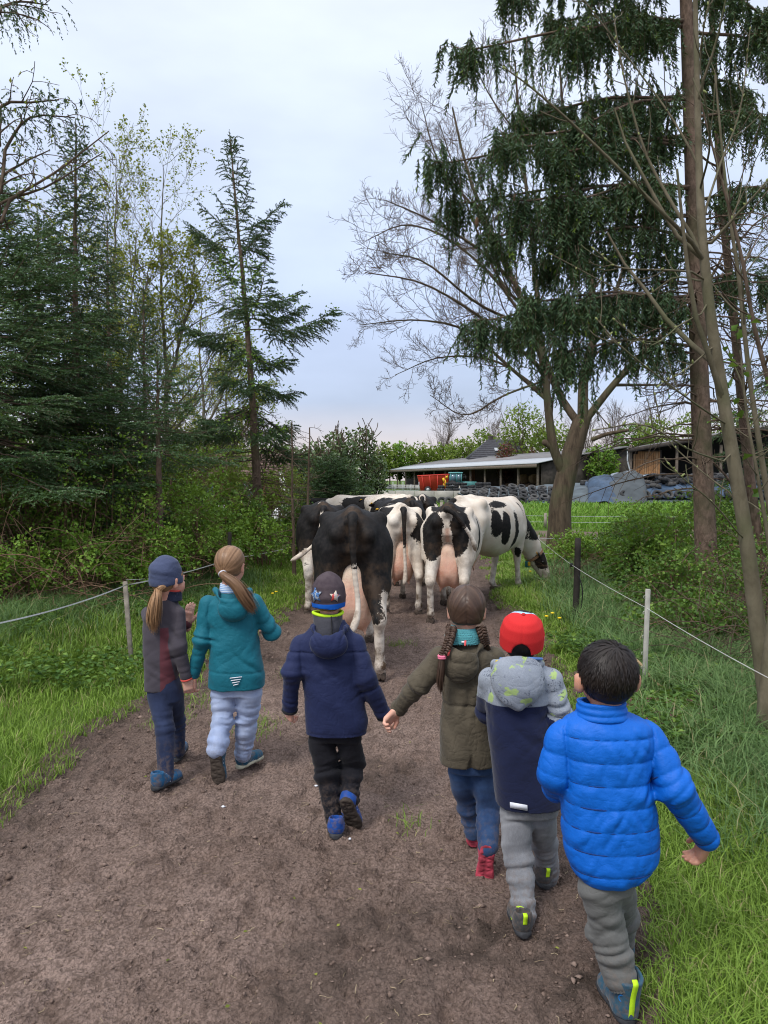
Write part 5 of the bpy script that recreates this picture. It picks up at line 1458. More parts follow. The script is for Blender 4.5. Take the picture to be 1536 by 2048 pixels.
    rr = np.interp(u, [0, .05, .15, .5, .72, .85, .95, 1], [.045, .045, .034, .021, .021, .032, .024, .006])
    m = SDF(); m.chain(pp, rr, .01)
    v, f = m.mesh(.011, lambda q: -.003 * noise3(q * V(1, 1, .25), 60.0))
    dd = ((v[:, None, :] - pp[None]) ** 2).sum(-1).argmin(1) / 29
    fin_mesh('tail', (v, f), M_COAT, t, {'patch': (tp['black'] - dd) * .5, 'dirt': .15 + .5 * (dd > .75) + .3 * (dd < .1), 'pink': 0 * dd})
    # ears, eyes
    for q in (-1, 1):
        m = SDF(); E0, E1 = W(q * .095, .02, .055), W(q * .235, -.02, .035)
        ax = unit(E1 - E0); m.loft(E0, E1, [(0, 0, 0, .026, .018), (.35, 0, 0, .050, .016), (.75, 0, 0, .038, .012), (1, 0, 0, .010, .006)], d, 0, 2.0)
        v, f = m.mesh(.009); e = fin_mesh('ear', (v, f), M_COAT, t, {'patch': np.full(len(v), .1), 'dirt': np.full(len(v), .2), 'pink': 0 * v[:, 0]})
        m = MB(); c = (E0 * .45 + E1 * .55); n = unit(np.cross(ax, d)); m.box(c - d * .03 - n * .016, (.020, .004, .026), np.stack([ax, n, np.cross(ax, n)], 1)); m.build('ear_tag', M_TAGY, e)
        m = SDF(); m.ell(W(q * .104, .135, .045), (.017, .022, .018), F, 0); fin_mesh('eye', m.mesh(.006), M_EYE, t)
    if 'collar' in nk:
        u = nk['collar']; c = p[-1] * (1 - u) + p[-2] * u; ax = unit(p[-1] - p[-2]); fr = frame(ax, V(1, 0, 0))
        cc = c + V(0, 0, -.045)
        ring = [cc + (fr[:, 0] * math.cos(a) * .145 + fr[:, 2] * math.sin(a) * .185) for a in np.linspace(0, 2 * math.pi, 33)]
        m = MB(); n = len(ring); wv = []
        for q in ring: wv += [q - ax * .022, q + ax * .022]
        kx = np.arange(2 * n).reshape(n, 2); m.add(wv, np.stack([kx[:-1, 0], kx[:-1, 1], kx[1:, 1], kx[1:, 0]], 1)); cl = m.build('collar', M_LEATHER, t, True)
        low = min(ring, key=lambda q: q[2]); m = MB(); m.bevel_box(low + V(0, 0, -.05), (.035, .025, .05), .01); m.build('collar_tag', M_TAGG, cl)
        m = MB(); m.bevel_box(low + V(.03, .0, -.045), (.012, .028, .035), .006); m.build('collar_number_tag', M_TAGY, cl)
    return t

ALLB = [((0, 0, 1), (3, 3, 3), 1)]
# the black cow at the back of the herd: white only on the lower legs, tail switch and belly
cow('black dairy cow, rearmost of the herd, with pale swollen udder and white lower legs', P(705, 1200, 7.3)[0], 7.45, -2, ALLB + [((-.24, -.75, .25), (.16, .30, .36), -1), ((.24, -.74, .25), (.16, .30, .40), -1), ((.18, .62, .2), (.2, .3, .42), -1), ((-.18, .62, .2), (.2, .3, .42), -1), ((.27, -.74, .56), (.075, .14, .22), -1), ((0, -.3, .55), (.3, .3, .2), -1)],
    legs=dict(rl=.10, rr=-.06, fl=-.1, fr=.15, xl=.03, xr=.02), udder=(1.12, 1.15), belly=1.05, pale_udder=.55, sc=1.02,
    tail=dict(p=[V(0, -.78, 1.41), V(0, -.87, 1.37), V(.0, -.895, 1.18), V(.02, -.90, .92), V(.045, -.90, .70), V(.03, -.92, .55), V(-.03, -.94, .42)], black=.46))
# white cow with the black rump
cow('white dairy cow with big black rump patches and pink udder, tail curled over its hip', P(905, 1200, 9.7)[0] + .02, 10.05, 9, [((-.19, -.78, 1.12), (.17, .26, .30), 1), ((.15, -.70, 1.12), (.15, .30, .28), 1), ((0, -.6, 1.47), (.26, .34, .14), 1), ((.30, -.38, .95), (.07, .12, .26), 1), ((-.24, -.62, .78), (.07, .12, .20), 1), ((.34, -.1, 1.12), (.05, .06, .25), 1), ((.30, .5, .95), (.2, .2, .3), 1), ((.14, -.66, .50), (.08, .1, .22), 1), ((0, -.85, 1.0), (.05, .2, .32), -1)],
    legs=dict(rl=-.03, rr=.05, fl=.1, fr=-.1), udder=(1.02, 1.05), pale_udder=.05, sc=.99, belly=1.06,
    tail=dict(p=[V(0, -.78, 1.40), V(.0, -.87, 1.42), V(.09, -.90, 1.36), V(.22, -.86, 1.20), V(.31, -.78, 1.03), V(.34, -.70, .90)], black=.60))
# cream-white cow between the two
cow('cream white dairy cow with one black hip patch, walking right of the black cow', P(795, 1200, 10.3)[0], 10.65, -5, [((.22, -.66, 1.13), (.13, .22, .24), 1), ((-.22, -.55, 1.36), (.14, .16, .12), 1), ((-.30, .1, 1.1), (.2, .3, .3), 1), ((.0, .5, 1.3), (.3, .3, .25), 1)],
    h=.027, legs=dict(rl=.06, rr=-.05, fl=-.1, fr=.1), udder=(1.0, 1.0), pale_udder=.15, sc=.97)
# grazing cow at the verge
cow('white dairy cow with black neck and narrow black side streaks, grazing at the verge', 1.52, 11.75, 40, [((.36, -.22, 1.12), (.10, .13, .26), 1), ((.38, .02, 1.0), (.09, .09, .38), 1), ((.25, .0, 1.34), (.07, .25, .09), 1), ((.30, .35, 1.02), (.10, .10, .36), 1), ((.26, -.55, .98), (.06, .08, .22), 1), ((.20, .62, 1.12), (.1, .07, .22), 1), ((.0, 1.16, .98), (.30, .34, .36), 1), ((.05, .92, 1.02), (.20, .15, .26), 1), ((.10, 1.0, .62), (.3, .4, .16), -1), ((-.2, -.5, 1.2), (.2, .3, .2), 1), ((.20, .62, .62), (.05, .07, .09), 1)],
    h=.027, legs=dict(rl=.05, rr=-.10, fl=-.12, fr=.10), udder=(.95, .95), pale_udder=.2, sc=1.03, belly=1.05,
    neck=dict(p=[V(0, .80, 1.08), V(.06, 1.12, .80), V(.14, 1.32, .50)], d=V(.42, .22, -.88), up=V(.70, .45, .55), collar=.45,
              patch=[((.05, .10, .02), (.18, .17, .14), 1), ((0, .1, .10), (.035, .30, .06), -1), ((0, .34, -.06), (.2, .14, .12), -1), ((0, .0, -.12), (.14, .3, .07), -1)]))
# cow on the left, partly hidden
cow('black and white dairy cow half hidden on the fence side, flicking its white tail', P(640, 1200, 10.2)[0] - .02, 10.75, -7, ALLB + [((-.22, -.72, .40), (.17, .25, .48), -1), ((.22, -.72, .30), (.17, .25, .36), -1), ((0, -.5, 1.44), (.06, .10, .06), -1), ((0, .62, .25), (.3, .3, .4), -1), ((-.22, -.80, .66), (.035, .06, .035), 1), ((-.21, -.80, .55), (.03, .06, .035), 1)],
    h=.027, legs=dict(rl=-.05, rr=.08), udder=(.9, .9), sc=.99,
    tail=dict(p=[V(0, -.78, 1.40), V(-.02, -.87, 1.36), V(-.05, -.91, 1.15), V(-.12, -.97, .97), V(-.27, -1.0, .84), V(-.44, -1.02, .74)], black=.22))
# far cows ahead
cow('dark dairy cow with a white band on the back, ahead of the cream cow', P(800, 1100, 12.9)[0], 13.4, -14, ALLB + [((.05, .10, 1.4), (.16, .10, .2), -1), ((0, -.1, .3), (1, 1, .4), -1)], legs=dict(rl=.1, rr=-.08), sc=.98, h=.032, far=True)
cow('white dairy cow with black patches seen over the dark cow', P(792, 1100, 15.2)[0], 16.0, -25, [((.2, -.3, 1.2), (.2, .3, .25), 1), ((-.25, .3, 1.1), (.2, .3, .4), 1)], sc=.98, h=.034, far=True)
cow('black dairy cow with white tail head, farthest along the track', P(850, 1100, 15.6)[0], 16.5, 4, ALLB + [((0, -.75, 1.42), (.07, .3, .18), -1), ((.30, -.60, 1.1), (.07, .2, .35), -1), ((0, -.4, .3), (1, 1, .45), -1)], legs=dict(rl=-.1, rr=.08), sc=.98, h=.034, far=True)
cow('white dairy cow with black shoulder standing crosswise beside the small fir', P(742, 1100, 17.2)[0], 17.4, -78, [((.25, .55, 1.1), (.2, .25, .45), 1), ((.2, -.35, 1.15), (.25, .18, .35), 1), ((-.2, .3, 1.1), (.2, .4, .4), 1), ((0, 1.3, 1.2), (.3, .3, .3), 1)], sc=.97, h=.034, far=True)
# ------------------------------------------------------------------ vegetation helpers
def leaf_material(name, a, b, c=None, rough=.6, trans=.28, spec=.25):
    if name in MATS: return MATS[name]
    t = NT(name); r = t.attr('rnd')
    col = t.mix(t.rng(r, 0, 1), a, b)
    if c is not None: col = t.mix(t.rng(r, .86, .90), col, c)
    t.fin(col, rough, spec)
    tr = t.n('BsdfTranslucent'); t.L(t.mix(.5, col, (.30, .42, .04), 'MIX'), tr.inputs[0])
    mx = t.n('MixShader'); mx.inputs[0].default_value = trans
    t.L(t.b.outputs[0], mx.inputs[1]); t.L(tr.outputs[0], mx.inputs[2]); t.L(mx.outputs[0], t.out.inputs[0])
    MATS[name] = t.m; return t.m
def bark_material(name, a, b, sc=14, bump=.7, moss=None, stretch=.22):
    if name in MATS: return MATS[name]
    t = NT(name); co = t.co()
    n = t.noise(t.map(co, (1, 1, stretch)), sc, 5, .65, .4); big = t.noise(co, 1.6, 3)
    c = t.mix(t.rng(n, .35, .65), a, b)
    if moss is not None: c = t.mix(t.math('MULTIPLY', t.rng(big, .48, .66), .75), c, moss)
    b_ = t.bump(t.noise(t.map(co, (1, 1, stretch * 1.5)), sc * 3.2, 4, .6), .4, .006); t.bump(n, bump, .02, b_)
    MATS[name] = t.fin(c, .93, .15); return t.m
NEEDLE_DARK = leaf_material('dark_spruce_needles', (.024, .056, .028), (.066, .118, .046), (.10, .16, .04), .55, .10)
NEEDLE_WEEP = leaf_material('weeping_spruce_needles', (.028, .062, .032), (.078, .130, .054), (.17, .27, .04), .55, .12)
NEEDLE_FIR = leaf_material('fir_needles', (.032, .075, .028), (.080, .150, .048), (.11, .19, .055), .45, .10, .35)
NEEDLE_PINE = leaf_material('pine_needles', (.070, .105, .055), (.150, .200, .095), None, .6, .12)
LEAF_BRIGHT = leaf_material('fresh_bramble_leaves', (.070, .155, .018), (.18, .31, .042), (.25, .39, .065), .5, .30)
LEAF_MID = leaf_material('mid_green_leaves', (.040, .100, .018), (.115, .210, .038), (.18, .29, .05), .5, .25)
LEAF_SMALL = leaf_material('dull_small_leaves', (.048, .090, .024), (.105, .165, .052), None, .55, .25)
LEAF_BIRCH = leaf_material('young_birch_leaves', (.14, .17, .020), (.28, .29, .040), (.37, .35, .06), .5, .35)
LEAF_WILLOW = leaf_material('yellow_green_leaves', (.085, .14, .020), (.19, .255, .045), None, .6, .3)
LEAF_RED = leaf_material('dark_red_leaves', (.060, .014, .016), (.14, .035, .034), None, .6, .2)
BARK_SPRUCE = bark_material('spruce_bark', (.085, .060, .044), (.185, .130, .098), 22, .8, (.055, .060, .030), .5)
BARK_OAK = bark_material('oak_bark', (.052, .039, .027), (.120, .090, .062), 13, .9, (.075, .082, .042), .2)
BARK_GREY = bark_material('smooth_grey_bark', (.090, .077, .050), (.160, .138, .094), 9, .45, (.085, .095, .045), .5)
BARK_TWIG = bark_material('brown_twig_bark', (.060, .043, .030), (.130, .095, .068), 20, .4)
BARK_CANE = bark_material('dead_cane_bark', (.105, .062, .038), (.235, .150, .098), 24, .4)
BARK_BIRCH = bark_material('pale_alder_bark', (.090, .080, .055), (.185, .165, .120), 12, .4)

def leaves_geo(pos, d, L, Wd, g, fold=.25, rnd=None):
    n = len(pos); d = unit(d); up = unit(g.normal(size=(n, 3)) * .55 + V(0, 0, 1)); s = unit(np.cross(d, up)); nn = np.cross(s, d)
    L = np.broadcast_to(L, (n,))[:, None]; Wd = np.broadcast_to(Wd, (n,))[:, None]
    v = np.stack([pos, pos + d * L * .45 - s * Wd * .5 + nn * Wd * fold, pos + d * L - nn * L * .12, pos + d * L * .45 + s * Wd * .5 + nn * Wd * fold], 1).reshape(-1, 3)
    k = np.arange(n)[:, None] * 4
    f = np.concatenate([k + [[0, 1, 2]], k + [[0, 2, 3]]])
    return v, f, np.repeat(g.random(n) if rnd is None else rnd, 4)

def needle_strands(p0, d, ln, droop, g, dens=120, nl=.022, nw=.006, fl=0.6, flat=False, bright=0.0):
    """needles along drooping strands; returns needle triangles and the strand spines"""
    dens, nl, nw = dens * .80, nl * 1.40, nw * 2.7
    n = len(p0); d = unit(d); m = np.maximum(4, (ln * dens).astype(int)); idx = np.repeat(np.arange(n), m)
    s = (np.arange(len(idx)) - np.repeat(np.cumsum(m) - m, m) + g.random(len(idx))) / np.repeat(m, m)
    dn = V(0, 0, -1)
    pos = p0[idx] + d[idx] * (ln[idx] * s)[:, None] + dn * (droop[idx] * ln[idx] * s * s)[:, None]
    tan = unit(d[idx] + dn * (2 * droop[idx] * s)[:, None])
    if flat:
        sd = unit(np.cross(tan, V(0, 0, 1))) * np.where(g.random(len(idx)) < .5, -1, 1)[:, None]; r = unit(sd + g.normal(size=(len(idx), 3)) * .35)
    else: r = unit(g.normal(size=(len(idx), 3)))
    r = unit(r - tan * (r * tan).sum(1, keepdims=True))
    tp = np.interp(s, [0, .2, .8, 1], [.7, 1, .95, .5])[:, None]
    tip = pos + (r * fl + tan * (1 - fl * .5)) * nl * tp * (0.7 + .6 * g.random((len(idx), 1)))
    w = unit(np.cross(r, g.normal(size=(len(idx), 3)))) * nw * .5
    v = np.stack([pos - w, pos + w, tip], 1).reshape(-1, 3); f = np.arange(len(v)).reshape(-1, 3)
    sr = g.random(n)
    rnd = np.clip(sr[idx] * .55 + .3 * g.random(len(idx)), 0, .84)
    if bright > 0: rnd = np.where((s > .9) & (sr[idx] > 1 - bright), .95, rnd)
    q = np.linspace(0, 1, 3)
    sp = p0[:, None] + d[:, None] * (ln[:, None] * q)[..., None] + dn * (droop[:, None] * ln[:, None] * q ** 2)[..., None]
    return (v, f, np.repeat(rnd, 3)), sp

def geo_obj(name, parts, mat, parent, label=None, kind=None):
    v, f, r = join_geo(parts); o = obj(name, mesh_np(name, v, f, True, {'rnd': r}), mat, parent)
    if label: o['label'] = label
    if kind: o['kind'] = kind
    return o
def tubes_obj(name, batches, mat, parent, sides=(8, 5, 4, 3)):
    parts = []
    for i, (p, r) in enumerate(batches):
        if len(p): v, f = tube_batch(p, r, sides[min(i, len(sides) - 1)]); parts.append((v, f, 0))
    v, f, _ = join_geo(parts); return obj(name, mesh_np(name, v, f, True), mat, parent)

def grow(PT, RR, n, g, lo=.2, hi=1.0, ang=(35, 65), rel=(.4, .7), N=6, up=.15, wig=.12, rr=.55, taper=.35, minr=.0025, flat=0.0, absr=None):
    """n side branches from each parent path (B,M,3)"""
    B, M, _ = PT.shape
    s = lo + (hi - lo) * ((np.arange(n)[None] + g.random((B, n))) / n)
    x = s * (M - 1); i = np.minimum(x.astype(int), M - 2); f = (x - i)[..., None]; b = np.arange(B)[:, None]
    pos = PT[b, i] * (1 - f) + PT[b, i + 1] * f; tan = unit(PT[b, i + 1] - PT[b, i])
    rad = RR[b, i] * (1 - f[..., 0]) + RR[b, i + 1] * f[..., 0]
    plen = np.linalg.norm(np.diff(PT, axis=1), axis=2).sum(1)
    a = np.radians(g.uniform(ang[0], ang[1], (B, n)))[..., None]
    r = g.normal(size=(B, n, 3)); r[..., 2] *= (1 - flat); r = unit(r - tan * (r * tan).sum(-1, keepdims=True))
    d = unit(tan * np.cos(a) + r * np.sin(a))
    L = plen[:, None] * g.uniform(rel[0], rel[1], (B, n)) * (1.15 - .55 * s)
    if absr is not None: L = g.uniform(absr[0], absr[1], (B, n))
    k = B * n; pos, d, L, rad = pos.reshape(k, 3), d.reshape(k, 3), L.reshape(k), rad.reshape(k)
    out = np.zeros((k, N, 3)); cur = pos; out[:, 0] = cur
    for j in range(1, N):
        d = unit(d + g.normal(size=(k, 3)) * wig + V(0, 0, up / (N - 1) * 2)); cur = cur + d * (L / (N - 1))[:, None]; out[:, j] = cur
    r0 = np.maximum(rad * rr, minr * 1.4)
    R_ = r0[:, None] * np.linspace(1, taper, N)[None]; R_ = np.maximum(R_, minr)
    return out, R_

def trunk_path(pts, N=24, wob=.0, seed=0):
    p = smooth_path(pts, N); g = np.random.default_rng(seed)
    if wob: p[1:-1, :2] += g.normal(size=(N - 2, 2)) * wob
    return p
def flare(r0, r1, N, fl=.35):
    u = np.linspace(0, 1, N); return (r0 + (r1 - r0) * u) * (1 + fl * np.exp(-u * N / 2.2))

def conifer(name, label, base, h, r0, prof, z0, g, lean=(0, 0), step=.34, nb=6, el=(-12, 42), droop=.25, dens=110, nl=.024, nw=.0065, side=.42, mat=None, bark=None, flat=False, top_shoot=True, group=None, cat='tree', sdens=9.0, bright=0., dead=0, tilt=.22, gap=0):
    t = thing(name, label, cat, tuple(base), 0, group)
    mat = mat or NEEDLE_DARK; bark = bark or BARK_SPRUCE
    N = 26; tr = trunk_path([V(0, 0, -.15), V(lean[0] * .4, lean[1] * .4, h * .5), V(lean[0], lean[1], h)], N, .004, 3)
    tr_r = flare(r0, .008, N); tubes_obj('trunk', [(tr[None], tr_r[None])], bark, t, (10,))
    P0, D0, L0, Q0 = [], [], [], []; bp, br = [], []
    z = z0; w = 0
    while z < h * .985:
        u = (z - z0) / (h - z0); k = nb if u < .85 else max(4, nb - 2); Lm = prof(u)
        a0 = g.random() * 6.28
        for j in range(k):
            zz = z + (g.random() - .5) * step * .6
            if zz > h: continue
            L = Lm * g.uniform(.7, 1.12); az = a0 + j * 6.283 / k + g.normal() * .2
            if L < .10 or g.random() < gap: continue
            if gap: L *= g.uniform(.65, 1.25)
            e = R(el[0] + (el[1] - el[0]) * u ** 1.4 + g.normal() * 5)
            c = tr[0] + 0; c = np.array([np.interp(zz, tr[:, 2], tr[:, i]) for i in range(3)])
            hd = V(math.cos(az), math.sin(az), 0); M = 8; q = np.linspace(0, 1, M)[:, None]
            pts = c + hd * (L * q * math.cos(e)) + V(0, 0, 1) * (L * q * math.sin(e) - droop * L * q ** 1.6 * (1 - u) + tilt * L * q ** 3)
            pts[1:-1] += g.normal(size=(M - 2, 3)) * .012
            bp.append(pts); br.append(np.linspace(max(.0045, .0095 * L ** .7), .003, M))
            if dead and u < dead and g.random() < .75: continue
            ns = int(max(5, L * sdens * 2)); ss = np.linspace(.10 if L < 1 else .22, .99, ns) + g.normal(size=ns) * .012; ss = np.clip(ss, .08, 1)
            x = ss * (M - 1); i = np.minimum(x.astype(int), M - 2); f = (x - i)[:, None]
            pp = pts[i] * (1 - f) + pts[i + 1] * f; tg = unit(pts[i + 1] - pts[i])
            sg = np.where(np.arange(ns) % 2 == 0, 1, -1)[:, None]
            sd = unit(np.cross(tg, V(0, 0, 1))) * sg
            d = unit(tg * .75 + sd * .8 + V(0, 0, -.12) + g.normal(size=(ns, 3)) * .12)
            ln = np.minimum(.75, side * L ** .7) * (1.05 - .75 * ss) * g.uniform(.7, 1.2, ns) + .07
            P0.append(pp); D0.append(d); L0.append(ln); qm = np.full(ns, .35 if not flat else .08) * g.uniform(.5, 1.6, ns); Q0.append(qm)
            # leading shoot along the outer half
            P0.append(pts[M // 2][None]); D0.append((pts[-1] - pts[M // 2])[None]); L0.append(np.array([np.linalg.norm(pts[-1] - pts[M // 2])])); Q0.append(np.array([0.0]))
            if flat or L > .9:
                k2 = len(pp); m2 = ln > .22                                     # second-order side shoots
                if m2.any():
                    for fr_ in (.35, .6):
                        p2 = pp[m2] + d[m2] * (ln[m2] * fr_)[:, None] + V(0, 0, -1) * (qm[m2] * ln[m2] * fr_ ** 2)[:, None]
                        sd2 = unit(np.cross(d[m2], V(0, 0, 1)))
                        for s2 in (-1, 1):
                            P0.append(p2); D0.append(unit(d[m2] * .8 + sd2 * s2 * .7 + g.normal(size=p2.shape) * .1)); L0.append(ln[m2] * .45); Q0.append(qm[m2] * .8)
        z += step * (1 - .45 * u) * g.uniform(.85, 1.15); w += 1
    if top_shoot:
        P0.append(np.array([tr[-3]])); D0.append(np.array([tr[-1] - tr[-3]])); L0.append(np.array([np.linalg.norm(tr[-1] - tr[-3]) * 1.15])); Q0.append(np.zeros(1))
    geo, sp = needle_strands(np.concatenate(P0), np.concatenate(D0), np.concatenate(L0), np.concatenate(Q0), g, dens, nl, nw, .62, flat, bright)
    geo_obj('crown', [geo], mat, t)
    batches = [(np.array(bp), np.array(br))]
    keep = np.linalg.norm(sp[:, -1] - sp[:, 0], axis=1) > .26
    batches.append((sp[keep], np.full((keep.sum(), 3), .0028)))
    tubes_obj('branches', batches, bark, t, (5, 3))
    return t, tr, np.array(bp)

def leafy(name, label, base, paths, radii, g, levels, leafmat, bark, leaf=(.045, .03), per=4, cat='tree', group=None, crown_name='crown', spread=.03, trunk_name='trunk', trunk_sides=10):
    """tree or shrub from given main stems (list of (N,3) local paths); levels: list of dicts for grow()"""
    t = thing(name, label, cat, tuple(base), 0, group)
    parts = []
    if trunk_name:
        tubes_obj(trunk_name, [(np.array([paths[0]]), np.array([radii[0]]))], bark, t, (trunk_sides,))
        rest = list(zip(paths[1:], radii[1:]))
    else: rest = list(zip(paths, radii))
    cur = [(np.array([p]), np.array([r])) for p, r in zip(paths, radii)]
    for p, r in rest: v, f = tube_batch(p[None], r[None], 7); parts.append((v, f, 0))
    for li, lv in enumerate(levels):
        nxt = []
        for p, r in cur:
            q = grow(p, r, lv['n'], g, **{k: x for k, x in lv.items() if k not in ('n', 'sides')}); nxt.append(q)
            v, f = tube_batch(q[0], q[1], lv.get('sides', max(3, 5 - li))); parts.append((v, f, 0))
        cur = nxt
        shapes = {}
        for p, r in cur: shapes.setdefault(p.shape[1], []).append((p, r))
        cur = [(np.concatenate([a for a, _ in x]), np.concatenate([b for _, b in x])) for x in shapes.values()]
    if parts:
        if trunk_name: v, f = tube_batch(paths[0][None], radii[0][None] * .5, 4); parts.append((v, f, 0))
        v, f, _ = join_geo(parts); obj('branches' if trunk_name else 'stems', mesh_np('branches', v, f, True), bark, t)
    if leafmat is not None:
        P_ = np.concatenate([p[:, 1:].reshape(-1, 3) for p, r in cur]); T_ = np.concatenate([np.diff(p, axis=1).reshape(-1, 3) for p, r in cur])
        k = max(1, int(per)); P_ = np.repeat(P_, k, 0); T_ = np.repeat(unit(T_), k, 0)
        if per < 1: m = g.random(len(P_)) < per; P_, T_ = P_[m], T_[m]
        P_ = P_ + g.normal(size=P_.shape) * spread
        d = unit(T_ * .5 + g.normal(size=P_.shape) * .8 + V(0, 0, -.05))
        sz = g.uniform(.55, 1.25, len(P_))
        geo_obj(crown_name, [leaves_geo(P_, d, leaf[0] * sz, leaf[1] * sz, g)], leafmat, t)
    return t
# ------------------------------------------------------------------ trees on the fence side (left)
G = lambda s: np.random.default_rng(s)
def at(px, Y, z=None):
    x = (px - 768) / FPX * Y
    return V(x, Y, float(gz(np.array([x]), np.array([Y]))[0]) if z is None else z)
def top_h(py, Y): return CAM_H + (960 - py) / FPX * Y

# the lone ragged spruce with gaps between its boughs
sp_prof = lambda u: 1.80 * (1 - u) ** .72 * (.80 + .28 * math.sin(u * 23)) + .05
b = at(523, 15.5); hS = top_h(292, 15.5)
tS, trS, bpS = conifer('spruce_tree', 'lone ragged spruce with bare gaps, standing against open sky beside the track', b, hS, .105, sp_prof, 2.7, G(1), lean=(-.58, 0), step=.46, nb=6, el=(-20, 58), droop=.18, dens=110, nl=.034, nw=.0095, side=.50, sdens=11, tilt=.34, gap=.30)
g = G(2); ii = g.integers(0, len(bpS), 620); P_ = bpS[ii, g.integers(0, 8, 620)]; P_ = P_[(P_[:, 2] > 2.2) & (P_[:, 2] < 6.0)]
P_ = np.repeat(P_, 5, 0) + g.normal(size=(len(P_) * 5, 3)) * .10
geo_obj('climbing_ivy', [leaves_geo(P_, g.normal(size=P_.shape), .060, .048, g)], LEAF_BRIGHT, tS, 'fresh green climber growing through the boughs')
dead = []
for i in range(60):
    z = g.uniform(.8, 3.2); a = g.random() * 6.28; L = g.uniform(.5, 1.6); q = np.linspace(0, 1, 6)[:, None]
    c = np.array([np.interp(z, trS[:, 2], trS[:, j]) for j in range(3)])
    dead.append(c + V(math.cos(a), math.sin(a), 0) * L * q + V(0, 0, 1) * (-.25 * L * q ** 2) + g.normal(size=(6, 3)) * .02)
dp = np.array(dead); d2 = grow(dp, np.full((60, 6), .008), 7, g, .2, 1, (30, 60), (.25, .5), 4, -.1, .15, .6, .4, .002)
tubes_obj('dead_branches', [(dp, np.repeat(np.linspace(.011, .004, 6)[None], 60, 0)), d2], BARK_TWIG, tS, (5, 3))

# slender dark spruce further left
conifer('spruce_tree', 'slender dark spruce between the tall fir and the yellow-green alders', at(150, 11.5), top_h(300, 11.5), .09, lambda u: 1.3 * (1 - u) ** .7 + .05, .9, G(3), lean=(.1, 0), step=.30, nb=7, el=(-25, 45), droop=.35, dens=95, nl=.032, nw=.0095, side=.42, sdens=9)
# shorter spruces
conifer('spruce_tree', 'short dense spruce with pointed top under the alders', at(292, 13), top_h(612, 13), .07, lambda u: .95 * (1 - u) ** .8 + .05, .5, G(4), step=.27, nb=6, el=(-15, 45), droop=.3, dens=85, nl=.028, nw=.0085, sdens=7)
conifer('fir_tree', 'broad low fir spreading over the brambles behind the beanie child', at(318, 10.6), top_h(745, 10.6), .07, lambda u: 1.0 * (1 - u) ** .7 + .05, 1.95, G(5), step=.30, nb=7, el=(-8, 40), droop=.12, dens=105, nl=.026, nw=.007, flat=True, mat=NEEDLE_FIR, sdens=6)
conifer('fir_tree', 'tall dark fir with sweeping lower boughs at the picture edge', at(-25, 9.9), top_h(395, 9.9), .12, lambda u: 2.1 * (1 - u) ** .75 + .05, 1.7, G(6), lean=(.05, 0), step=.30, nb=8, el=(-12, 40), droop=.16, dens=95, nl=.030, nw=.0085, side=.5, flat=True, mat=NEEDLE_FIR, sdens=6.5)
conifer('fir_tree', 'dark fir behind the slender spruce, filling the thicket', at(85, 11.8), top_h(470, 11.8), .10, lambda u: 1.8 * (1 - u) ** .8 + .05, 2.1, G(61), step=.38, nb=6, el=(-12, 40), droop=.2, dens=70, nl=.030, nw=.009, side=.5, flat=True, mat=NEEDLE_FIR, sdens=5)
conifer('spruce_tree', 'dark spruce in the gap between slender spruce and short spruce', at(222, 14.5), top_h(470, 14.5), .08, lambda u: 1.2 * (1 - u) ** .8 + .05, .5, G(62), step=.40, nb=6, el=(-20, 45), droop=.3, dens=60, nl=.034, nw=.010, sdens=6)
# low fir at the bend of the track
conifer('fir_tree', 'small bushy blue-green fir at the bend beside the far cows', at(668, 18.6, 0), top_h(925, 18.6) + .05, .05, lambda u: 1.30 * (1 - u) ** .6 + .05, .22, G(7), step=.17, nb=8, el=(0, 45), droop=.05, dens=100, nl=.036, nw=.010, flat=True, mat=NEEDLE_FIR, sdens=7)

# the young alders / birches in first leaf
def alder(px, Y, py, label, seed, wide=1.0):
    g = G(seed); H = top_h(py, Y); N = 22
    p = trunk_path([V(0, 0, -.1), V(.08, 0, H * .35), V(-.05, .1, H * .7), V(.05, 0, H)], N, .02, seed); r = flare(.075, .006, N)
    ps, rs = [p], [r]
    for k in range(2):
        s = 5 + 3 * k; q = trunk_path([p[s], p[s] + V((.5 if k else -.6) * wide, .1, H * .22), V((.75 if k else -.9) * wide, .2, H * (.86 - .1 * k))], N, .02, seed + k); ps.append(q); rs.append(np.linspace(.045, .005, N))
    return leafy('alder_tree', label, at(px, Y), ps, rs, g, [dict(n=18, lo=.18, ang=(30, 62), rel=(.20, .38), N=6, up=.25, wig=.12, rr=.45, minr=.004), dict(n=8, lo=.2, ang=(30, 60), rel=(.35, .6), N=4, up=.15, wig=.16, minr=.003, sides=3), dict(n=3, lo=.3, ang=(25, 60), rel=(.4, .7), N=3, up=.1, wig=.2, minr=.0025)],
                 LEAF_BIRCH, BARK_BIRCH, (.064, .048), 3, group=None, spread=.03)
alder(238, 18, 352, 'tall alder in first yellow-green leaf, left of its twin', 11)
alder(330, 18.8, 362, 'tall alder in first yellow-green leaf, next to the lone spruce', 12)
alder(405, 24, 600, 'lower pale-leaved alder behind the lone spruce', 13, 1.4)
alder(455, 26, 720, 'low willow-like tree in pale leaf behind the lone spruce trunk', 14, 1.6)
alder(120, 16, 540, 'bushy yellow-green alder behind the tall fir', 15, 1.3)

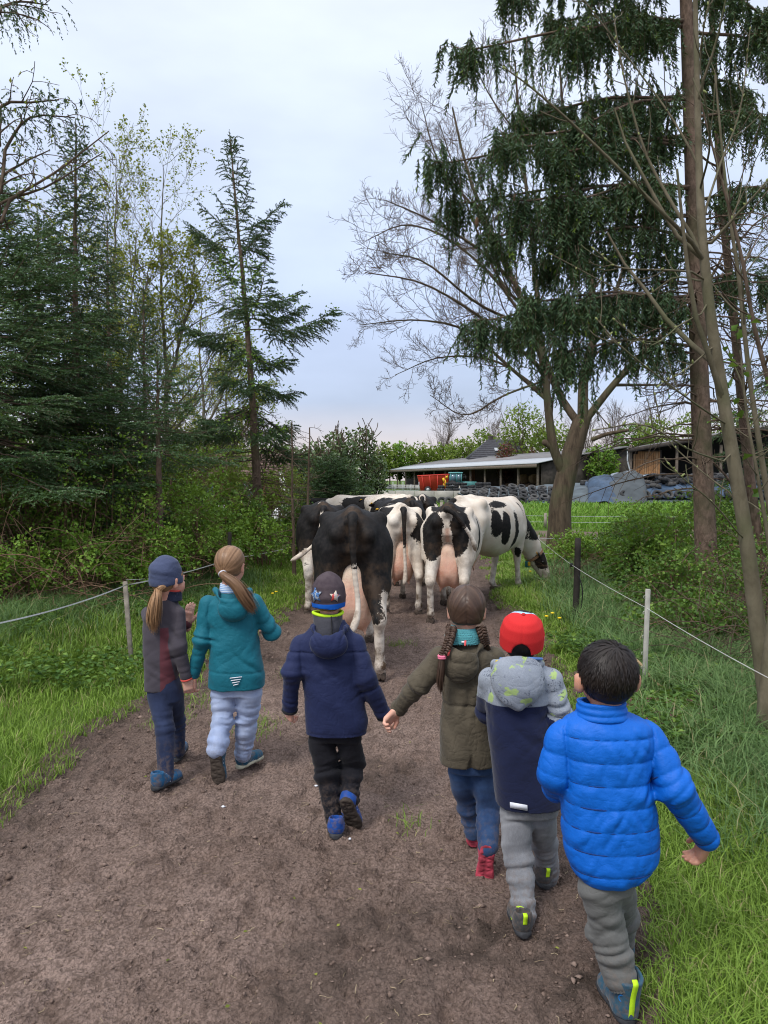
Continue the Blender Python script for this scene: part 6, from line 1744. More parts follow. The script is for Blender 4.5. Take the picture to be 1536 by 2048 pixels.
# thin dead saplings near the track
for i, (px, Y, py, ln) in enumerate(((588, 13.6, 846, -.02), (609, 13.2, 858, .06), (646, 20, 905, .02))):
    g = G(30 + i); H = top_h(py, Y); N = 14
    p = trunk_path([V(0, 0, -.1), V(ln, 0, H * .5), V(ln * 1.5, 0, H)], N, .006, i)
    leafy('dead_sapling', ('thin bare brown sapling nearest the lone spruce', 'thin bare brown sapling just left of the hidden cow', 'thin bare sapling in front of the small fir')[i], at(px, Y), [p], [flare(.034, .010, N)], g, [dict(n=26, lo=.2, ang=(60, 95), rel=(.10, .22), N=5, up=-.2, wig=.12, rr=.3, minr=.003), dict(n=5, lo=.2, ang=(30, 60), rel=(.3, .5), N=4, up=-.1, wig=.2, minr=.002)], None, BARK_TWIG)

# overhanging bough of a tree beside the camera: trunk out of view, budding twigs in view
g = G(40)
bt = V(-4.6, 5.0, .2); H = 7.0
p = trunk_path([V(0, 0, -.1), V(.1, 0, 3), V(.2, 0, H)], 14, .01, 1)
lim = []; lr = []
for pts in ([(-60, 470), (20, 400), (110, 345), (218, 262)], [(-60, 430), (10, 300), (60, 235), (150, 235)], [(-60, 330), (0, 215), (60, 205), (118, 200)], [(-60, 500), (0, 408), (90, 375), (205, 306)], [(-60, 30), (0, 15), (40, 3), (95, 10)], [(-60, 600), (-10, 380), (40, 330), (100, 300)]):
    q = [P(a, b_, 5.0 + .1 * j) - bt for j, (a, b_) in enumerate(pts)]; q = smooth_path([p[np.abs(p[:, 2] - min(q[0][2] - .3, 6.4)).argmin()]] + q, 13); lim.append(q); lr.append(np.linspace(.018, .0035, 13))
tB = leafy('budding_tree', 'overhanging tree with budding twigs and hanging catkin sprays reaching in from the edge', bt, [p] + lim, [flare(.10, .04, 14)] + lr, g, [dict(n=9, lo=.3, ang=(30, 65), absr=(.12, .38), N=5, up=-.35, wig=.15, rr=.5, minr=.0022), dict(n=3, lo=.3, ang=(25, 60), rel=(.3, .6), N=4, up=-.4, wig=.15, minr=.0018)], LEAF_BIRCH, BARK_TWIG, (.032, .016), .40, spread=.012)
g = G(41); pp = np.concatenate([np.repeat(q[5:], 5, 0) for q in lim[1:3] + lim[4:5]]); pp = pp + g.normal(size=pp.shape) * .05
geo, sp = needle_strands(pp, V(.25, 0, -.2) + g.normal(size=pp.shape) * .5, g.uniform(.06, .17, len(pp)), np.full(len(pp), .9), g, 190, .018, .005)
geo_obj('needle_sprays', [geo], NEEDLE_DARK, tB)

# ------------------------------------------------------------------ undergrowth
def bush(name, label, x, y, w, h, g, mat, leaf, n_stems, per, bark=None, arch=.35, group=None, z=None, twigs=9, lv2=3):
    base = V(x, y, float(gz(np.array([x]), np.array([y]))[0])) if z is None else V(x, y, z)
    ps, rs = [], []
    for i in range(n_stems):
        a = g.random() * 6.283; rr = math.sqrt(g.random()) * w; hh = h * g.uniform(.55, 1.05) * (1 - .35 * (rr / w) ** 2)
        s = V(math.cos(a) * rr * .4, math.sin(a) * rr * .4, -.05); m = V(math.cos(a) * rr * .8, math.sin(a) * rr * .8, hh)
        e = m + V(math.cos(a) * arch, math.sin(a) * arch, -arch * g.uniform(.1, .9) * h)
        ps.append(smooth_path([s, (s + m) / 2 + V(0, 0, hh * .12), m, e], 9)); rs.append(np.linspace(.011, .0035, 9))
    PT, RR = np.array(ps), np.array(rs)
    t = thing(name, label, 'bush', tuple(base), g.random() * .01, group)
    a1 = grow(PT, RR, twigs, g, .25, 1, (35, 75), (.18, .36), 4, .1, .18, .5, .5, .002)
    a2 = grow(a1[0], a1[1], lv2, g, .25, 1, (30, 70), (.4, .7), 4, .1, .2, .6, .5, .0018)
    tubes_obj('stems', [(PT, RR), a1], bark or BARK_CANE, t, (4, 3))
    P_ = np.concatenate([a1[0][:, 1:].reshape(-1, 3), a2[0][:, 1:].reshape(-1, 3)]); T_ = np.concatenate([np.diff(a1[0], axis=1).reshape(-1, 3), np.diff(a2[0], axis=1).reshape(-1, 3)])
    n = int(len(P_) * per); ix = g.integers(0, len(P_), n)
    pos = P_[ix] + g.normal(size=(n, 3)) * .035; d = unit(T_[ix]) * .4 + g.normal(size=(n, 3)) * .7 + V(0, 0, .1)
    sz = g.uniform(.5, 1.3, n)
    cl = np.clip(.5 + .5 * noise3(pos, 3.0, x) + g.normal(size=n) * .2, 0, 1)
    geo_obj('leaves', [leaves_geo(pos, d, leaf[0] * sz, leaf[1] * sz, g, .25, cl)], mat, t)
    return t
def canes(name, label, box, n, g, L=(.5, 1.3), mat=None, r=.0055, up=.5, kind=None):
    """tangle of bare canes"""
    t = thing(name, label, 'bush', (0, 0, 0)); (x0, x1), (y0, y1), (z0, z1) = box
    s = np.stack([g.uniform(x0, x1, n), g.uniform(y0, y1, n), np.zeros(n)], 1); s[:, 2] = gz(s[:, 0], s[:, 1]) + g.uniform(z0, z1, n) ** 1.0 * g.random(n)
    d = unit(g.normal(size=(n, 3)) + V(0, 0, up)); ln = g.uniform(*L, n); N = 7; out = np.zeros((n, N, 3)); c = s.copy()
    for j in range(N):
        out[:, j] = c; d = unit(d + g.normal(size=(n, 3)) * .16 + V(0, 0, -.16)); c = c + d * (ln / N)[:, None]; c[:, 2] = np.maximum(c[:, 2], gz(c[:, 0], c[:, 1]) + .01)
    R_ = r * g.uniform(.5, 1.4, n)[:, None] * np.linspace(1, .45, N)[None]
    a = grow(out, R_, 2, g, .2, .9, (30, 60), (.25, .5), 4, -.1, .2, .6, .5, .0016)
    tubes_obj('canes', [(out, R_), a], mat or BARK_CANE, t, (4, 3)); return t

LB = [  # x, y, w, h, leaf material, leaf size, label
    (-4.6, 8.7, .7, .85, LEAF_BRIGHT, 'low fresh bramble bush at the fence foot, leftmost under the tall fir'),
    (-3.75, 9.3, .6, .85, LEAF_BRIGHT, 'low fresh bramble bush behind the weathered fence post'),
    (-3.1, 10.1, .6, .95, LEAF_BRIGHT, 'fresh bramble bush behind the beanie child'),
    (-2.75, 11.2, .7, 1.25, LEAF_BRIGHT, 'leafy bright bramble bush behind the teal child'),
    (-2.55, 12.9, .7, 1.15, LEAF_BRIGHT, 'bright bramble bush beside the black fence post'),
    (-2.25, 14.6, .7, 1.1, LEAF_BRIGHT, 'bramble bush at the foot of the lone spruce'),
    (-1.95, 16.6, .7, 1.0, LEAF_MID, 'darker bramble bush between the spruce and the small fir'),
    (-4.4, 10.2, 1.0, 2.0, LEAF_BRIGHT, 'tall elder bush in fresh leaf below the broad fir'),
    (-3.8, 10.4, 1.0, 1.95, LEAF_BRIGHT, 'tall fresh elder bush right of the broad fir'),
    (-3.5, 12.8, 1.0, 1.8, LEAF_BRIGHT, 'fresh elder bush behind the bright brambles'),
    (-3.3, 15.0, 1.0, 1.5, LEAF_MID, 'elder bush behind the lone spruce'),
    (-5.2, 9.0, .8, 1.7, LEAF_SMALL, 'small-leaved dull green bush at the picture edge'),
    (-5.7, 9.7, .9, 2.4, LEAF_SMALL, 'tall small-leaved hanging bush under the tall fir'),
    (-6.3, 10.8, 1.1, 2.2, LEAF_MID, 'dark hazel bush in the thicket under the slender spruce'),
    (-5.2, 12.2, 1.2, 2.2, LEAF_MID, 'dark hazel bush under the alders'),
    (-4.6, 15.5, 1.2, 2.1, LEAF_WILLOW, 'pale willow bush behind the lone spruce'),
    (-4.9, 19.5, 1.6, 2.9, LEAF_WILLOW, 'pale willow bush farther behind the alders'),
    (-3.0, 21.0, 1.3, 2.0, LEAF_WILLOW, 'pale willow bush behind the dead saplings'),
    (-7.5, 12.5, 1.8, 3.2, LEAF_MID, 'tall dark hazel deep in the thicket'),
    (-9.5, 16.5, 2.2, 4.0, LEAF_MID, 'tall dark hazel behind the alders'),
]
for i, (x, y, w, h, m, lab) in enumerate(LB):
    g = G(100 + i); near = y < 10
    lf = (.047, .037) if m is LEAF_BRIGHT else (.036, .022) if m is LEAF_SMALL else (.065, .045)
    if y > 12: lf = (lf[0] * 1.25, lf[1] * 1.25)
    bush('bramble_bush' if h < 1.4 else 'leafy_bush', lab, x, y, w, h, g, m, lf, int(11 + 7 * w * h), 1.75 if h < 1.4 else 1.35, group=None, twigs=10, lv2=3)
canes('dead_bramble_bush', 'tangle of dead brown bramble canes behind the fence tape', ((-5.3, -3.1), (8.4, 10.4), (.0, 1.1)), 300, G(150))
canes('dead_bramble_bush', 'tangle of dead brown canes between the two fence posts', ((-3.6, -2.7), (9.6, 12.4), (.0, .8)), 180, G(151))
canes('dead_bramble_bush', 'bundle of leaning dead canes deep under the firs', ((-6.6, -4.1), (8.8, 12.0), (.0, 1.6)), 190, G(152), L=(.8, 2.0), r=.007)

# ------------------------------------------------------------------ trees on the farm side (right)
# bare oak
g = G(60); ob = at(1118, 18.2, 0.0); Yo = 18.2
def opath(pts, N): return smooth_path([P(a, b_, Yo + c) - ob for a, b_, c in pts], N)
main = opath([(1118, 1118, 0), (1119, 1060, 0), (1122, 1000, 0), (1140, 920, .0), (1157, 862, .0), (1166, 835, 0)], 16)
lims = [([(1140, 975, 0), (1108, 900, -.1), (1098, 830, -.1), (1088, 740, -.1), (1062, 640, -.2), (1000, 500, -.3), (940, 360, -.3), (905, 215, -.3)], .125, .02),
        ([(1160, 850, 0), (1122, 795, .2), (1085, 700, .3), (1075, 590, .4), (1060, 440, .5), (1040, 260, .6), (1030, 120, .6)], .10, .018),
        ([(1166, 838, 0), (1168, 750, 0), (1188, 670, .1), (1182, 560, .2), (1160, 420, .1), (1130, 270, 0), (1120, 130, 0)], .13, .02),
        ([(1170, 842, 0), (1225, 772, -.1), (1272, 720, -.2), (1340, 655, -.2), (1420, 560, -.4), (1480, 430, -.4)], .095, .018),
        ([(1182, 880, 0), (1215, 868, -.1), (1258, 860, -.2)], .055, .035),
        ([(1090, 745, -.1), (1030, 690, -.4), (940, 620, -.6), (840, 565, -.7), (730, 545, -.8)], .055, .010),
        ([(1094, 800, -.1), (1020, 735, .4), (930, 660, .6), (830, 640, .8), (720, 650, .9)], .050, .010),
        ([(1040, 580, -.2), (960, 500, -.6), (860, 440, -.8), (770, 400, -.9)], .045, .010),
        ([(1190, 660, .1), (1240, 560, .6), (1270, 420, .9), (1290, 250, 1.0)], .06, .012),
        ([(1225, 770, -.1), (1300, 770, .5), (1370, 770, .8)], .040, .012),
        ([(1078, 640, .3), (1000, 560, 1.2), (930, 400, 1.6), (880, 250, 1.8)], .045, .010),
        ([(1085, 700, 0), (1000, 570, .6), (900, 480, .9), (810, 450, 1.0), (735, 480, 1.0)], .045, .009), ([(1066, 640, -.1), (965, 440, .9), (880, 330, 1.2), (842, 205, 1.3)], .045, .009), ([(1075, 660, .2), (960, 610, -1.0), (850, 525, -1.3), (765, 505, -1.4)], .042, .009), ([(1094, 790, 0), (990, 722, 1.0), (880, 715, 1.4), (790, 750, 1.5)], .038, .008), ([(1125, 380, .1), (1060, 300, .6), (985, 200, .9), (940, 110, 1.0)], .035, .008),
        ([(1092, 760, 0), (1010, 790, -.5), (930, 830, -.6), (860, 790, -.6)], .03, .008)]
ps = [main] + [opath(a, 14) for a, _, _ in lims]; rs = [flare(.285, .20, 16, .25)] + [np.linspace(r0, r1, 14) for _, r0, r1 in lims]
oak = thing('oak_tree', 'bare spreading oak with a thick curved trunk behind the grazing cow', 'tree', tuple(ob))
tubes_obj('trunk', [(main[None], rs[0][None])], BARK_OAK, oak, (16,))
LP, LR = np.array(ps[1:]), np.array(rs[1:])
sel = [i for i in range(len(lims)) if i != 4]
o1 = grow(LP[sel], LR[sel], 17, g, .22, 1.0, (30, 65), (.16, .34), 8, .22, .17, .36, .35, .005)
o2 = grow(o1[0], o1[1], 9, g, .15, 1.0, (30, 65), (.28, .55), 5, .18, .18, .5, .4, .0034)
o3 = grow(o2[0], o2[1], 5, g, .2, 1.0, (25, 60), (.38, .65), 4, .12, .2, .6, .5, .0030)
for i in range(len(lims)): tubes_obj('limb', [(LP[i:i + 1], LR[i:i + 1])], BARK_OAK, oak, (9,))
tubes_obj('crown', [o1, o2, o3], BARK_TWIG, oak, (5, 3, 3))
m = SDF(); c = P(1090, 885, Yo - .1) - ob; m.cap(P(1110, 900, Yo - .1) - ob, c, .09, .06, .02); m.ell(c, .075, None, .03); fin_mesh('branch_stub', m.mesh(.03), BARK_OAK, oak)

# weeping spruce
g = G(70); wb = at(1415, 10.0); wb[2] = .0; Yw = 10.0
tp = smooth_path([P(1418, 1245, Yw) - wb, P(1408, 1000, Yw) - wb, P(1397, 700, Yw) - wb, P(1385, 350, Yw) - wb, P(1372, 0, Yw) - wb, P(1355, -500, Yw) - wb, P(1345, -900, Yw) - wb], 40)
ws = thing('weeping_spruce', 'big weeping spruce with long hanging curtains of needles and straight brown trunk', 'tree', tuple(wb))
tubes_obj('trunk', [(tp[None], flare(.148, .04, 40, .12)[None])], BARK_SPRUCE, ws, (14,))
boughs = []
def tz(py): z = P(1390, py, Yw)[2] - wb[2]; return np.array([np.interp(z, tp[:, 2], tp[:, i]) for i in range(3)])
for y0, tx, ty, dy in ((-60, 1020, -30, -.3), (50, 922, 98, -.5), (45, 1100, 40, 1.0), (40, 1150, 60, -.9), (190, 1040, 235, .5), (195, 1150, 250, -.9), (215, 1090, 215, 1.4), (270, 872, 325, -.2), (285, 1000, 268, -1.3), (290, 1120, 300, -1.1), (372, 905, 405, .2), (375, 1040, 400, -1.2), (372, 1150, 395, -1.1), (430, 985, 470, .8), (470, 1130, 470, -1.0), (520, 1090, 520, .9),
                       (590, 952, 640, -.2), (600, 1050, 600, -1.0), (605, 1120, 600, -1.0), (600, 1010, 660, .9), (690, 1120, 700, -.9),
                       (-30, 1536, 30, .3), (60, 1600, 120, .5), (230, 1590, 250, .6), (170, 1500, 180, 1.5), (-100, 1180, -80, -1.0), (-140, 1100, -150, .5), (560, 1560, 560, .8), (400, 1600, 380, .5)):
    a = tz(y0); e = P(tx, ty, Yw + dy) - wb; mid = (a + e) / 2 + V(0, 0, .10)
    boughs.append(smooth_path([a, a * .7 + mid * .3 + V(0, 0, -.02), mid, e * .8 + mid * .2 + V(0, 0, -.03), e], 14))
BP = np.array(boughs)
side_p, side_r = grow(BP, np.repeat(np.linspace(.030, .008, 14)[None], len(BP), 0), 18, g, .20, 1.0, (35, 70), (.10, .22), 5, -.15, .12, .4, .5, .004, flat=.8)
S0 = np.concatenate([np.repeat(side_p.reshape(-1, 3), 2, 0), BP[:, 4:].reshape(-1, 3).repeat(3, 0)])
S0 = S0 + g.normal(size=S0.shape) * .03
n = len(S0); ln = g.uniform(.10, .44, n) * np.where(g.random(n) < .14, 1.8, 1.0)
m = g.random(n) < .92
geo, sp = needle_strands(S0[m], (V(0, 0, -1) + g.normal(size=(n, 3)) * .20)[m], ln[m], np.full(m.sum(), .15), g, 100, .052, .0105, .74, False, .20)
pb = np.concatenate([BP[:, 7:].reshape(-1, 3)]); pb2 = pb.repeat(2, 0)
dB = unit(BP[:, -1] - BP[:, 6]).repeat(7, 0).repeat(2, 0) + g.normal(size=pb2.shape) * .35
geo2, sp2 = needle_strands(pb2, dB, g.uniform(.12, .28, len(pb2)), np.full(len(pb2), .5), g, 120, .028, .0085, .6)
geo_obj('crown', [geo, geo2], NEEDLE_WEEP, ws)
tubes_obj('branches', [(BP, np.repeat(np.linspace(.026, .007, 14)[None], len(BP), 0)), (side_p, side_r), (sp, np.full((len(sp), 3), .0030))], BARK_SPRUCE, ws, (6, 3, 3))
for q, (a, b_) in enumerate(((954, 445), (1030, 400))):
    mm = SDF(); c = P(a, b_, Yw - .1) - wb; mm.loft(c + V(0, 0, .07), c - V(0, 0, .07), [(0, 0, 0, .008, .008), (.3, 0, 0, .026, .026), (.7, 0, 0, .024, .024), (1, 0, 0, .006, .006)]); fin_mesh('cone', mm.mesh(.006, lambda p: -.003 * np.sin(p[..., 2] * 300) * np.sin(np.arctan2(p[..., 1] - c[1], p[..., 0] - c[0]) * 6)), BARK_CANE, ws)
g = G(71); dd = []
for i in range(70):
    a = tz(g.uniform(420, 1000)); ang = g.random() * 6.28; L = g.uniform(.5, 2.0); q = np.linspace(0, 1, 7)[:, None]
    dd.append(a + V(math.cos(ang), math.sin(ang) * .8, 0) * L * q + V(0, 0, 1) * (.12 * L * q - .30 * L * q ** 2) + g.normal(size=(7, 3)) * .018)
dd = np.array(dd); d2 = grow(dd, np.full((70, 7), .009), 9, g, .2, 1, (30, 65), (.2, .45), 5, -.15, .15, .5, .4, .0022)
tubes_obj('dead_branches', [(dd, np.repeat(np.linspace(.014, .004, 7)[None], 70, 0)), d2], BARK_TWIG, ws, (5, 3))

# young budding tree close to the camera
g = G(80); yb = V(2.57, 5.1, .02); Yy = 5.1
def yp(pts, N): return smooth_path([P(a, b_, Yy + c) - yb for a, b_, c in pts], N)
tr = yp([(1548, 1500, 0), (1520, 1290, 0), (1490, 1060, 0), (1455, 850, 0), (1425, 660, 0), (1408, 510, 0), (1400, 380, .1), (1395, 200, .15), (1390, -40, .2), (1385, -350, .3)], 34)
yl = [([(1408, 508, 0), (1330, 430, -.2), (1190, 290, -.3), (1075, 185, -.4), (1012, 138, -.4)], .020), ([(1406, 505, 0), (1340, 400, .1), (1285, 290, .2), (1245, 140, .2), (1228, 35, .2)], .018), ([(1410, 500, 0), (1460, 445, -.1), (1510, 390, -.2), (1560, 330, -.2)], .016),
      ([(1402, 545, 0), (1330, 540, -.3), (1240, 535, -.4), (1190, 500, -.4)], .010), ([(1412, 565, 0), (1350, 555, .2), (1270, 590, .3), (1105, 510, .3)], .009), ([(1404, 440, 0), (1440, 330, .2), (1480, 220, .3), (1500, 60, .3)], .012), ([(1398, 330, .1), (1340, 230, .2), (1260, 120, .3), (1160, -10, .3)], .011),
      ([(1418, 620, 0), (1360, 650, -.2), (1300, 690, -.3), (1230, 640, -.3)], .009), ([(1430, 690, 0), (1370, 740, -.2), (1320, 770, -.3)], .008), ([(1455, 850, 0), (1380, 800, -.3), (1250, 700, -.5), (1195, 640, -.5)], .009), ([(1470, 930, 0), (1380, 900, -.4), (1290, 850, -.6), (1190, 860, -.7)], .008),
      ([(1480, 1000, 0), (1400, 940, .2), (1330, 870, .3), (1310, 790, .3)], .007), ([(1495, 1090, 0), (1430, 1010, -.2), (1370, 960, -.3), (1340, 930, -.3)], .007), ([(1400, 380, .1), (1420, 280, -.3), (1400, 120, -.5), (1425, -30, -.6)], .010)]
yt = leafy('young_tree', 'slim young tree with pale grey-green bark and swelling buds, leaning across the spruce', yb, [tr] + [np.vstack([tr[np.linalg.norm(tr - q_[0], axis=1).argmin()], q_[1:]]) for q_ in (yp(a, 12) for a, _ in yl)], [flare(.058, .009, 34, .2)] + [np.linspace(r * .75, .0034, 12) for _, r in yl], g, [dict(n=5, lo=.25, hi=.98, ang=(30, 60), rel=(.12, .30), N=6, up=.45, wig=.10, rr=.55, minr=.0030)], None, BARK_GREY, trunk_sides=14)
# buds: swelling pale tips
tips = []
for a, r in yl:
    q = yp(a, 12); q2 = grow(q[None], np.linspace(r * 1.1, .0042, 12)[None], 5, g, .25, .98, (30, 60), (.1, .2), 4, .3, .1)
    tips += [(q[-1], q[-1] - q[-2])] + [(q[j], g.normal(size=3) * .7 + V(0, 0, .6)) for j in (4, 6, 8, 9, 10)]
mb = MB()
for p_, d in tips:
    d = unit(d); L = g.uniform(.018, .034); mb.tube([p_ - d * .002, p_ + d * L * .35, p_ + d * L * .75, p_ + d * L], [.0035, .0068, .0052, .001], 6)
mb.build('buds', leaf_material('pale_green_buds', (.30, .33, .13), (.42, .38, .20)), yt, True)

# further trunks at the edge
def pole_tree(label, pts, Y, r0, r1, bark, seed, lv, leafm=None, leaf=(.06, .05), per=.5, name='young_tree'):
    b0 = P(pts[0][0], pts[0][1], Y); b0[2] = 0
    p = smooth_path([P(a, c, Y) - b0 for a, c in pts], 24)
    return leafy(name, label, b0, [p], [np.linspace(r0, r1, 24)], G(seed), lv, leafm, bark, leaf, per)
LV = [dict(n=22, lo=.15, ang=(45, 85), absr=(.4, 1.4), N=7, up=.05, wig=.12, rr=.35, minr=.004), dict(n=6, lo=.2, ang=(30, 60), rel=(.25, .5), N=5, up=.05, wig=.2, minr=.003)]
pole_tree('bare brown spruce pole with dead side twigs, right of the big trunk', [(1530, 1190), (1500, 960), (1468, 640), (1442, 380), (1425, 60), (1415, -200)], 11.6, .085, .03, BARK_SPRUCE, 81, LV, name='spruce_tree')
pole_tree('thin grey-barked stem behind the leaning young tree', [(1590, 1300), (1540, 1020), (1500, 760), (1478, 560), (1455, 400), (1430, 150)], 7.2, .032, .008, BARK_GREY, 82, [dict(n=14, lo=.3, ang=(30, 60), absr=(.3, .9), N=6, up=.25, wig=.12, rr=.5, minr=.003)])
pole_tree('thin dark stem crossing at the picture edge', [(1620, 1200), (1560, 860), (1510, 660), (1480, 500), (1440, 350), (1400, 200)], 6.6, .026, .006, BARK_TWIG, 83, [dict(n=14, lo=.3, ang=(30, 60), absr=(.3, .8), N=6, up=.2, wig=.14, rr=.5, minr=.0028)])
pole_tree('slim stem with round fresh leaves at the picture edge', [(1560, 1420), (1545, 1150), (1515, 950), (1495, 840), (1480, 700)], 6.2, .022, .006, BARK_GREY, 84, [dict(n=12, lo=.35, ang=(40, 70), absr=(.25, .55), N=6, up=.1, wig=.12, rr=.5, minr=.003), dict(n=3, lo=.3, ang=(30, 60), rel=(.3, .6), N=4, minr=.002)], LEAF_MID, (.075, .065), .55)
p_ = P(1534, 1560, 4.75); p_[2] = 0
leafy('young_tree', 'pale-barked thick stem at the lower picture edge, cut off by the frame', p_, [smooth_path([V(0, 0, -.1), V(.03, .02, .6), V(.16, .1, 1.4), V(.35, .2, 2.6), V(.6, .2, 4.2)], 20)], [flare(.075, .03, 20, .3)], G(85), [dict(n=8, lo=.5, ang=(30, 60), absr=(.3, .9), N=6, up=.2, wig=.12, rr=.4, minr=.003)], None, BARK_GREY)
conifer('spruce_tree', 'dark spruce far behind the big trunk at the picture edge', at(1560, 15), 8.5, .10, lambda u: 1.5 * (1 - u) ** .7 + .05, 2.2, G(86), step=.5, nb=5, el=(-20, 45), droop=.35, dens=60, nl=.034, nw=.010, sdens=6)

RB = [(3.9, 14.9, .6, .55, LEAF_BRIGHT, 'low bright bramble bush behind the dark fence post'), (4.35, 13.2, .7, .95, LEAF_MID, 'bramble bush between oak and spruce'), (5.1, 14.6, .9, 1.1, LEAF_BRIGHT, 'leafy bramble bush left of the spruce trunk'),
      (3.85, 11.0, .65, .75, LEAF_MID, 'dark bramble bush behind the white fence post'), (4.25, 11.2, .8, 1.15, LEAF_BRIGHT, 'fresh bramble bush at the spruce foot'), (3.6, 9.0, .7, .8, LEAF_MID, 'low dark bramble bush in front of the spruce'),
      (4.9, 9.4, .8, 1.2, LEAF_MID, 'dark bramble bush right of the spruce foot'), (5.6, 12.2, 1.0, 1.5, LEAF_MID, 'tall bramble bush at the picture edge'), (4.4, 16.6, .6, .5, LEAF_MID, 'small bramble bush at the oak foot'), (3.15, 7.7, .5, .5, LEAF_MID, 'small leafy bush in the tall grass')]
for i, (x, y, w, h, m_, lab) in enumerate(RB):
    bush('bramble_bush', lab, x, y, w, h, G(200 + i), m_, (.056, .043) if y > 10 else (.046, .036), int(13 + 9 * w), 1.6, twigs=10)
canes('dead_bramble_bush', 'tangle of grey-brown dead twigs around the leaning young tree', ((2.75, 4.2), (5.2, 7.6), (.0, 1.1)), 260, G(250), L=(.5, 1.4), mat=BARK_TWIG, r=.0042, up=.7)
canes('dead_bramble_bush', 'reddish bare twigs beside the dark fence post', ((2.75, 3.3), (11.8, 12.8), (.0, .3)), 40, G(251), L=(.5, 1.1), r=.005, up=1.6)
canes('dead_bramble_bush', 'dead twig tangle under the spruce trunk', ((3.6, 5.2), (7.2, 9.6), (.0, .9)), 170, G(252), L=(.5, 1.3), mat=BARK_TWIG, r=.0045, up=.7)
# ------------------------------------------------------------------ the farmyard beyond the field
M_CONC = mat_simple('weathered_concrete', (.36, .34, .30), .9, .3, 1.2, .5, 18, .02)
M_ROOF = mat_simple('grey_fibre_cement', (.17, .165, .165), .9, .25, .7, .4, 9, .02)
M_ROOFW = mat_simple('pale_translucent_sheet', (.36, .38, .40), .6, .1, 1.5, .2, 9, .01)
M_DARKWOOD = mat_simple('dark_stained_boards', (.050, .042, .036), .9, .4, 2.5, .5, 14, .02)
M_INNER = mat_simple('barn_inside_boards', (.045, .036, .030), .95, .4, 1.0, .3, 9, .02)
M_POST = mat_simple('old_timber', (.13, .105, .082), .9, .3, 5, .4, 20, .01)
M_STEEL = mat_simple('galvanised_steel', (.42, .44, .45), .5, .15, 6, .1, 30, .004, .5)
M_TYRE = mat_simple('old_tyre_rubber', (.030, .030, .031), .88, .45, 6, .4, 40, .01)
M_TYRE2 = mat_simple('dusty_tyre_rubber', (.066, .064, .062), .9, .35, 6, .4, 40, .01)
M_TARPB = mat_simple('blue_silage_sheet', (.026, .050, .088), .65, .55, .9, .5, 3, .05, .4)
M_TARPT = mat_simple('faded_teal_sheet', (.055, .072, .080), .65, .55, .9, .35, 3, .05, .4)
M_TARPG = mat_simple('grey_protective_net', (.060, .070, .076), .85, .3, .8, .4, 5, .04)
M_TARPL = mat_simple('pale_grey_sheet', (.20, .23, .26), .65, .25, .7, .35, 3, .05, .4)
M_HAY = mat_simple('round_bale_straw', (.26, .17, .10), .95, .35, 3, .6, 14, .03)
M_BLACK = mat_simple('plain_black', (.012, .012, .012), .9, .2, 3, 0, 0)  # cable and insulator black; on the shed back wall it stands for shade

def lerp(a, b, t): return a * (1 - t) + b * t
def quad_prism(m, p4, th):
    """slab from four corners, thickness along -normal"""
    p = np.array(p4, float); n = unit(np.cross(p[1] - p[0], p[3] - p[0])); q = p - n * th
    m.add(np.vstack([p, q]), [[0, 1, 2, 3], [7, 6, 5, 4], [0, 4, 5, 1], [1, 5, 6, 2], [2, 6, 7, 3], [3, 7, 4, 0]])

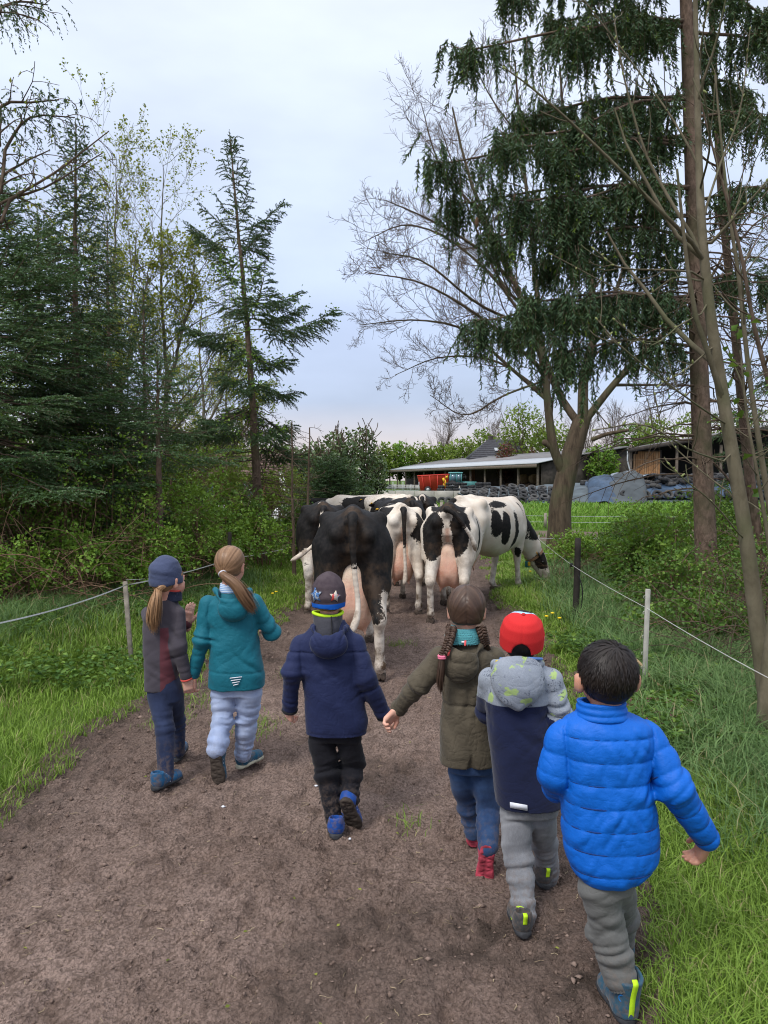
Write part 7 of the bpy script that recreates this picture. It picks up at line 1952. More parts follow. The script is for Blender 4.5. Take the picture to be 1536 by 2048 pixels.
def barn():
    A, B = P(1082, 960, 90) * V(1, 1, 0), P(735, 960, 168) * V(1, 1, 0)          # front corners on the ground
    u = unit(B - A); L = np.linalg.norm(B - A); w = V(u[1], -u[0], 0); w = w if w[1] > 0 else -w
    t = thing('barn', 'long low open-fronted cattle barn with grey roof and pale eaves strip', 'barn', tuple(A))
    z = V(0, 0, 1); eh, rh, dp = 3.75, 5.6, 11.0
    pt = lambda s, d, h: u * s + w * d + z * h
    m = MB(); quad_prism(m, [pt(-.6, 2.6, eh + .55), pt(L, 2.6, eh + .55), pt(L, dp, rh), pt(-.6, dp, rh)], .14)
    quad_prism(m, [pt(-.6, dp, rh), pt(L, dp, rh), pt(L, dp * 2, eh), pt(-.6, dp * 2, eh)], .14); rf = m.build('roof', M_ROOF, t)
    m = MB(); quad_prism(m, [pt(-.65, -.9, eh - .12), pt(L, -.9, eh - .12), pt(L, 2.75, eh + .62), pt(-.65, 2.75, eh + .62)], .1); m.build('eaves_sheet', M_ROOFW, t)
    m = MB(); quad_prism(m, [pt(-.6, -.85, eh - .55), pt(L, -.85, eh - .55), pt(L, -.85, eh - .16), pt(-.6, -.85, eh - .16)], .08); m.build('fascia', M_POST, t)
    m = MB(); m.tube([pt(-.6, dp, rh + .05), pt(L, dp, rh + .05)], .16, 6); m.build('ridge_cap', M_ROOF, rf)
    m = MB(); quad_prism(m, [pt(0, dp - 2, 0), pt(L, dp - 2, 0), pt(L, dp - 2, rh - .4), pt(0, dp - 2, rh - .4)], .2); m.build('back_wall', M_INNER, t)
    for k in range(11):                                                 # gable boards, one by one
        d0, d1 = k * dp * 2 / 11 + .03, (k + 1) * dp * 2 / 11 - .03
        hh = lambda d: eh + (rh - eh) * (1 - abs(d - dp) / dp) - .12
        m = MB(); quad_prism(m, [pt(-.02 - .03 * (k % 2), d0, 0), pt(-.02 - .03 * (k % 2), d1, 0), pt(-.02 - .03 * (k % 2), d1, hh(d1)), pt(-.02 - .03 * (k % 2), d0, hh(d0))], .1); m.build('gable_board', M_DARKWOOD, t)
    m = MB(); quad_prism(m, [pt(1.5, -.02, 0), pt(L, -.02, 0), pt(L, -.02, .9), pt(1.5, -.02, .9)], .12); m.build('feed_wall', M_CONC, t)
    for k in range(15):
        s = .4 + k * 5.2
        m = MB(); m.bevel_box(pt(s, -.2, eh / 2 - .1), (.13, .13, eh / 2), .02); m.build('post', M_POST, t)
    m = MB(); c = pt(5.5, dp - 2.3, 2.9); m.box(c, (1.1, .06, .75), np.stack([u, w, z], 1)); wn = m.build('window', M_POST, t)
    for i in (-1, 1):
        for j in (-1, 1): m = MB(); m.box(c + u * .52 * i + z * .36 * j - w * .1, (.40, .05, .28), np.stack([u, w, z], 1)); m.build('pane', M_ROOFW, wn)
    for i, (s, h) in enumerate(((11, .65), (14, .65), (17.5, .65), (20.5, .65), (12.6, 1.9), (16, 1.9), (38, .65), (42, .65))):
        b = thing('straw_bale', ('round straw bale inside the barn, lowest row, end by the window', 'round straw bale inside the barn, lowest row, second from the window', 'round straw bale inside the barn, lowest row, third from the window', 'round straw bale inside the barn, lowest row, fourth from the window', 'round straw bale on the upper row nearer the window', 'round straw bale on the upper row farther from the window', 'round straw bale inside the barn behind the red wagon, nearer the window', 'round straw bale inside the barn behind the red wagon, farther from the window')[i], 'bale', tuple(A + pt(s, 5.5, 0)), 0, 'straw bales stacked inside the barn')
        m = MB(); c = z * h; m.tube([c - u * .6, c - u * .56, c + u * .56, c + u * .6], [.58, .64, .64, .58], 16); o = m.build('straw_roll', M_HAY, b, True)
        m = MB(); m.disc(c, u, .650, .5, 16); m.build('net_wrap', M_HAY, b)
    return t
barn()

def mixer():
    Y = 106; b = P(868, 960, Y) * V(1, 1, 0); t = thing('feed_mixer_wagon', 'red feed mixer wagon with tapered tub and yellow emblem in front of the barn', 'wagon', tuple(b))
    red = mat_simple('red_wagon_paint', (.52, .045, .030), .5, .15, 1.0, .1, 8, .01, .4); yel = mat_simple('yellow_emblem', (.75, .50, .03), .6, .1, 5, 0, 0)
    s = lambda x: (x - 868) / FPX * Y; h = lambda y: CAM_H + (960 - y) / FPX * Y
    x0, x1, xb0, xb1, zt, zb = s(835), s(897), s(842), s(893), h(949), h(984)
    m = MB(); bot = [(xb0, -.9, zb), (xb1, -.9, zb), (xb1, .9, zb), (xb0, .9, zb)]; top = [(x0, -1.2, zt - .2), (x1, -1.2, zt), (x1, 1.2, zt), (x0, 1.2, zt - .2)]
    n = 1; v = np.array(bot + top); m.add(v, [[0, 1, 5, 4], [1, 2, 6, 5], [2, 3, 7, 6], [3, 0, 4, 7], [3, 2, 1, 0]])
    inn = v * V(.94, .92, 1) + V(0, 0, .1); m.add(inn, [[4, 5, 1, 0], [5, 6, 2, 1], [6, 7, 3, 2], [7, 4, 0, 3], [0, 1, 2, 3]])
    tub = m.build('tub', red, t)
    rim = [top[0], top[1], top[2], top[3], top[0]]
    m = MB(); m.tube(rim, .07, 6); m.build('rim', red, tub)
    for k in range(4):
        x = lerp(xb0, xb1, (k + .5) / 4); xt = lerp(x0, x1, (k + .5) / 4); m = MB(); m.tube([(x, -.93, zb), (xt, -1.22, zt - .1)], .05, 5); m.build('rib', red, tub)
    sl = lambda x, zz: V(x, -1.2 + (zt - zz) / (zt - zb) * .3 - .05, zz)
    for pts in ([(883, 957), (887, 955), (889, 962), (886, 966)], [(886, 961), (890, 959), (892, 970), (888, 970)], [(889, 953), (894, 951), (894, 957), (890, 957)], [(885, 967), (889, 968), (890, 974), (887, 974)]):
        m = MB(); quad_prism(m, [sl(s(a), h(c)) for a, c in pts][::-1], .03); m.build('emblem_patch', yel, tub)
    m = MB(); quad_prism(m, [sl(s(a), h(c)) for a, c in ((852, 974), (855, 974), (856, 980), (852, 980))][::-1], .03); m.build('sticker', M_WHITE_PRINT, tub)
    for x in (-.9, .9):
        for y in (-1.05, 1.05):
            m = MB(); m.disc((x, y, .45), (0, 1, 0), .45, .32, 18); wh = m.build('wheel', M_TYRE, t); m = MB(); m.disc((x, y, .45), (0, 1, 0), .22, .36, 12); m.build('rim', M_STEEL, wh)
    # tractor behind it
    b = P(911, 960, 109) * V(1, 1, 0); t2 = thing('tractor', 'teal tractor cab with glass sides just right of the red wagon', 'tractor', tuple(b))
    teal = mat_simple('teal_tractor_paint', (.10, .30, .30), .5, .1, 2, .1, 8, .01); gl = mat_simple('cab_glass', (.09, .16, .20), .1, .1, 1, 0, 0, spec=.7)
    z0, z1 = 1.35, 2.75
    m = MB(); m.bevel_box((0, 0, z1), (.95, .9, .10), .05); m.build('roof', teal, t2)
    for x in (-.78, .05, .78):
        for y in (-.78, .78): m = MB(); m.box((x, y, (z0 + z1) / 2), (.05, .05, (z1 - z0) / 2)); m.build('pillar', teal, t2)
    for x, w in ((-.36, .36), (.42, .31)):
        for y in (-.78, .78): m = MB(); m.box((x, y, (z0 + z1) / 2), (w, .02, (z1 - z0) / 2 - .08)); m.build('window', gl, t2)
    m = MB(); m.bevel_box((0, 0, z0 - .15), (.95, .9, .18), .05); m.bevel_box((1.9, 0, 1.15), (1.1, .45, .38), .1); m.build('body', teal, t2)
    for x, r in ((-.6, .85), (2.3, .55)):
        for y in (-.95, .95): m = MB(); m.disc((x, y, r), (0, 1, 0), r, .45, 20); wh = m.build('wheel', M_TYRE, t2); m = MB(); m.disc((x, y, r), (0, 1, 0), r * .5, .5, 14); m.build('rim', M_ROOFW, wh)
    for y in (-1, 1): m = MB(); m.tube([(.8, y * .8, 2.5), (1.25, y * 1.1, 2.45), (1.3, y * 1.15, 2.2)], .03, 5); m.box((1.32, y * 1.2, 2.1), (.05, .14, .22)); m.build('mirror', M_TYRE, t2)
mixer()

def railing():
    for i, (xa, xb, Y, lab) in enumerate(((738, 786, 103, 'galvanised feed railing in front of the barn, farther from the red wagon'), (790, 838, 103, 'galvanised feed railing in front of the barn, next to the red wagon'))):
        a, b = P(xa, 960, Y) * V(1, 1, 0), P(xb, 960, Y) * V(1, 1, 0); t = thing('railing', lab, 'railing', tuple(a), 0, 'feed railings')
        L = b[0] - a[0]
        for z in (.35, .7, 1.05): m = MB(); m.tube([(0, 0, z), (L, 0, z)], .03, 5); m.build('rail', M_STEEL, t)
        for k in range(4): m = MB(); m.tube([(L * k / 3, 0, 0), (L * k / 3, 0, 1.5 if k % 2 else 1.2)], .045, 6); m.build('post', M_STEEL, t)
        for k in range(12): m = MB(); m.tube([(L * (k + .5) / 12, 0, .35), (L * (k + .5) / 12, 0, 1.05)], .02, 4); m.build('bar', M_STEEL, t)
railing()

def silo():
    # low concrete wall
    a, b = P(752, 960, 62) * V(1, 1, 0), P(985, 960, 62) * V(1, 1, 0); t = thing('concrete_wall', 'low weathered concrete clamp wall behind the far cows', 'wall', tuple(a))
    L = b[0] - a[0]
    n = 6
    for k in range(n):
        m = MB(); m.bevel_box((L * (k + .5) / n, .12, .42), (L / n / 2 - .012, .12 + .004 * (k % 2), .46), .02); m.build('panel', M_CONC, t)
    # the clamp under its sheets
    Y0, Y1 = 54.0, 80.0; X0, X1 = P(930, 960, 56)[0], 34.0
    xs = np.linspace(X0, X1, 120); vs_ = np.linspace(0, 1, 34)
    X, W = np.meshgrid(xs, vs_); Y = Y0 + (Y1 - Y0) * W ** 1.3
    hh = np.interp(xs, [X0, X0 + 3, 9.5, 13.5, 16, 20, 26, 34], [.7, 1.0, 1.15, .95, 1.25, 1.4, 1.45, 1.45])
    prof = sstep(0, .30, W)
    pp = np.stack([X, Y, 0 * X], -1)
    Z = hh[None] * prof + .16 * fbm(pp, .45, 3, 3.0) * prof + .06 * np.abs(fbm(pp * V(1, .4, 1), 1.1, 2, 8)) * prof - .03
    k = np.arange(X.size).reshape(X.shape); q = np.stack([k[:-1, :-1], k[:-1, 1:], k[1:, 1:], k[1:, :-1]], -1).reshape(-1, 4)
    cl = thing('silage_clamp', 'long silage heap covered with blue and teal sheets', 'silage heap', (0, 0, 0))
    obj('teal_sheet', mesh_np('teal_sheet', np.stack([X, Y, Z], -1).reshape(-1, 3), q), M_TARPT, cl)
    zat = lambda x, y: float(np.interp(x, xs, hh)) * float(sstep(0, .30, ((y - Y0) / (Y1 - Y0)) ** (1 / 1.3)))
    def sheet(name, mat, x0, x1, v0, v1, lift, fold, sk=0.0, seed=0):
        U, W = np.meshgrid(np.linspace(0, 1, 46), np.linspace(v0, v1, 22)); X = x0 + (x1 - x0) * U + sk * (W - v0); Y = Y0 - .12 + (Y1 - Y0) * W ** 1.3
        Wy = np.clip((Y - Y0) / (Y1 - Y0), 0, 1) ** (1 / 1.3)
        pp = np.stack([X, Y, 0 * X], -1)
        Z = np.interp(X, xs, hh) * sstep(0, .30, Wy) + (.04 + sstep(0, .10, Wy) * lift) * np.sin(math.pi * np.clip(U, .004, .996)) ** .35 + (.35 + .65 * sstep(0, .10, Wy)) * np.sin(math.pi * U) ** .3 * fold * (np.abs(noise3(pp * V(1.5, .25, 1) + V(.35, 0, 0) * Y[..., None], 1.0, seed)) * 1.4) + .1 * np.abs(fbm(pp, .9, 2, seed))
        k = np.arange(X.size).reshape(X.shape); q = np.stack([k[:-1, :-1], k[:-1, 1:], k[1:, 1:], k[1:, :-1]], -1).reshape(-1, 4)
        return obj(name, mesh_np(name, np.stack([X, Y, Z], -1).reshape(-1, 3), q), mat, cl)
    xp = lambda px: P(px, 960, 57)[0]
    sheet('blue_sheet', M_TARPB, xp(1150), xp(1212), 0, .42, .22, .6, 5.0, 2); sheet('blue_sheet', M_TARPB, xp(1260), xp(1560), .10, .30, .05, .15, 0, 9)
    sheet('net_sheet', M_TARPG, xp(1185), xp(1262), 0, .42, .30, .65, 6.0, 5); sheet('pale_sheet', M_TARPL, xp(1260), xp(1345), .33, .50, .42, .5, 0, 7); sheet('blue_sheet', M_TARPB, xp(1000), xp(1105), .0, .12, .04, .1, 0, 4)
    # tyres: one shape, many copies
    def tyre_mesh(nm):
        prof = [(.17, -.09), (.20, -.105), (.27, -.11), (.315, -.085), (.325, 0), (.315, .085), (.27, .11), (.20, .105), (.17, .09), (.185, 0)]
        n = 20; v = []
        for j in range(n):
            a = j / n * 2 * math.pi
            for r, z in prof: v.append((r * math.cos(a), r * math.sin(a), z))
        kk = np.arange(n * 10).reshape(n, 10); q = np.stack([kk, np.roll(kk, -1, 0), np.roll(np.roll(kk, -1, 0), -1, 1), np.roll(kk, -1, 1)], -1).reshape(-1, 4)
        return mesh_np(nm, np.array(v), q, True)
    M1, M2 = tyre_mesh('tyre'), tyre_mesh('tyre'); M1.materials.append(M_TYRE); M2.materials.append(M_TYRE2)
    g = G(300); cnt = [0]; ORD = 'first second third fourth fifth sixth seventh eighth ninth tenth eleventh twelfth thirteenth fourteenth fifteenth sixteenth seventeenth eighteenth nineteenth twentieth twenty-first twenty-second twenty-third twenty-fourth'.split(); LV_ = ('bottom', 'second', 'third', 'top')
    src = [None]
    def tyre(p, rot, lab, grp):
        if src[0] is None: o = bpy.data.objects.new('tyre', M1); src[0] = o
        else: o = src[0].copy()
        o.data = M1 if g.random() < .65 else M2
        o.location = tuple(p); o.rotation_euler = rot; s = g.uniform(.92, 1.12) * (1.22 if 'blue sheet' in lab or 'pile' in lab else 1); o.scale = (s, s, s)
        COL.objects.link(o); tag(o, lab, 'tyre', grp); cnt[0] += 1
    # stacked columns behind the wall
    for i in range(7):
        x = P(882 + i * 15.2, 960, 66)[0]
        for j in range(int(4 - (i % 4 == 0) - (i > 6))):
            tyre((x + g.normal() * .03, 66 + g.normal() * .06, .70 + .24 * j), (g.normal() * .03, g.normal() * .03, 0), f'tyre {LV_[j]} in the {ORD[i]} stacked column from the red wagon', 'tyres stacked in columns by the wagon')
    # tyres lying on the slope left of the oak
    for r, (w, st) in enumerate(((.07, 0), (.115, .35), (.16, 0), (.21, .35), (.26, 0))):
        q_ = 0; Y = Y0 + (Y1 - Y0) * w ** 1.3 + .0; x = P(930 + 14 * (4 - r) * .6, 960, Y)[0] + st
        while x < P(1128, 960, Y)[0]:
            z = zat(x, Y) + .17; tyre((x, Y, z), (R(26) + g.normal() * .12, g.normal() * .12, g.random()), f'{ORD[q_]} tyre from the wagon end in the {("lowest", "second", "third", "fourth", "highest")[r]} slope row before the oak', 'tyres weighing down the slope beside the oak')
            x += .66 + .14 * g.random(); q_ += 1
    for x in (884, 897, 1044, 1103): tyre((P(x, 960, 53)[0], 53 + .02 * (x % 7), .27), (R(70), 0, g.random()), {884: 'tyre leaning at the end of the concrete wall, outer one', 897: 'tyre leaning at the end of the concrete wall, inner one', 1044: 'tyre standing upright on the blue sheet edge in front of the slope', 1103: 'tyre standing upright next to the oak trunk'}[x], 'tyres leaning at the sheet edge')
    # row right of the oak
    for i in range(24):
        px = 1250 + 22 * i * (1 if i < 8 else 1.05); Y = 55.4
        x = P(px, 960, Y)[0]; tyre((x, Y, zat(x, Y) + .30), (R(46) + g.normal() * .08, g.normal() * .1, g.random()), f'{ORD[i]} tyre from the oak in the row standing on the blue sheet', 'tyres in a row along the blue sheet')
        if True:
            Y = 58.5; x = P(px + g.normal() * 4, 960, Y)[0]; tyre((x, Y, zat(x, Y) + .22), (R(8) + g.normal() * .1, g.normal() * .1, g.random()), f'flat tyre on the heap shoulder above the {ORD[i]} tyre of the blue sheet row', 'tyres on the heap shoulder')
    for i in range(84):
        Y = g.uniform(57, 64); x = P(g.uniform(1270, 1540), 960, Y)[0]; tyre((x, Y, zat(x, Y) + .20 + .22 * (i % 3)), (g.normal() * .2, g.normal() * .2, g.random()), 'old tyre lying in the loose pile on top of the heap', 'tyres piled on top of the heap')
    for i in range(7):
        for j in range(4 if i < 5 else 3):
            x = P(1168 + i * 13.2, 960, 68)[0]; tyre((x, 68 + g.normal() * .05, .95 + .23 * j), (g.normal() * .03, g.normal() * .03, 0), f'tyre {LV_[j]} in the {ORD[i]} flat stack right of the oak trunk', 'tyres stacked flat behind the oak')
silo()

def shed():
    Y = 76; A = P(1258, 960, Y) * V(1, 1, 0); t = thing('shed', 'open dark shed with sloping roof and light wooden doors, right of the oak', 'shed', tuple(A))
    s = lambda px: P(px, 960, Y)[0] - A[0]; h = lambda py: CAM_H + (960 - py) / FPX * Y
    x1 = s(1620); zl, zr = h(897), h(858)
    m = MB(); quad_prism(m, [V(-.5, -.8, zl), V(x1, -.8, zr + 1.0), V(x1, 5, zr + 1.1), V(1.3, 5, zl + .1)], .18); m.build('roof', M_ROOF, t)
    m = MB(); quad_prism(m, [V(-.4, -.83, zl - .42), V(x1, -.83, zr + .55), V(x1, -.83, zr + .92), V(-.4, -.83, zl - .05)], .06); m.build('fascia', M_DARKWOOD, t)
    m = MB(); quad_prism(m, [V(1.6, 4.4, 0), V(x1, 4.4, 0), V(x1, 4.4, zr + .9), V(1.6, 4.4, zl)], .2); m.build('back_wall', M_BLACK, t)  # wall coloured black to stand for the shade inside the open shed
    for k in range(6):
        m = MB(); d0, d1 = 4.2 - k * .7, 3.55 - k * .7; e_ = .02 * (k % 2); quad_prism(m, [V(e_ + .36 * d0, d0, 0), V(e_ + .36 * d1, d1, 0), V(e_ + .36 * d1, d1, zl - .1), V(e_ + .36 * d0, d0, zl - .1)], .1); m.build('side_board', M_DARKWOOD, t)
    wood = mat_simple('varnished_boards', (.30, .155, .065), .7, .25, 3, .3, 20, .01); wood2 = mat_simple('faded_boards', (.34, .20, .10), .75, .25, 3, .3, 20, .01)
    xa, xb = s(1268), s(1322); n = 12
    for k in range(n):
        c = xa + (xb - xa) * (k + .5) / n; top = h(905) - (.25 if k < 2 else 0)
        m = MB(); m.bevel_box((c, .35 - .015 * (k % 2), top / 2 + .1), ((xb - xa) / n / 2 - .015, .05, top / 2), .01); m.build('door_board', wood if k % 5 else wood2, t)
    m = MB(); quad_prism(m, [V(xa - .3, .5, 0), V(xb + .2, .5, 0), V(xb + .2, .5, h(900)), V(xa - .3, .5, h(900))], .1); m.build('door_frame', M_DARKWOOD, t)
    for px in (1260, 1352, 1440, 1520):
        m = MB(); m.bevel_box((s(px), -.1, h(890) / 2), (.12, .12, h(890) / 2), .02); m.build('post', M_POST, t)
    m = MB(); m.tube([(-.35, -.6, zl - .3), (-.3, -.4, zl - 1.2), (.0, -.3, zl - 2.2), (0, -.3, .2)], .07, 7); m.build('downpipe', M_STEEL, t)
    m = MB(); m.bevel_box((s(1335), 1.5, 1.7), (1.0, .5, .45), .1); m.build('crate', mat_simple('green_crate', (.10, .20, .13), .7), t)
shed()

def house(label, px0, px1, Y, eave_py, ridge_py, wall, roofm, depth=9, windows=2, skylight=True, hip=.35):
    A = P(px0, 960, Y) * V(1, 1, 0); t = thing('house', label, 'house', tuple(A)); W_ = P(px1, 960, Y)[0] - A[0]; h = lambda py: CAM_H + (960 - py) / FPX * Y
    e, r = h(eave_py), h(ridge_py); k = hip * W_
    m = MB(); m.box((W_ / 2, depth / 2, e / 2), (W_ / 2 - .3, depth / 2 - .3, e / 2)); wl = m.build('wall', wall, t)
    v = [(0, 0, e), (W_, 0, e), (W_, depth, e), (0, depth, e), (k, depth / 2, r), (W_ - k * .3, depth / 2, r)]
    m = MB(); m.add(v, [[0, 1, 5, 4], [2, 3, 4, 5]], [[1, 2, 5], [3, 0, 4]], [[3, 2, 1, 0]]); rf = m.build('roof', roofm, t)
    n = 10
    for i in range(n):                                                  # tile courses
        f0, f1 = i / n, (i + 1) / n
        a, b = lerp(V(*v[0]), V(*v[4]), f0), lerp(V(*v[1]), V(*v[5]), f0); c, d = lerp(V(*v[1]), V(*v[5]), f1), lerp(V(*v[0]), V(*v[4]), f1)
        o = V(0, -.05, .05); m = MB(); quad_prism(m, [a + o * 1.6, b + o * 1.6, c + o, d + o], .05); m.build('tile_course', roofm, rf)
    m = MB(); m.bevel_box((k + .6, depth / 2 + .3, r), (.4, .4, .7), .03); m.build('chimney', M_DARKWOOD, rf)
    if skylight:
        a = lerp(V(W_ * .42, 0, e), V(W_ * .5, depth / 2, r), .42); m = MB(); m.box(a + V(0, -.2, .2), (.45, .5, .06), euler(math.atan2(r - e, depth / 2), 0, 0)); m.build('skylight', M_ROOFW, rf)
    for i in range(windows):
        m = MB(); c = V(W_ * (i + .7) / (windows + .4), .28, e * .5); m.box(c, (.55, .05, .6)); f = m.build('window', M_ROOFW, wl); m = MB(); m.box(c + V(0, -.04, 0), (.45, .03, .5)); m.build('pane', mat_simple('cab_glass', (.09, .16, .20), .1), f)
    return t
brick = mat_simple('red_brown_brick', (.17, .085, .058), .9, .3, 2, .3, 12, .02)
tile_dark = mat_simple('anthracite_tiles', (.045, .045, .052), .75, .25, 2, .3, 12, .02)
tile_brown = mat_simple('brown_tiles', (.115, .072, .058), .85, .3, 2, .3, 12, .02)
house('dark tiled farmhouse roof with skylight rising behind the barn', 938, 1070, 132, 918, 876, brick, tile_dark, 12)
house('low brick house with brown tiled roof half hidden behind the lone spruce', 345, 655, 46, 956, 905, brick, tile_brown, 8, 3, False, .2)

def calf_hutch(px, py, Y, r, label):
    b = P(px, 960, Y) * V(1, 1, 0); t = thing('calf_hutch', label, 'calf hutch', tuple(b), 0, 'white calf hutches')
    s = SDF(); s.ell((0, 0, .1), (r, r, r * 1.15), None, 0); s.box((0, 0, -.5), (2, 2, .5), .0, None, .0, 's'); s.cap((0, -r, .1), (0, -r, .55), r * .38, r * .34, .02, 's')
    fin_mesh('dome', s.mesh(.06), mat_simple('white_fibreglass', (.72, .72, .70), .5, .08, 3, .1, 9, .01), t)
    m = MB(); m.tube([(r * math.cos(a), r * math.sin(a), .06) for a in np.linspace(0, 2 * math.pi, 25)], .04, 5); m.build('rim', M_STEEL, t)
calf_hutch(433, 960, 36, .55, 'white domed calf hutch seen through the bushes, farthest from the track')
calf_hutch(503, 960, 37, .6, 'white domed calf hutch just left of the lone spruce trunk')
calf_hutch(572, 985, 30, .62, 'white domed calf hutch between the lone spruce and the dead saplings')
b = P(577, 975, 33) * V(1, 1, 0); m = MB(); m.tube([V(-.12, 0, .1), V(-.2, 0, 1.15), V(-.30, .0, 2.1)], .11, 8); o = m.build('leaning_pole', mat_simple('white_paint_pole', (.75, .75, .74), .5, .1), None, True); o.location = tuple(b); tag(o, 'white leaning pole in front of the low brick house', 'pole')

# ------------------------------------------------------------------ trees behind the farm
def far_tree(label, px, Y, top, w, mat, seed, bare=False, n=1500, leaf=.42, trunk=True, group='trees behind the farm', shape=1.0, low=.18, name='tree', cat='tree'):
    g = G(seed); H = top_h(top, Y); W_ = w / FPX * Y / 2; b = P(px, 960, Y) * V(1, 1, 0)
    t = thing(name, label, cat, tuple(b), 0, group)
    ps, rs = [], []
    k = 5 if not bare else 8
    for i in range(k):
        a = g.random() * 6.28; rr = W_ * g.uniform(.3, .9) * (i > 0)
        ps.append(smooth_path([V(0, 0, 0), V(.1 * rr * math.cos(a), .1 * rr * math.sin(a), H * .25), V(rr * .6 * math.cos(a), rr * .6 * math.sin(a), H * .6), V(rr * math.cos(a), rr * math.sin(a), H * g.uniform(.85, .98))], 10)); rs.append(np.linspace(.02 * H ** .9 * (1 if i == 0 else .6), .03, 10))
    if trunk:
        PT, RR = np.array(ps), np.array(rs); a1 = grow(PT, RR, 9, g, .25, 1, (30, 60), (.18, .40), 5, .25, .15, .5, .4, .022)
        bt = [(PT, RR), a1]
        if bare: a2 = grow(a1[0], a1[1], 12, g, .2, 1, (30, 60), (.3, .6), 4, .2, .2, .5, .5, .015); bt += [a2]
        tubes_obj('trunk', bt, BARK_TWIG, t, (6, 4, 3, 3))
    if mat is not None:
        m = int(n * 2.6); u = g.normal(size=(m, 3)); u = unit(u) * (g.random((m, 1)) ** .38)
        pos = u * V(W_, W_, H * (.5 - low / 2)) * shape + V(0, 0, H * (.5 + low / 2))
        d = noise3(pos, 3.2 / W_, seed * 1.7) + .55 * noise3(pos, 8.0 / W_, seed); pos = pos[d > -.12][:n]; m = len(pos)
        if m:
            sz = g.uniform(.5, 1.3, m) * leaf; cl = np.clip(.5 + .6 * noise3(pos, 2.5 / W_, 5) + g.normal(size=m) * .18, 0, 1)
            geo_obj('crown', [leaves_geo(pos, g.normal(size=(m, 3)) + V(0, 0, .3), sz, sz * .7, g, .25, cl)], mat, t)
    return t
ft = [(770, 150, 886, 60, LEAF_WILLOW, 'yellow-green tree at the barn end, next to the pines'), (800, 152, 884, 55, LEAF_BRIGHT, 'rounded bright green tree behind the barn, second from the pines'), (838, 155, 884, 70, LEAF_WILLOW, 'yellow-green tree behind the middle of the barn roof'), (884, 158, 888, 80, LEAF_WILLOW, 'broad yellow-green tree under the distant bare tree'),
      (925, 150, 876, 70, LEAF_WILLOW, 'yellow-green tree left of the farmhouse roof'), (965, 156, 858, 95, LEAF_WILLOW, 'tall pale green tree directly behind the farmhouse'), (1045, 128, 803, 105, LEAF_WILLOW, 'tall airy yellow-green tree behind the bare oak, left of its trunk'), (1100, 132, 836, 90, LEAF_WILLOW, 'airy pale tree seen between the oak stems'),
      (1200, 92, 890, 78, LEAF_BRIGHT, 'round bright green bush tree between the oak and the shed'), (1265, 130, 845, 80, LEAF_MID, 'darker green tree behind the shed'), (1310, 125, 835, 90, LEAF_WILLOW, 'yellow-green tree above the shed roof'), (1400, 128, 820, 130, LEAF_WILLOW, 'broad pale tree behind the spruce trunk'), (1500, 120, 815, 130, LEAF_WILLOW, 'pale tree behind the shed at the picture edge'),
      (480, 60, 870, 140, LEAF_WILLOW, 'pale green tree behind the low brick house'), (400, 55, 850, 150, LEAF_WILLOW, 'pale tree left of the low brick house'), (560, 66, 885, 90, LEAF_MID, 'mid-green tree right of the low brick house'), (300, 60, 830, 160, LEAF_MID, 'dark tree behind the alders'), (200, 62, 840, 160, LEAF_WILLOW, 'pale tree behind the thicket'), (60, 60, 830, 220, LEAF_MID, 'dark tree behind the tall fir')]
for i, (px, Y, top, w, m_, lab) in enumerate(ft): far_tree(lab, px, Y, top, w, m_, 400 + i, n=1700 if w > 75 else 1100, leaf=.0042 * Y if Y > 80 else .30)
far_tree('distant bare rounded tree against the pale horizon', 886, 165, 836, 72, None, 450, True)
far_tree('bare tree behind the round bush, right of the oak', 1228, 135, 812, 80, None, 451, True); far_tree('bare tree behind the shed, next to the darker green tree', 1290, 150, 808, 70, None, 452, True); far_tree('bare tree behind the oak, over the barn end', 1165, 150, 830, 70, None, 453, True); far_tree('bare tree behind the farmhouse chimney', 990, 172, 838, 80, None, 454, True)
far_tree('dark red-leaved shrub beside the farmhouse roof', 1012, 118, 886, 46, LEAF_RED, 460, n=1100, leaf=.4, name='red_shrub', cat='shrub', group=None); far_tree('orange-red shrub over the barn roof near the oak', 1062, 120, 897, 40, LEAF_RED, 461, n=500, leaf=.4, name='red_shrub', cat='shrub', group=None)
for i, (px, Y, top, w, lab) in enumerate(((640, 40, 878, 70, 'dark pine behind the dead saplings'), (688, 44, 852, 70, 'tallest dark pine of the clump before the barn end'), (726, 46, 850, 62, 'dark pine of the clump nearest the barn'), (668, 48, 862, 60, 'dark pine in the middle of the clump'), (752, 52, 905, 46, 'low dark pine at the edge of the clump'), (605, 38, 892, 60, 'low dark pine behind the climber-covered spruce'))):
    far_tree(lab, px, Y, top, w, NEEDLE_PINE, 470 + i, n=1000, leaf=.26, shape=1.0, low=.05, name='pine_tree', group='pines before the barn end')
# ------------------------------------------------------------------ grass, weeds, stones
def grass_material(name, a, b, c):
    t = NT(name); r = t.attr('rnd'); h = t.attr('hgt'); p = t.noise(t.pos(), 1.3, 3)
    col = t.mix(t.rng(t.math('ADD', r, t.rng(p, .3, .7, -.3, .3)), 0, 1), a, b); col = t.mix(t.rng(r, .93, .95), col, c)
    t.fin(col, .55, .25); tr = t.n('BsdfTranslucent'); t.L(col, tr.inputs[0]); mx = t.n('MixShader'); mx.inputs[0].default_value = .32
    t.L(t.b.outputs[0], mx.inputs[1]); t.L(tr.outputs[0], mx.inputs[2]); t.L(mx.outputs[0], t.out.inputs[0]); return t.m
GR_SHORT = grass_material('verge_grass', (.105, .185, .022), (.24, .365, .055), (.36, .32, .15))
GR_TALL = grass_material('tall_blue_green_grass', (.080, .155, .045), (.19, .30, .105), (.32, .30, .15))
GR_FIELD = grass_material('field_grass', (.095, .20, .018), (.20, .35, .045), (.20, .24, .07))
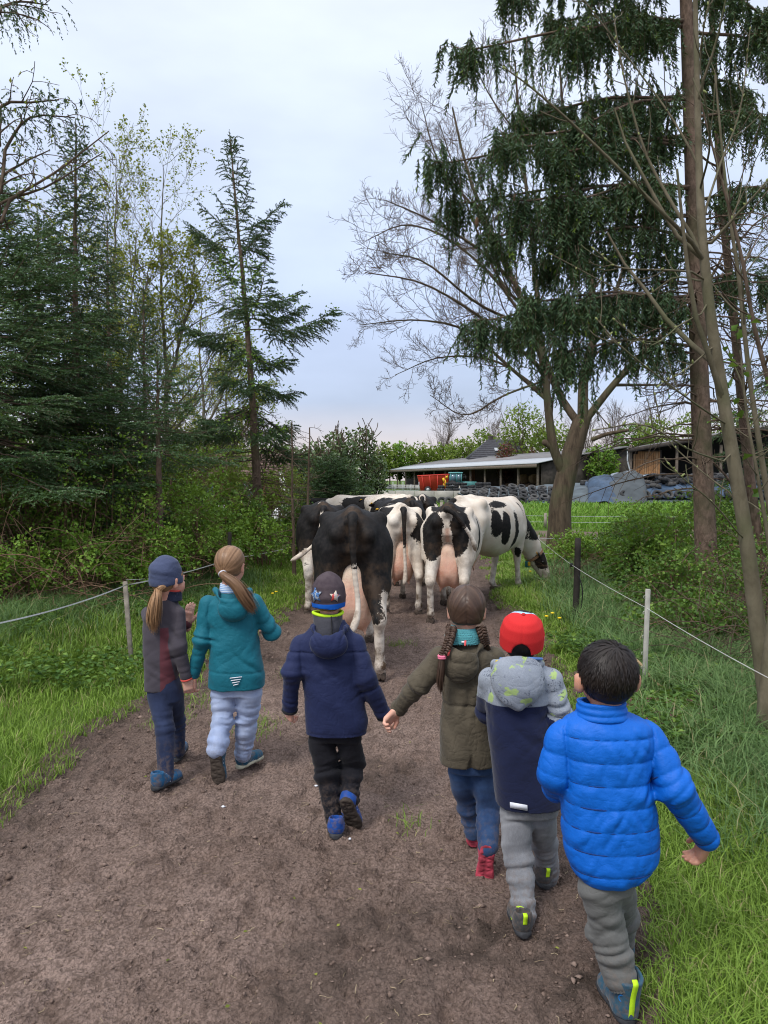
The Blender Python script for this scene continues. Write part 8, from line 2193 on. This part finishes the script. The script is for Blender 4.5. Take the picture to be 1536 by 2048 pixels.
def blades(x, y, z, h, w, lean, g):
    n = len(x); b = np.stack([x, y, z], 1); a = g.random(n) * 6.283; d = np.stack([np.cos(a), np.sin(a), 0 * a], 1); s = np.stack([-np.sin(a + g.normal(size=n) * .6), np.cos(a), 0 * a], 1)
    ln = (lean * g.uniform(.2, 1.3, n))[:, None] * d; u = V(0, 0, 1)
    H = h[:, None]; m = b + u * H * .55 + ln * H * .30; t = b + u * H * (1 - .35 * np.minimum(1, (lean * .6)))  [:, None] * 1.0 + ln * H
    w2 = (w / 2)[:, None]
    v = np.stack([b - s * w2, b + s * w2, m - s * w2 * .8, m + s * w2 * .8, t], 1).reshape(-1, 3)
    k = np.arange(n)[:, None] * 5
    return v, k + [[0, 1, 3, 2]], k + [[2, 3, 4]], np.repeat(g.random(n), 5), np.tile([0, 0, .5, .5, 1.], n)
def grass_obj(name, label, arr, mat):
    v, q, t, r, h = arr
    o = obj(name, mesh_np(name, v, [q, t], True, {'rnd': r, 'hgt': h}), mat); return tag(o, label, None, None, 'stuff')
def scatter(n, x0, x1, y0, y1, g, pw=1.0):
    """denser near the camera"""
    y = y0 * (y1 / y0) ** (g.random(n) ** pw); x = g.uniform(0, 1, n) * (x1 - x0) + x0; return x, y
def build_grass():
    g = G(500)
    def patchy(x, y, sc=1.6): return fbm(np.stack([x, y, 0 * x], -1), sc, 2, 33)
    # fence side
    x, y = scatter(100000, -5.2, -1.0, 3.2, 17, g); i = inside(x, y)
    k = (i < .04 + .10 * patchy(x, y, 3.0)) & (x > np.interp(y, [3, 8, 10, 12], [-5.2, -4.6, -3.4, -3.2])); x, y, i = x[k], y[k], i[k]
    tall = sstep(-.35, -1.6, i) ; h = (.05 + .07 * g.random(len(x)) + .13 * tall * g.random(len(x)) + .05 * np.maximum(patchy(x, y), 0)) * (1 - .35 * sstep(-.1, .05, i)); w = .0032 + .0006 * y + .002 * tall
    grass_obj('grass', 'green grass of the verge below the fence tape', blades(x, y, gz(x, y) - .005, h, w, .55 + .5 * g.random(len(x)), g), GR_SHORT)
    # farm side
    x, y = scatter(112000, .7, 3.6, 2.15, 17, g); i = inside(x, y)
    k = (i < .03 + .10 * patchy(x, y, 3.0)) & (x < 2.7 + .05 * y) & (patchy(x, y, 2.4) > -.36); x, y, i = x[k], y[k], i[k]
    off = x - path_r(y)
    h = (.045 + .06 * g.random(len(x)) + .06 * np.maximum(patchy(x, y), 0)) * (1 + .6 * sstep(.1, .8, off)) * (1 - .4 * sstep(-.1, .05, i)); w = .0032 + .0006 * y
    grass_obj('grass', 'bright green grass of the verge on the farm side', blades(x, y, gz(x, y) - .005, h, w, .7 + .6 * g.random(len(x)), g), GR_SHORT)
    # tall grass along the wire
    n = 33000; y = 3.3 * (15 / 3.3) ** g.random(n); c = np.interp(y, [3.3, 4.5, 6, 9, 12, 15], [2.25, 2.35, 2.6, 2.85, 3.2, 3.6]); x = c + g.normal(size=n) * np.interp(y, [3, 6, 9, 15], [.30, .42, .38, .3])
    k = (x - path_r(y) > .35) & (patchy(x, y, 2.0) > -.28); x, y = x[k], y[k]
    h = (.16 + .34 * g.random(len(x))) * np.interp(y, [3.3, 5, 9, 15], [.55, .9, .85, .7]); w = .0040 + .00065 * y
    grass_obj('tall_grass', 'tall arching blue-green grass along the wire', blades(x, y, gz(x, y) - .01, h, w, .6 + .9 * g.random(len(x)), g), GR_TALL)
    y = 6.5 * (13 / 6.5) ** g.random(11000); x = np.interp(y, [6.5, 8, 10, 13], [-4.2, -3.7, -2.9, -2.6]) + g.normal(size=11000) * .35; k = x < path_l(y) - .35; x, y = x[k], y[k]
    grass_obj('tall_grass', 'taller grass at the bramble edge by the fence', blades(x, y, gz(x, y) - .01, .14 + .24 * g.random(len(x)), .0032 + .0005 * y, .6 + .8 * g.random(len(x)), g), GR_TALL)
    # field
    y = 27 * (56 / 27) ** g.random(34000); x = g.uniform(-12, 36, 34000) * y / 50 + .0; k = (np.abs(x / y) < .56) & (x > .5 - .02 * y); x, y = x[k], y[k]
    grass_obj('field_grass', 'lush bright field grass in front of the silage heap', blades(x, y, 0 * x - .01, .16 + .26 * g.random(len(x)) + .15 * np.maximum(patchy(x, y, .5), 0), .017 + .0013 * y, .5 + .5 * g.random(len(x)), g), GR_FIELD)
    y = 16 * (27 / 16) ** g.random(36000); x = g.uniform(2.0, 12, 36000); k = (patchy(x, y, .7) > -.02 + .55 * np.exp(-((y - 24) / 3.0) ** 2)) & (x < .52 * y) & (inside(x, y) < 0); x, y = x[k], y[k]
    grass_obj('field_grass', 'thin patchy field grass around the oak', blades(x, y, gz(x, y) - .01, .06 + .16 * g.random(len(x)), .004 + .0007 * y, .5 + .6 * g.random(len(x)), g), GR_FIELD)
    # broad-leaved weeds
    parts = []
    for (n, xr, yr) in ((4200, (1.3, 3.1), (2.4, 9.5)), (2600, (-4.2, -2.0), (3.4, 11))):
        x, y = scatter(n, *xr, *yr, g); k = (inside(x, y) < -.22) & (patchy(x, y, 1.2) > -.06); x, y = x[k], y[k]
        ctr = np.stack([x, y, gz(x, y) + .02], 1)
        for j in range(7):
            a = g.random(len(x)) * 6.283; hh = g.uniform(.0, .16, len(x)); p = ctr + np.stack([.02 * np.cos(a), .02 * np.sin(a), hh], 1)
            parts.append(leaves_geo(p, np.stack([np.cos(a), np.sin(a), .35 + 0 * a], 1), g.uniform(.035, .075, len(x)), g.uniform(.022, .045, len(x)), g))
    o = geo_obj('ground_cover', parts, LEAF_MID, None, 'broad-leaved weeds and nettles in the verge grass', 'stuff')
    parts = []; x, y = scatter(420, 1.55, 2.6, 2.5, 6, g); k = patchy(x, y, 1.2) > .08; x, y = x[k], y[k]; ctr = np.stack([x, y, gz(x, y) + .13 + .05 * g.random(len(x))], 1)
    for j in range(5): parts.append(leaves_geo(ctr + g.normal(size=ctr.shape) * .012, g.normal(size=ctr.shape) + V(0, 0, .3), .024, .016, g))
    geo_obj('dead_nettle_blooms', parts, leaf_material('purple_dead_nettle', (.10, .022, .045), (.22, .060, .10)), None, 'purple dead-nettle tops among the verge grass', 'stuff')
build_grass()

def litter():
    g = G(510)
    ico = np.array([(0, 0, 1), (1, 0, 0), (0, 1, 0), (-1, 0, 0), (0, -1, 0), (0, 0, -1)], float); fc = np.array([(0, 1, 2), (0, 2, 3), (0, 3, 4), (0, 4, 1), (5, 2, 1), (5, 3, 2), (5, 4, 3), (5, 1, 4)])
    def lumps(n, smin, smax, edge, y1=11):
        y = 1.6 * (y1 / 1.6) ** g.random(n); u = g.random(n); l, r = path_l(y), path_r(y); x = l + (r - l) * u
        i = inside(x, y); k = (i > -.05) & (g.random(n) < (np.exp(-i / .35) if edge else 1)); x, y = x[k], y[k]; n = len(x)
        s = smin + (smax - smin) * g.random(n) ** 3.5
        v = ico[None] * (1 + .35 * g.normal(size=(n, 6, 1))) * (s[:, None] * g.uniform(.6, 1.3, (n, 3)) * V(1, 1, .7))[:, None, :]
        v = v + np.stack([x, y, path_z(x, y) + s * .25], 1)[:, None]
        return v.reshape(-1, 3), (np.arange(n)[:, None, None] * 6 + fc[None]).reshape(-1, 3), np.repeat(g.random(n), 6)
    t = NT('soil_clods'); r = t.attr('rnd'); n = t.noise(t.pos(), 120, 3)
    c = t.mix(t.rng(r, 0, 1), (.120, .084, .067), (.245, .178, .146)); t.bump(n, .6, .006); m = t.fin(c, .95, .12)
    geo_obj('clods', [lumps(11000, .0025, .009, False), lumps(8000, .003, .018, True)], m, None, 'small soil clods and crumbs on the trodden track', 'stuff')
    # straw and twig bits
    n = 900; y = 1.7 * (12 / 1.7) ** g.random(n); x = path_l(y) + (path_r(y) - path_l(y)) * g.random(n); a = g.random(n) * 6.283; L = g.uniform(.008, .045, n) * (1 + .03 * y)
    d = np.stack([np.cos(a), np.sin(a), g.normal(size=n) * .08], 1); p = np.stack([x, y, path_z(x, y) + .006], 1); q = np.linspace(-.5, .5, 4)
    pts = p[:, None] + d[:, None] * (L[:, None] * q)[..., None] + g.normal(size=(n, 4, 3)) * .0018
    R_ = np.repeat(g.uniform(.0006, .0017, n)[:, None], 4, 1); v, f = tube_batch(pts, R_, 4)
    geo_obj('straw', [(v, f, np.repeat(g.random(n), 16))], leaf_material('straw_bits', (.12, .08, .05), (.50, .40, .25), None, .8, 0), None, 'straw and twig bits strewn on the track', 'stuff')
    x, y = g.uniform(-1.7, 1.0, 60), g.uniform(2.2, 8, 60); p = np.stack([x, y, path_z(x, y) + .006], 1)
    geo_obj('leaf_litter', [leaves_geo(p, g.normal(size=(60, 3)) * V(1, 1, .1), .022, .012, g, .1)], leaf_material('green_litter', (.10, .13, .02), (.30, .32, .06)), None, 'torn green leaf bits dropped on the track', 'stuff')
    # white chips
    for px, py, lab in ((632, 1576, 'small white stone chip beside the navy child'), (446, 1612, 'small white pebble behind the beanie child'), (1397, 1834, 'small white pebble in the verge'), (700, 1683, 'pale wood chip behind the navy child')):
        a = ground_at(px, py); mm = MB(); v = ico * (1 + .2 * g.normal(size=(6, 1))) * V(.014, .009, .007); mm.add(v + a + V(0, 0, float(path_z(a[:1], a[1:2])[0]) + .006), fc); tag(mm.build('pebble', M_WHITE_PRINT, None), lab, 'pebble')
    # tufts on the track
    for k, (px, py, n, sc) in enumerate(((510, 1455, 260, .10), (800, 1290, 120, .08), (345, 1440, 160, .10), (820, 1650, 50, .05), (400, 1395, 200, .12), (575, 1350, 70, .05))):
        a = ground_at(px, py); x = a[0] + g.normal(size=n) * sc; y = a[1] + g.normal(size=n) * sc * 1.5
        grass_obj('grass_tuft', ('grass tuft between the two girls', 'grass tuft ahead of the navy child', 'grass tuft at the heel of the beanie child', 'thin grass tuft on the open track', 'grass tuft beside the teal child', 'small grass tuft by the hem of the teal child')[k], blades(x, y, path_z(x, y) - .004, .03 + .06 * g.random(n), np.full(n, .0042), .8 + .6 * g.random(n), g), GR_SHORT)
    # dandelions
    yel = mat_simple('dandelion_yellow', (.80, .55, .01), .6, .1, 40, 0, 0)
    for k, (px, py) in enumerate(((545, 1213), (552, 1209), (1092, 1262), (1104, 1255), (1118, 1266), (1052, 1150), (1060, 1160))):
        a = ground_at(px, py); z = float(gz(a[:1], a[1:2])[0]); t_ = thing('dandelion', ('dandelion flower by the track beside the teal child, lower of two', 'dandelion flower by the track beside the teal child, upper of two', 'dandelion flower right of the red cap, nearest the cap', 'dandelion flower right of the red cap, middle one', 'dandelion flower right of the red cap, nearest the post', 'dandelion flower under the grazing cow, upper one', 'dandelion flower under the grazing cow, lower one')[k], 'flower', (a[0], a[1], z), 0, 'dandelions in the verge')
        mm = MB(); mm.tube([(0, 0, 0), (.005, 0, .06), (.004, 0, .115)], .0022, 5); mm.build('stem', LEAF_BRIGHT, t_)
        mm = MB(); mm.tube([(.004, 0, .112), (.004, 0, .118), (.004, 0, .126), (.004, 0, .128)], [.008, .024, .020, .002], 12); mm.build('flower', yel, t_)
litter()

# ------------------------------------------------------------------ fences
M_PWOOD = mat_simple('weathered_grey_wood', (.24, .21, .17), .9, .35, 12, .6, 60, .006)
M_PBLACK = mat_simple('tarred_post_wood', (.022, .018, .015), .8, .4, 10, .5, 50, .006)
M_PWHITE = mat_simple('white_plastic_post', (.36, .35, .31), .7, .3, 8, .15, 60, .002)
def tape_mat():
    t = NT('white_fence_tape'); u = t.noise(t.map(t.co(), (1, 1, 1)), 90, 2); return t.fin(t.mix(t.rng(u, .4, .6), (.55, .56, .54), (.70, .71, .70)), .7, .2)
M_TAPE = tape_mat()
def notched_post(parent, a, b, w, mat, hooks, name='post'):
    d = unit(b - a); fr = frame(d, V(1, 0, 0)); L = np.linalg.norm(b - a); m = MB(); m.bevel_box((a + b) / 2, (w / 2, L / 2, w / 2 * .7), w * .12, fr); po = m.build(name, mat, parent)
    for f in hooks:
        c = a + d * L * f - fr[:, 0] * (w / 2 + .006); m = MB(); m.tube([c + fr[:, 0] * .008 + d * .012, c - fr[:, 0] * .006 + d * .010, c - fr[:, 0] * .008 - d * .004, c + fr[:, 0] * .004 - d * .010], .0032, 5); m.build('hook', mat, po, True)
    return po
def sag(a, b, s, n=18):
    q = np.linspace(0, 1, n)[:, None]; p = a * (1 - q) + b * q; p[:, 2] -= s * 4 * q[:, 0] * (1 - q[:, 0]); return p
# fence side: tape fence
t = thing('electric_fence', 'white tape electric fence on weathered posts in front of the brambles', 'fence', (-2.3, 7.1, 0)); o0 = V(-2.3, 7.1, 0)
gp = lambda px, py, Y: P(px, py, Y) - o0
notched_post(t, gp(265, 1352, 7.1), gp(250, 1163, 7.1), .040, M_PWOOD, (.30, .42, .55, .68, .80))
notched_post(t, gp(458, 1212, 11.0), gp(459, 1064, 11.0), .052, M_PBLACK, (.5,))
p3, p4 = gp(604, 1120, 16.0), gp(604, 1072, 16.0); notched_post(t, p3, p4, .05, M_PBLACK, ())
pts = [P(-260, 1330, 4.6) - o0, gp(-20, 1250, 5.2), gp(252, 1170, 7.04), gp(459, 1117, 10.95), gp(604, 1088, 15.95), gp(640, 1078, 19)]
chain = np.concatenate([sag(pts[i], pts[i + 1], .03) for i in range(len(pts) - 1)])
m = MB(); n = len(chain); tw = .011; up = np.stack([np.zeros(n), .4 * np.sin(np.linspace(0, 60, n)), np.ones(n)], 1) * tw / 2
kx = np.arange(2 * n).reshape(n, 2); m.add(np.stack([chain - up, chain + up], 1).reshape(-1, 3), np.stack([kx[:-1, 0], kx[:-1, 1], kx[1:, 1], kx[1:, 0]], 1)); m.build('tape', M_TAPE, t, False, False)
m = MB(); m.tube(sag(gp(252, 1160, 7.04), gp(289, 1158, 9.0), 0), .002, 4); m.build('tape_end', M_TAPE, t)
# farm side: wire fence
t = thing('wire_fence', 'white wire fence with a dark wooden post and a notched white post', 'fence', (2.05, 6.0, 0)); o0 = V(2.05, 6.0, 0)
gp = lambda px, py, Y: P(px, py, Y) - o0
notched_post(t, gp(1287, 1416, 6.0), gp(1296, 1178, 6.0), .036, M_PWHITE, (.06, .14, .22, .34, .46, .60, .80, .93))
m = MB(); a, b = gp(1150, 1256, 9.25), gp(1156, 1076, 9.25); m.tube(smooth_path([a, (a + b) / 2 + V(.004, 0, 0), b], 10), np.linspace(.041, .037, 10), 12); po = m.build('post', M_PBLACK, t, True)
m = MB(); c = gp(1143, 1130, 9.2); m.disc(c, (1, -.4, 0), .022, .03, 12); m.tube([c, gp(1152, 1134, 9.22)], .008, 6); m.build('insulator', M_BLACK, po, True)
m = MB(); m.tube(smooth_path([gp(1157, 1150, 9.2), gp(1165, 1180, 9.15), gp(1162, 1215, 9.2), gp(1155, 1250, 9.2)], 14), .007, 6); m.build('cable', M_BLACK, po, True)
notched_post(t, gp(1077, 1122, 15.2), gp(1078, 1070, 15.2), .022, M_PWHITE, ())
for z0, s in ((0, .0), ):
    pts = [gp(1000, 1060, 21), gp(1078, 1078, 15.2), gp(1144, 1130, 9.2), gp(1295, 1217, 5.98), gp(1560, 1368, 4.2), gp(1900, 1560, 3.2)]
    chain = np.concatenate([sag(pts[i], pts[i + 1], .012) for i in range(len(pts) - 1)]); m = MB(); m.tube(chain, .0019, 5, False); m.build('wire', M_TAPE, t, True)
# old field fence further back
t = thing('field_fence', 'thin wire field fence with grey stakes crossing the meadow', 'fence', (6, 25, 0)); o0 = V(6, 25, 0)
for px in (882, 1010, 1090, 1278): a, b = P(px, 1058 if px > 900 else 1028, 27) - o0, P(px + 1, 1026 if px > 900 else 1004, 27) - o0; m = MB(); m.tube([a, b], [.06, .05], 7); m.build('stake', M_PWOOD, t)
for py in (1030, 1042): m = MB(); m.tube(sag(P(870, py - 2, 27) - o0, P(1560, py + 3, 27) - o0, .05, 30), .006, 4); m.build('wire', M_STEEL, t)
t = thing('garden_fence', 'low wire fence with posts behind the oak foot', 'fence', (5, 17, 0)); o0 = V(5, 17, 0)
for py in (1076, 1106): m = MB(); m.tube(sag(P(1040, py, 16.4) - o0, P(1260, py + 1, 16.4) - o0, .01), .004, 4); m.build('wire', M_STEEL, t)
for px in (1182, 1245): m = MB(); m.tube([P(px, 1140, 16.4) - o0, P(px, 1068, 16.4) - o0], .022, 7); m.build('post', M_PWOOD, t)
# fallen branch by the white post
mm = MB(); mm.tube(smooth_path([P(1250, 1312, 6.3), P(1275, 1322, 6.2), P(1300, 1352, 6.0), P(1318, 1370, 5.9), P(1345, 1385, 5.9)], 20), np.linspace(.014, .007, 20), 7); tag(mm.build('fallen_branch', mat_simple('barkless_branch', (.36, .25, .14), .8, .25, 12, .3, 50), None, True), 'bare curved fallen branch leaning by the white notched post', 'branch')
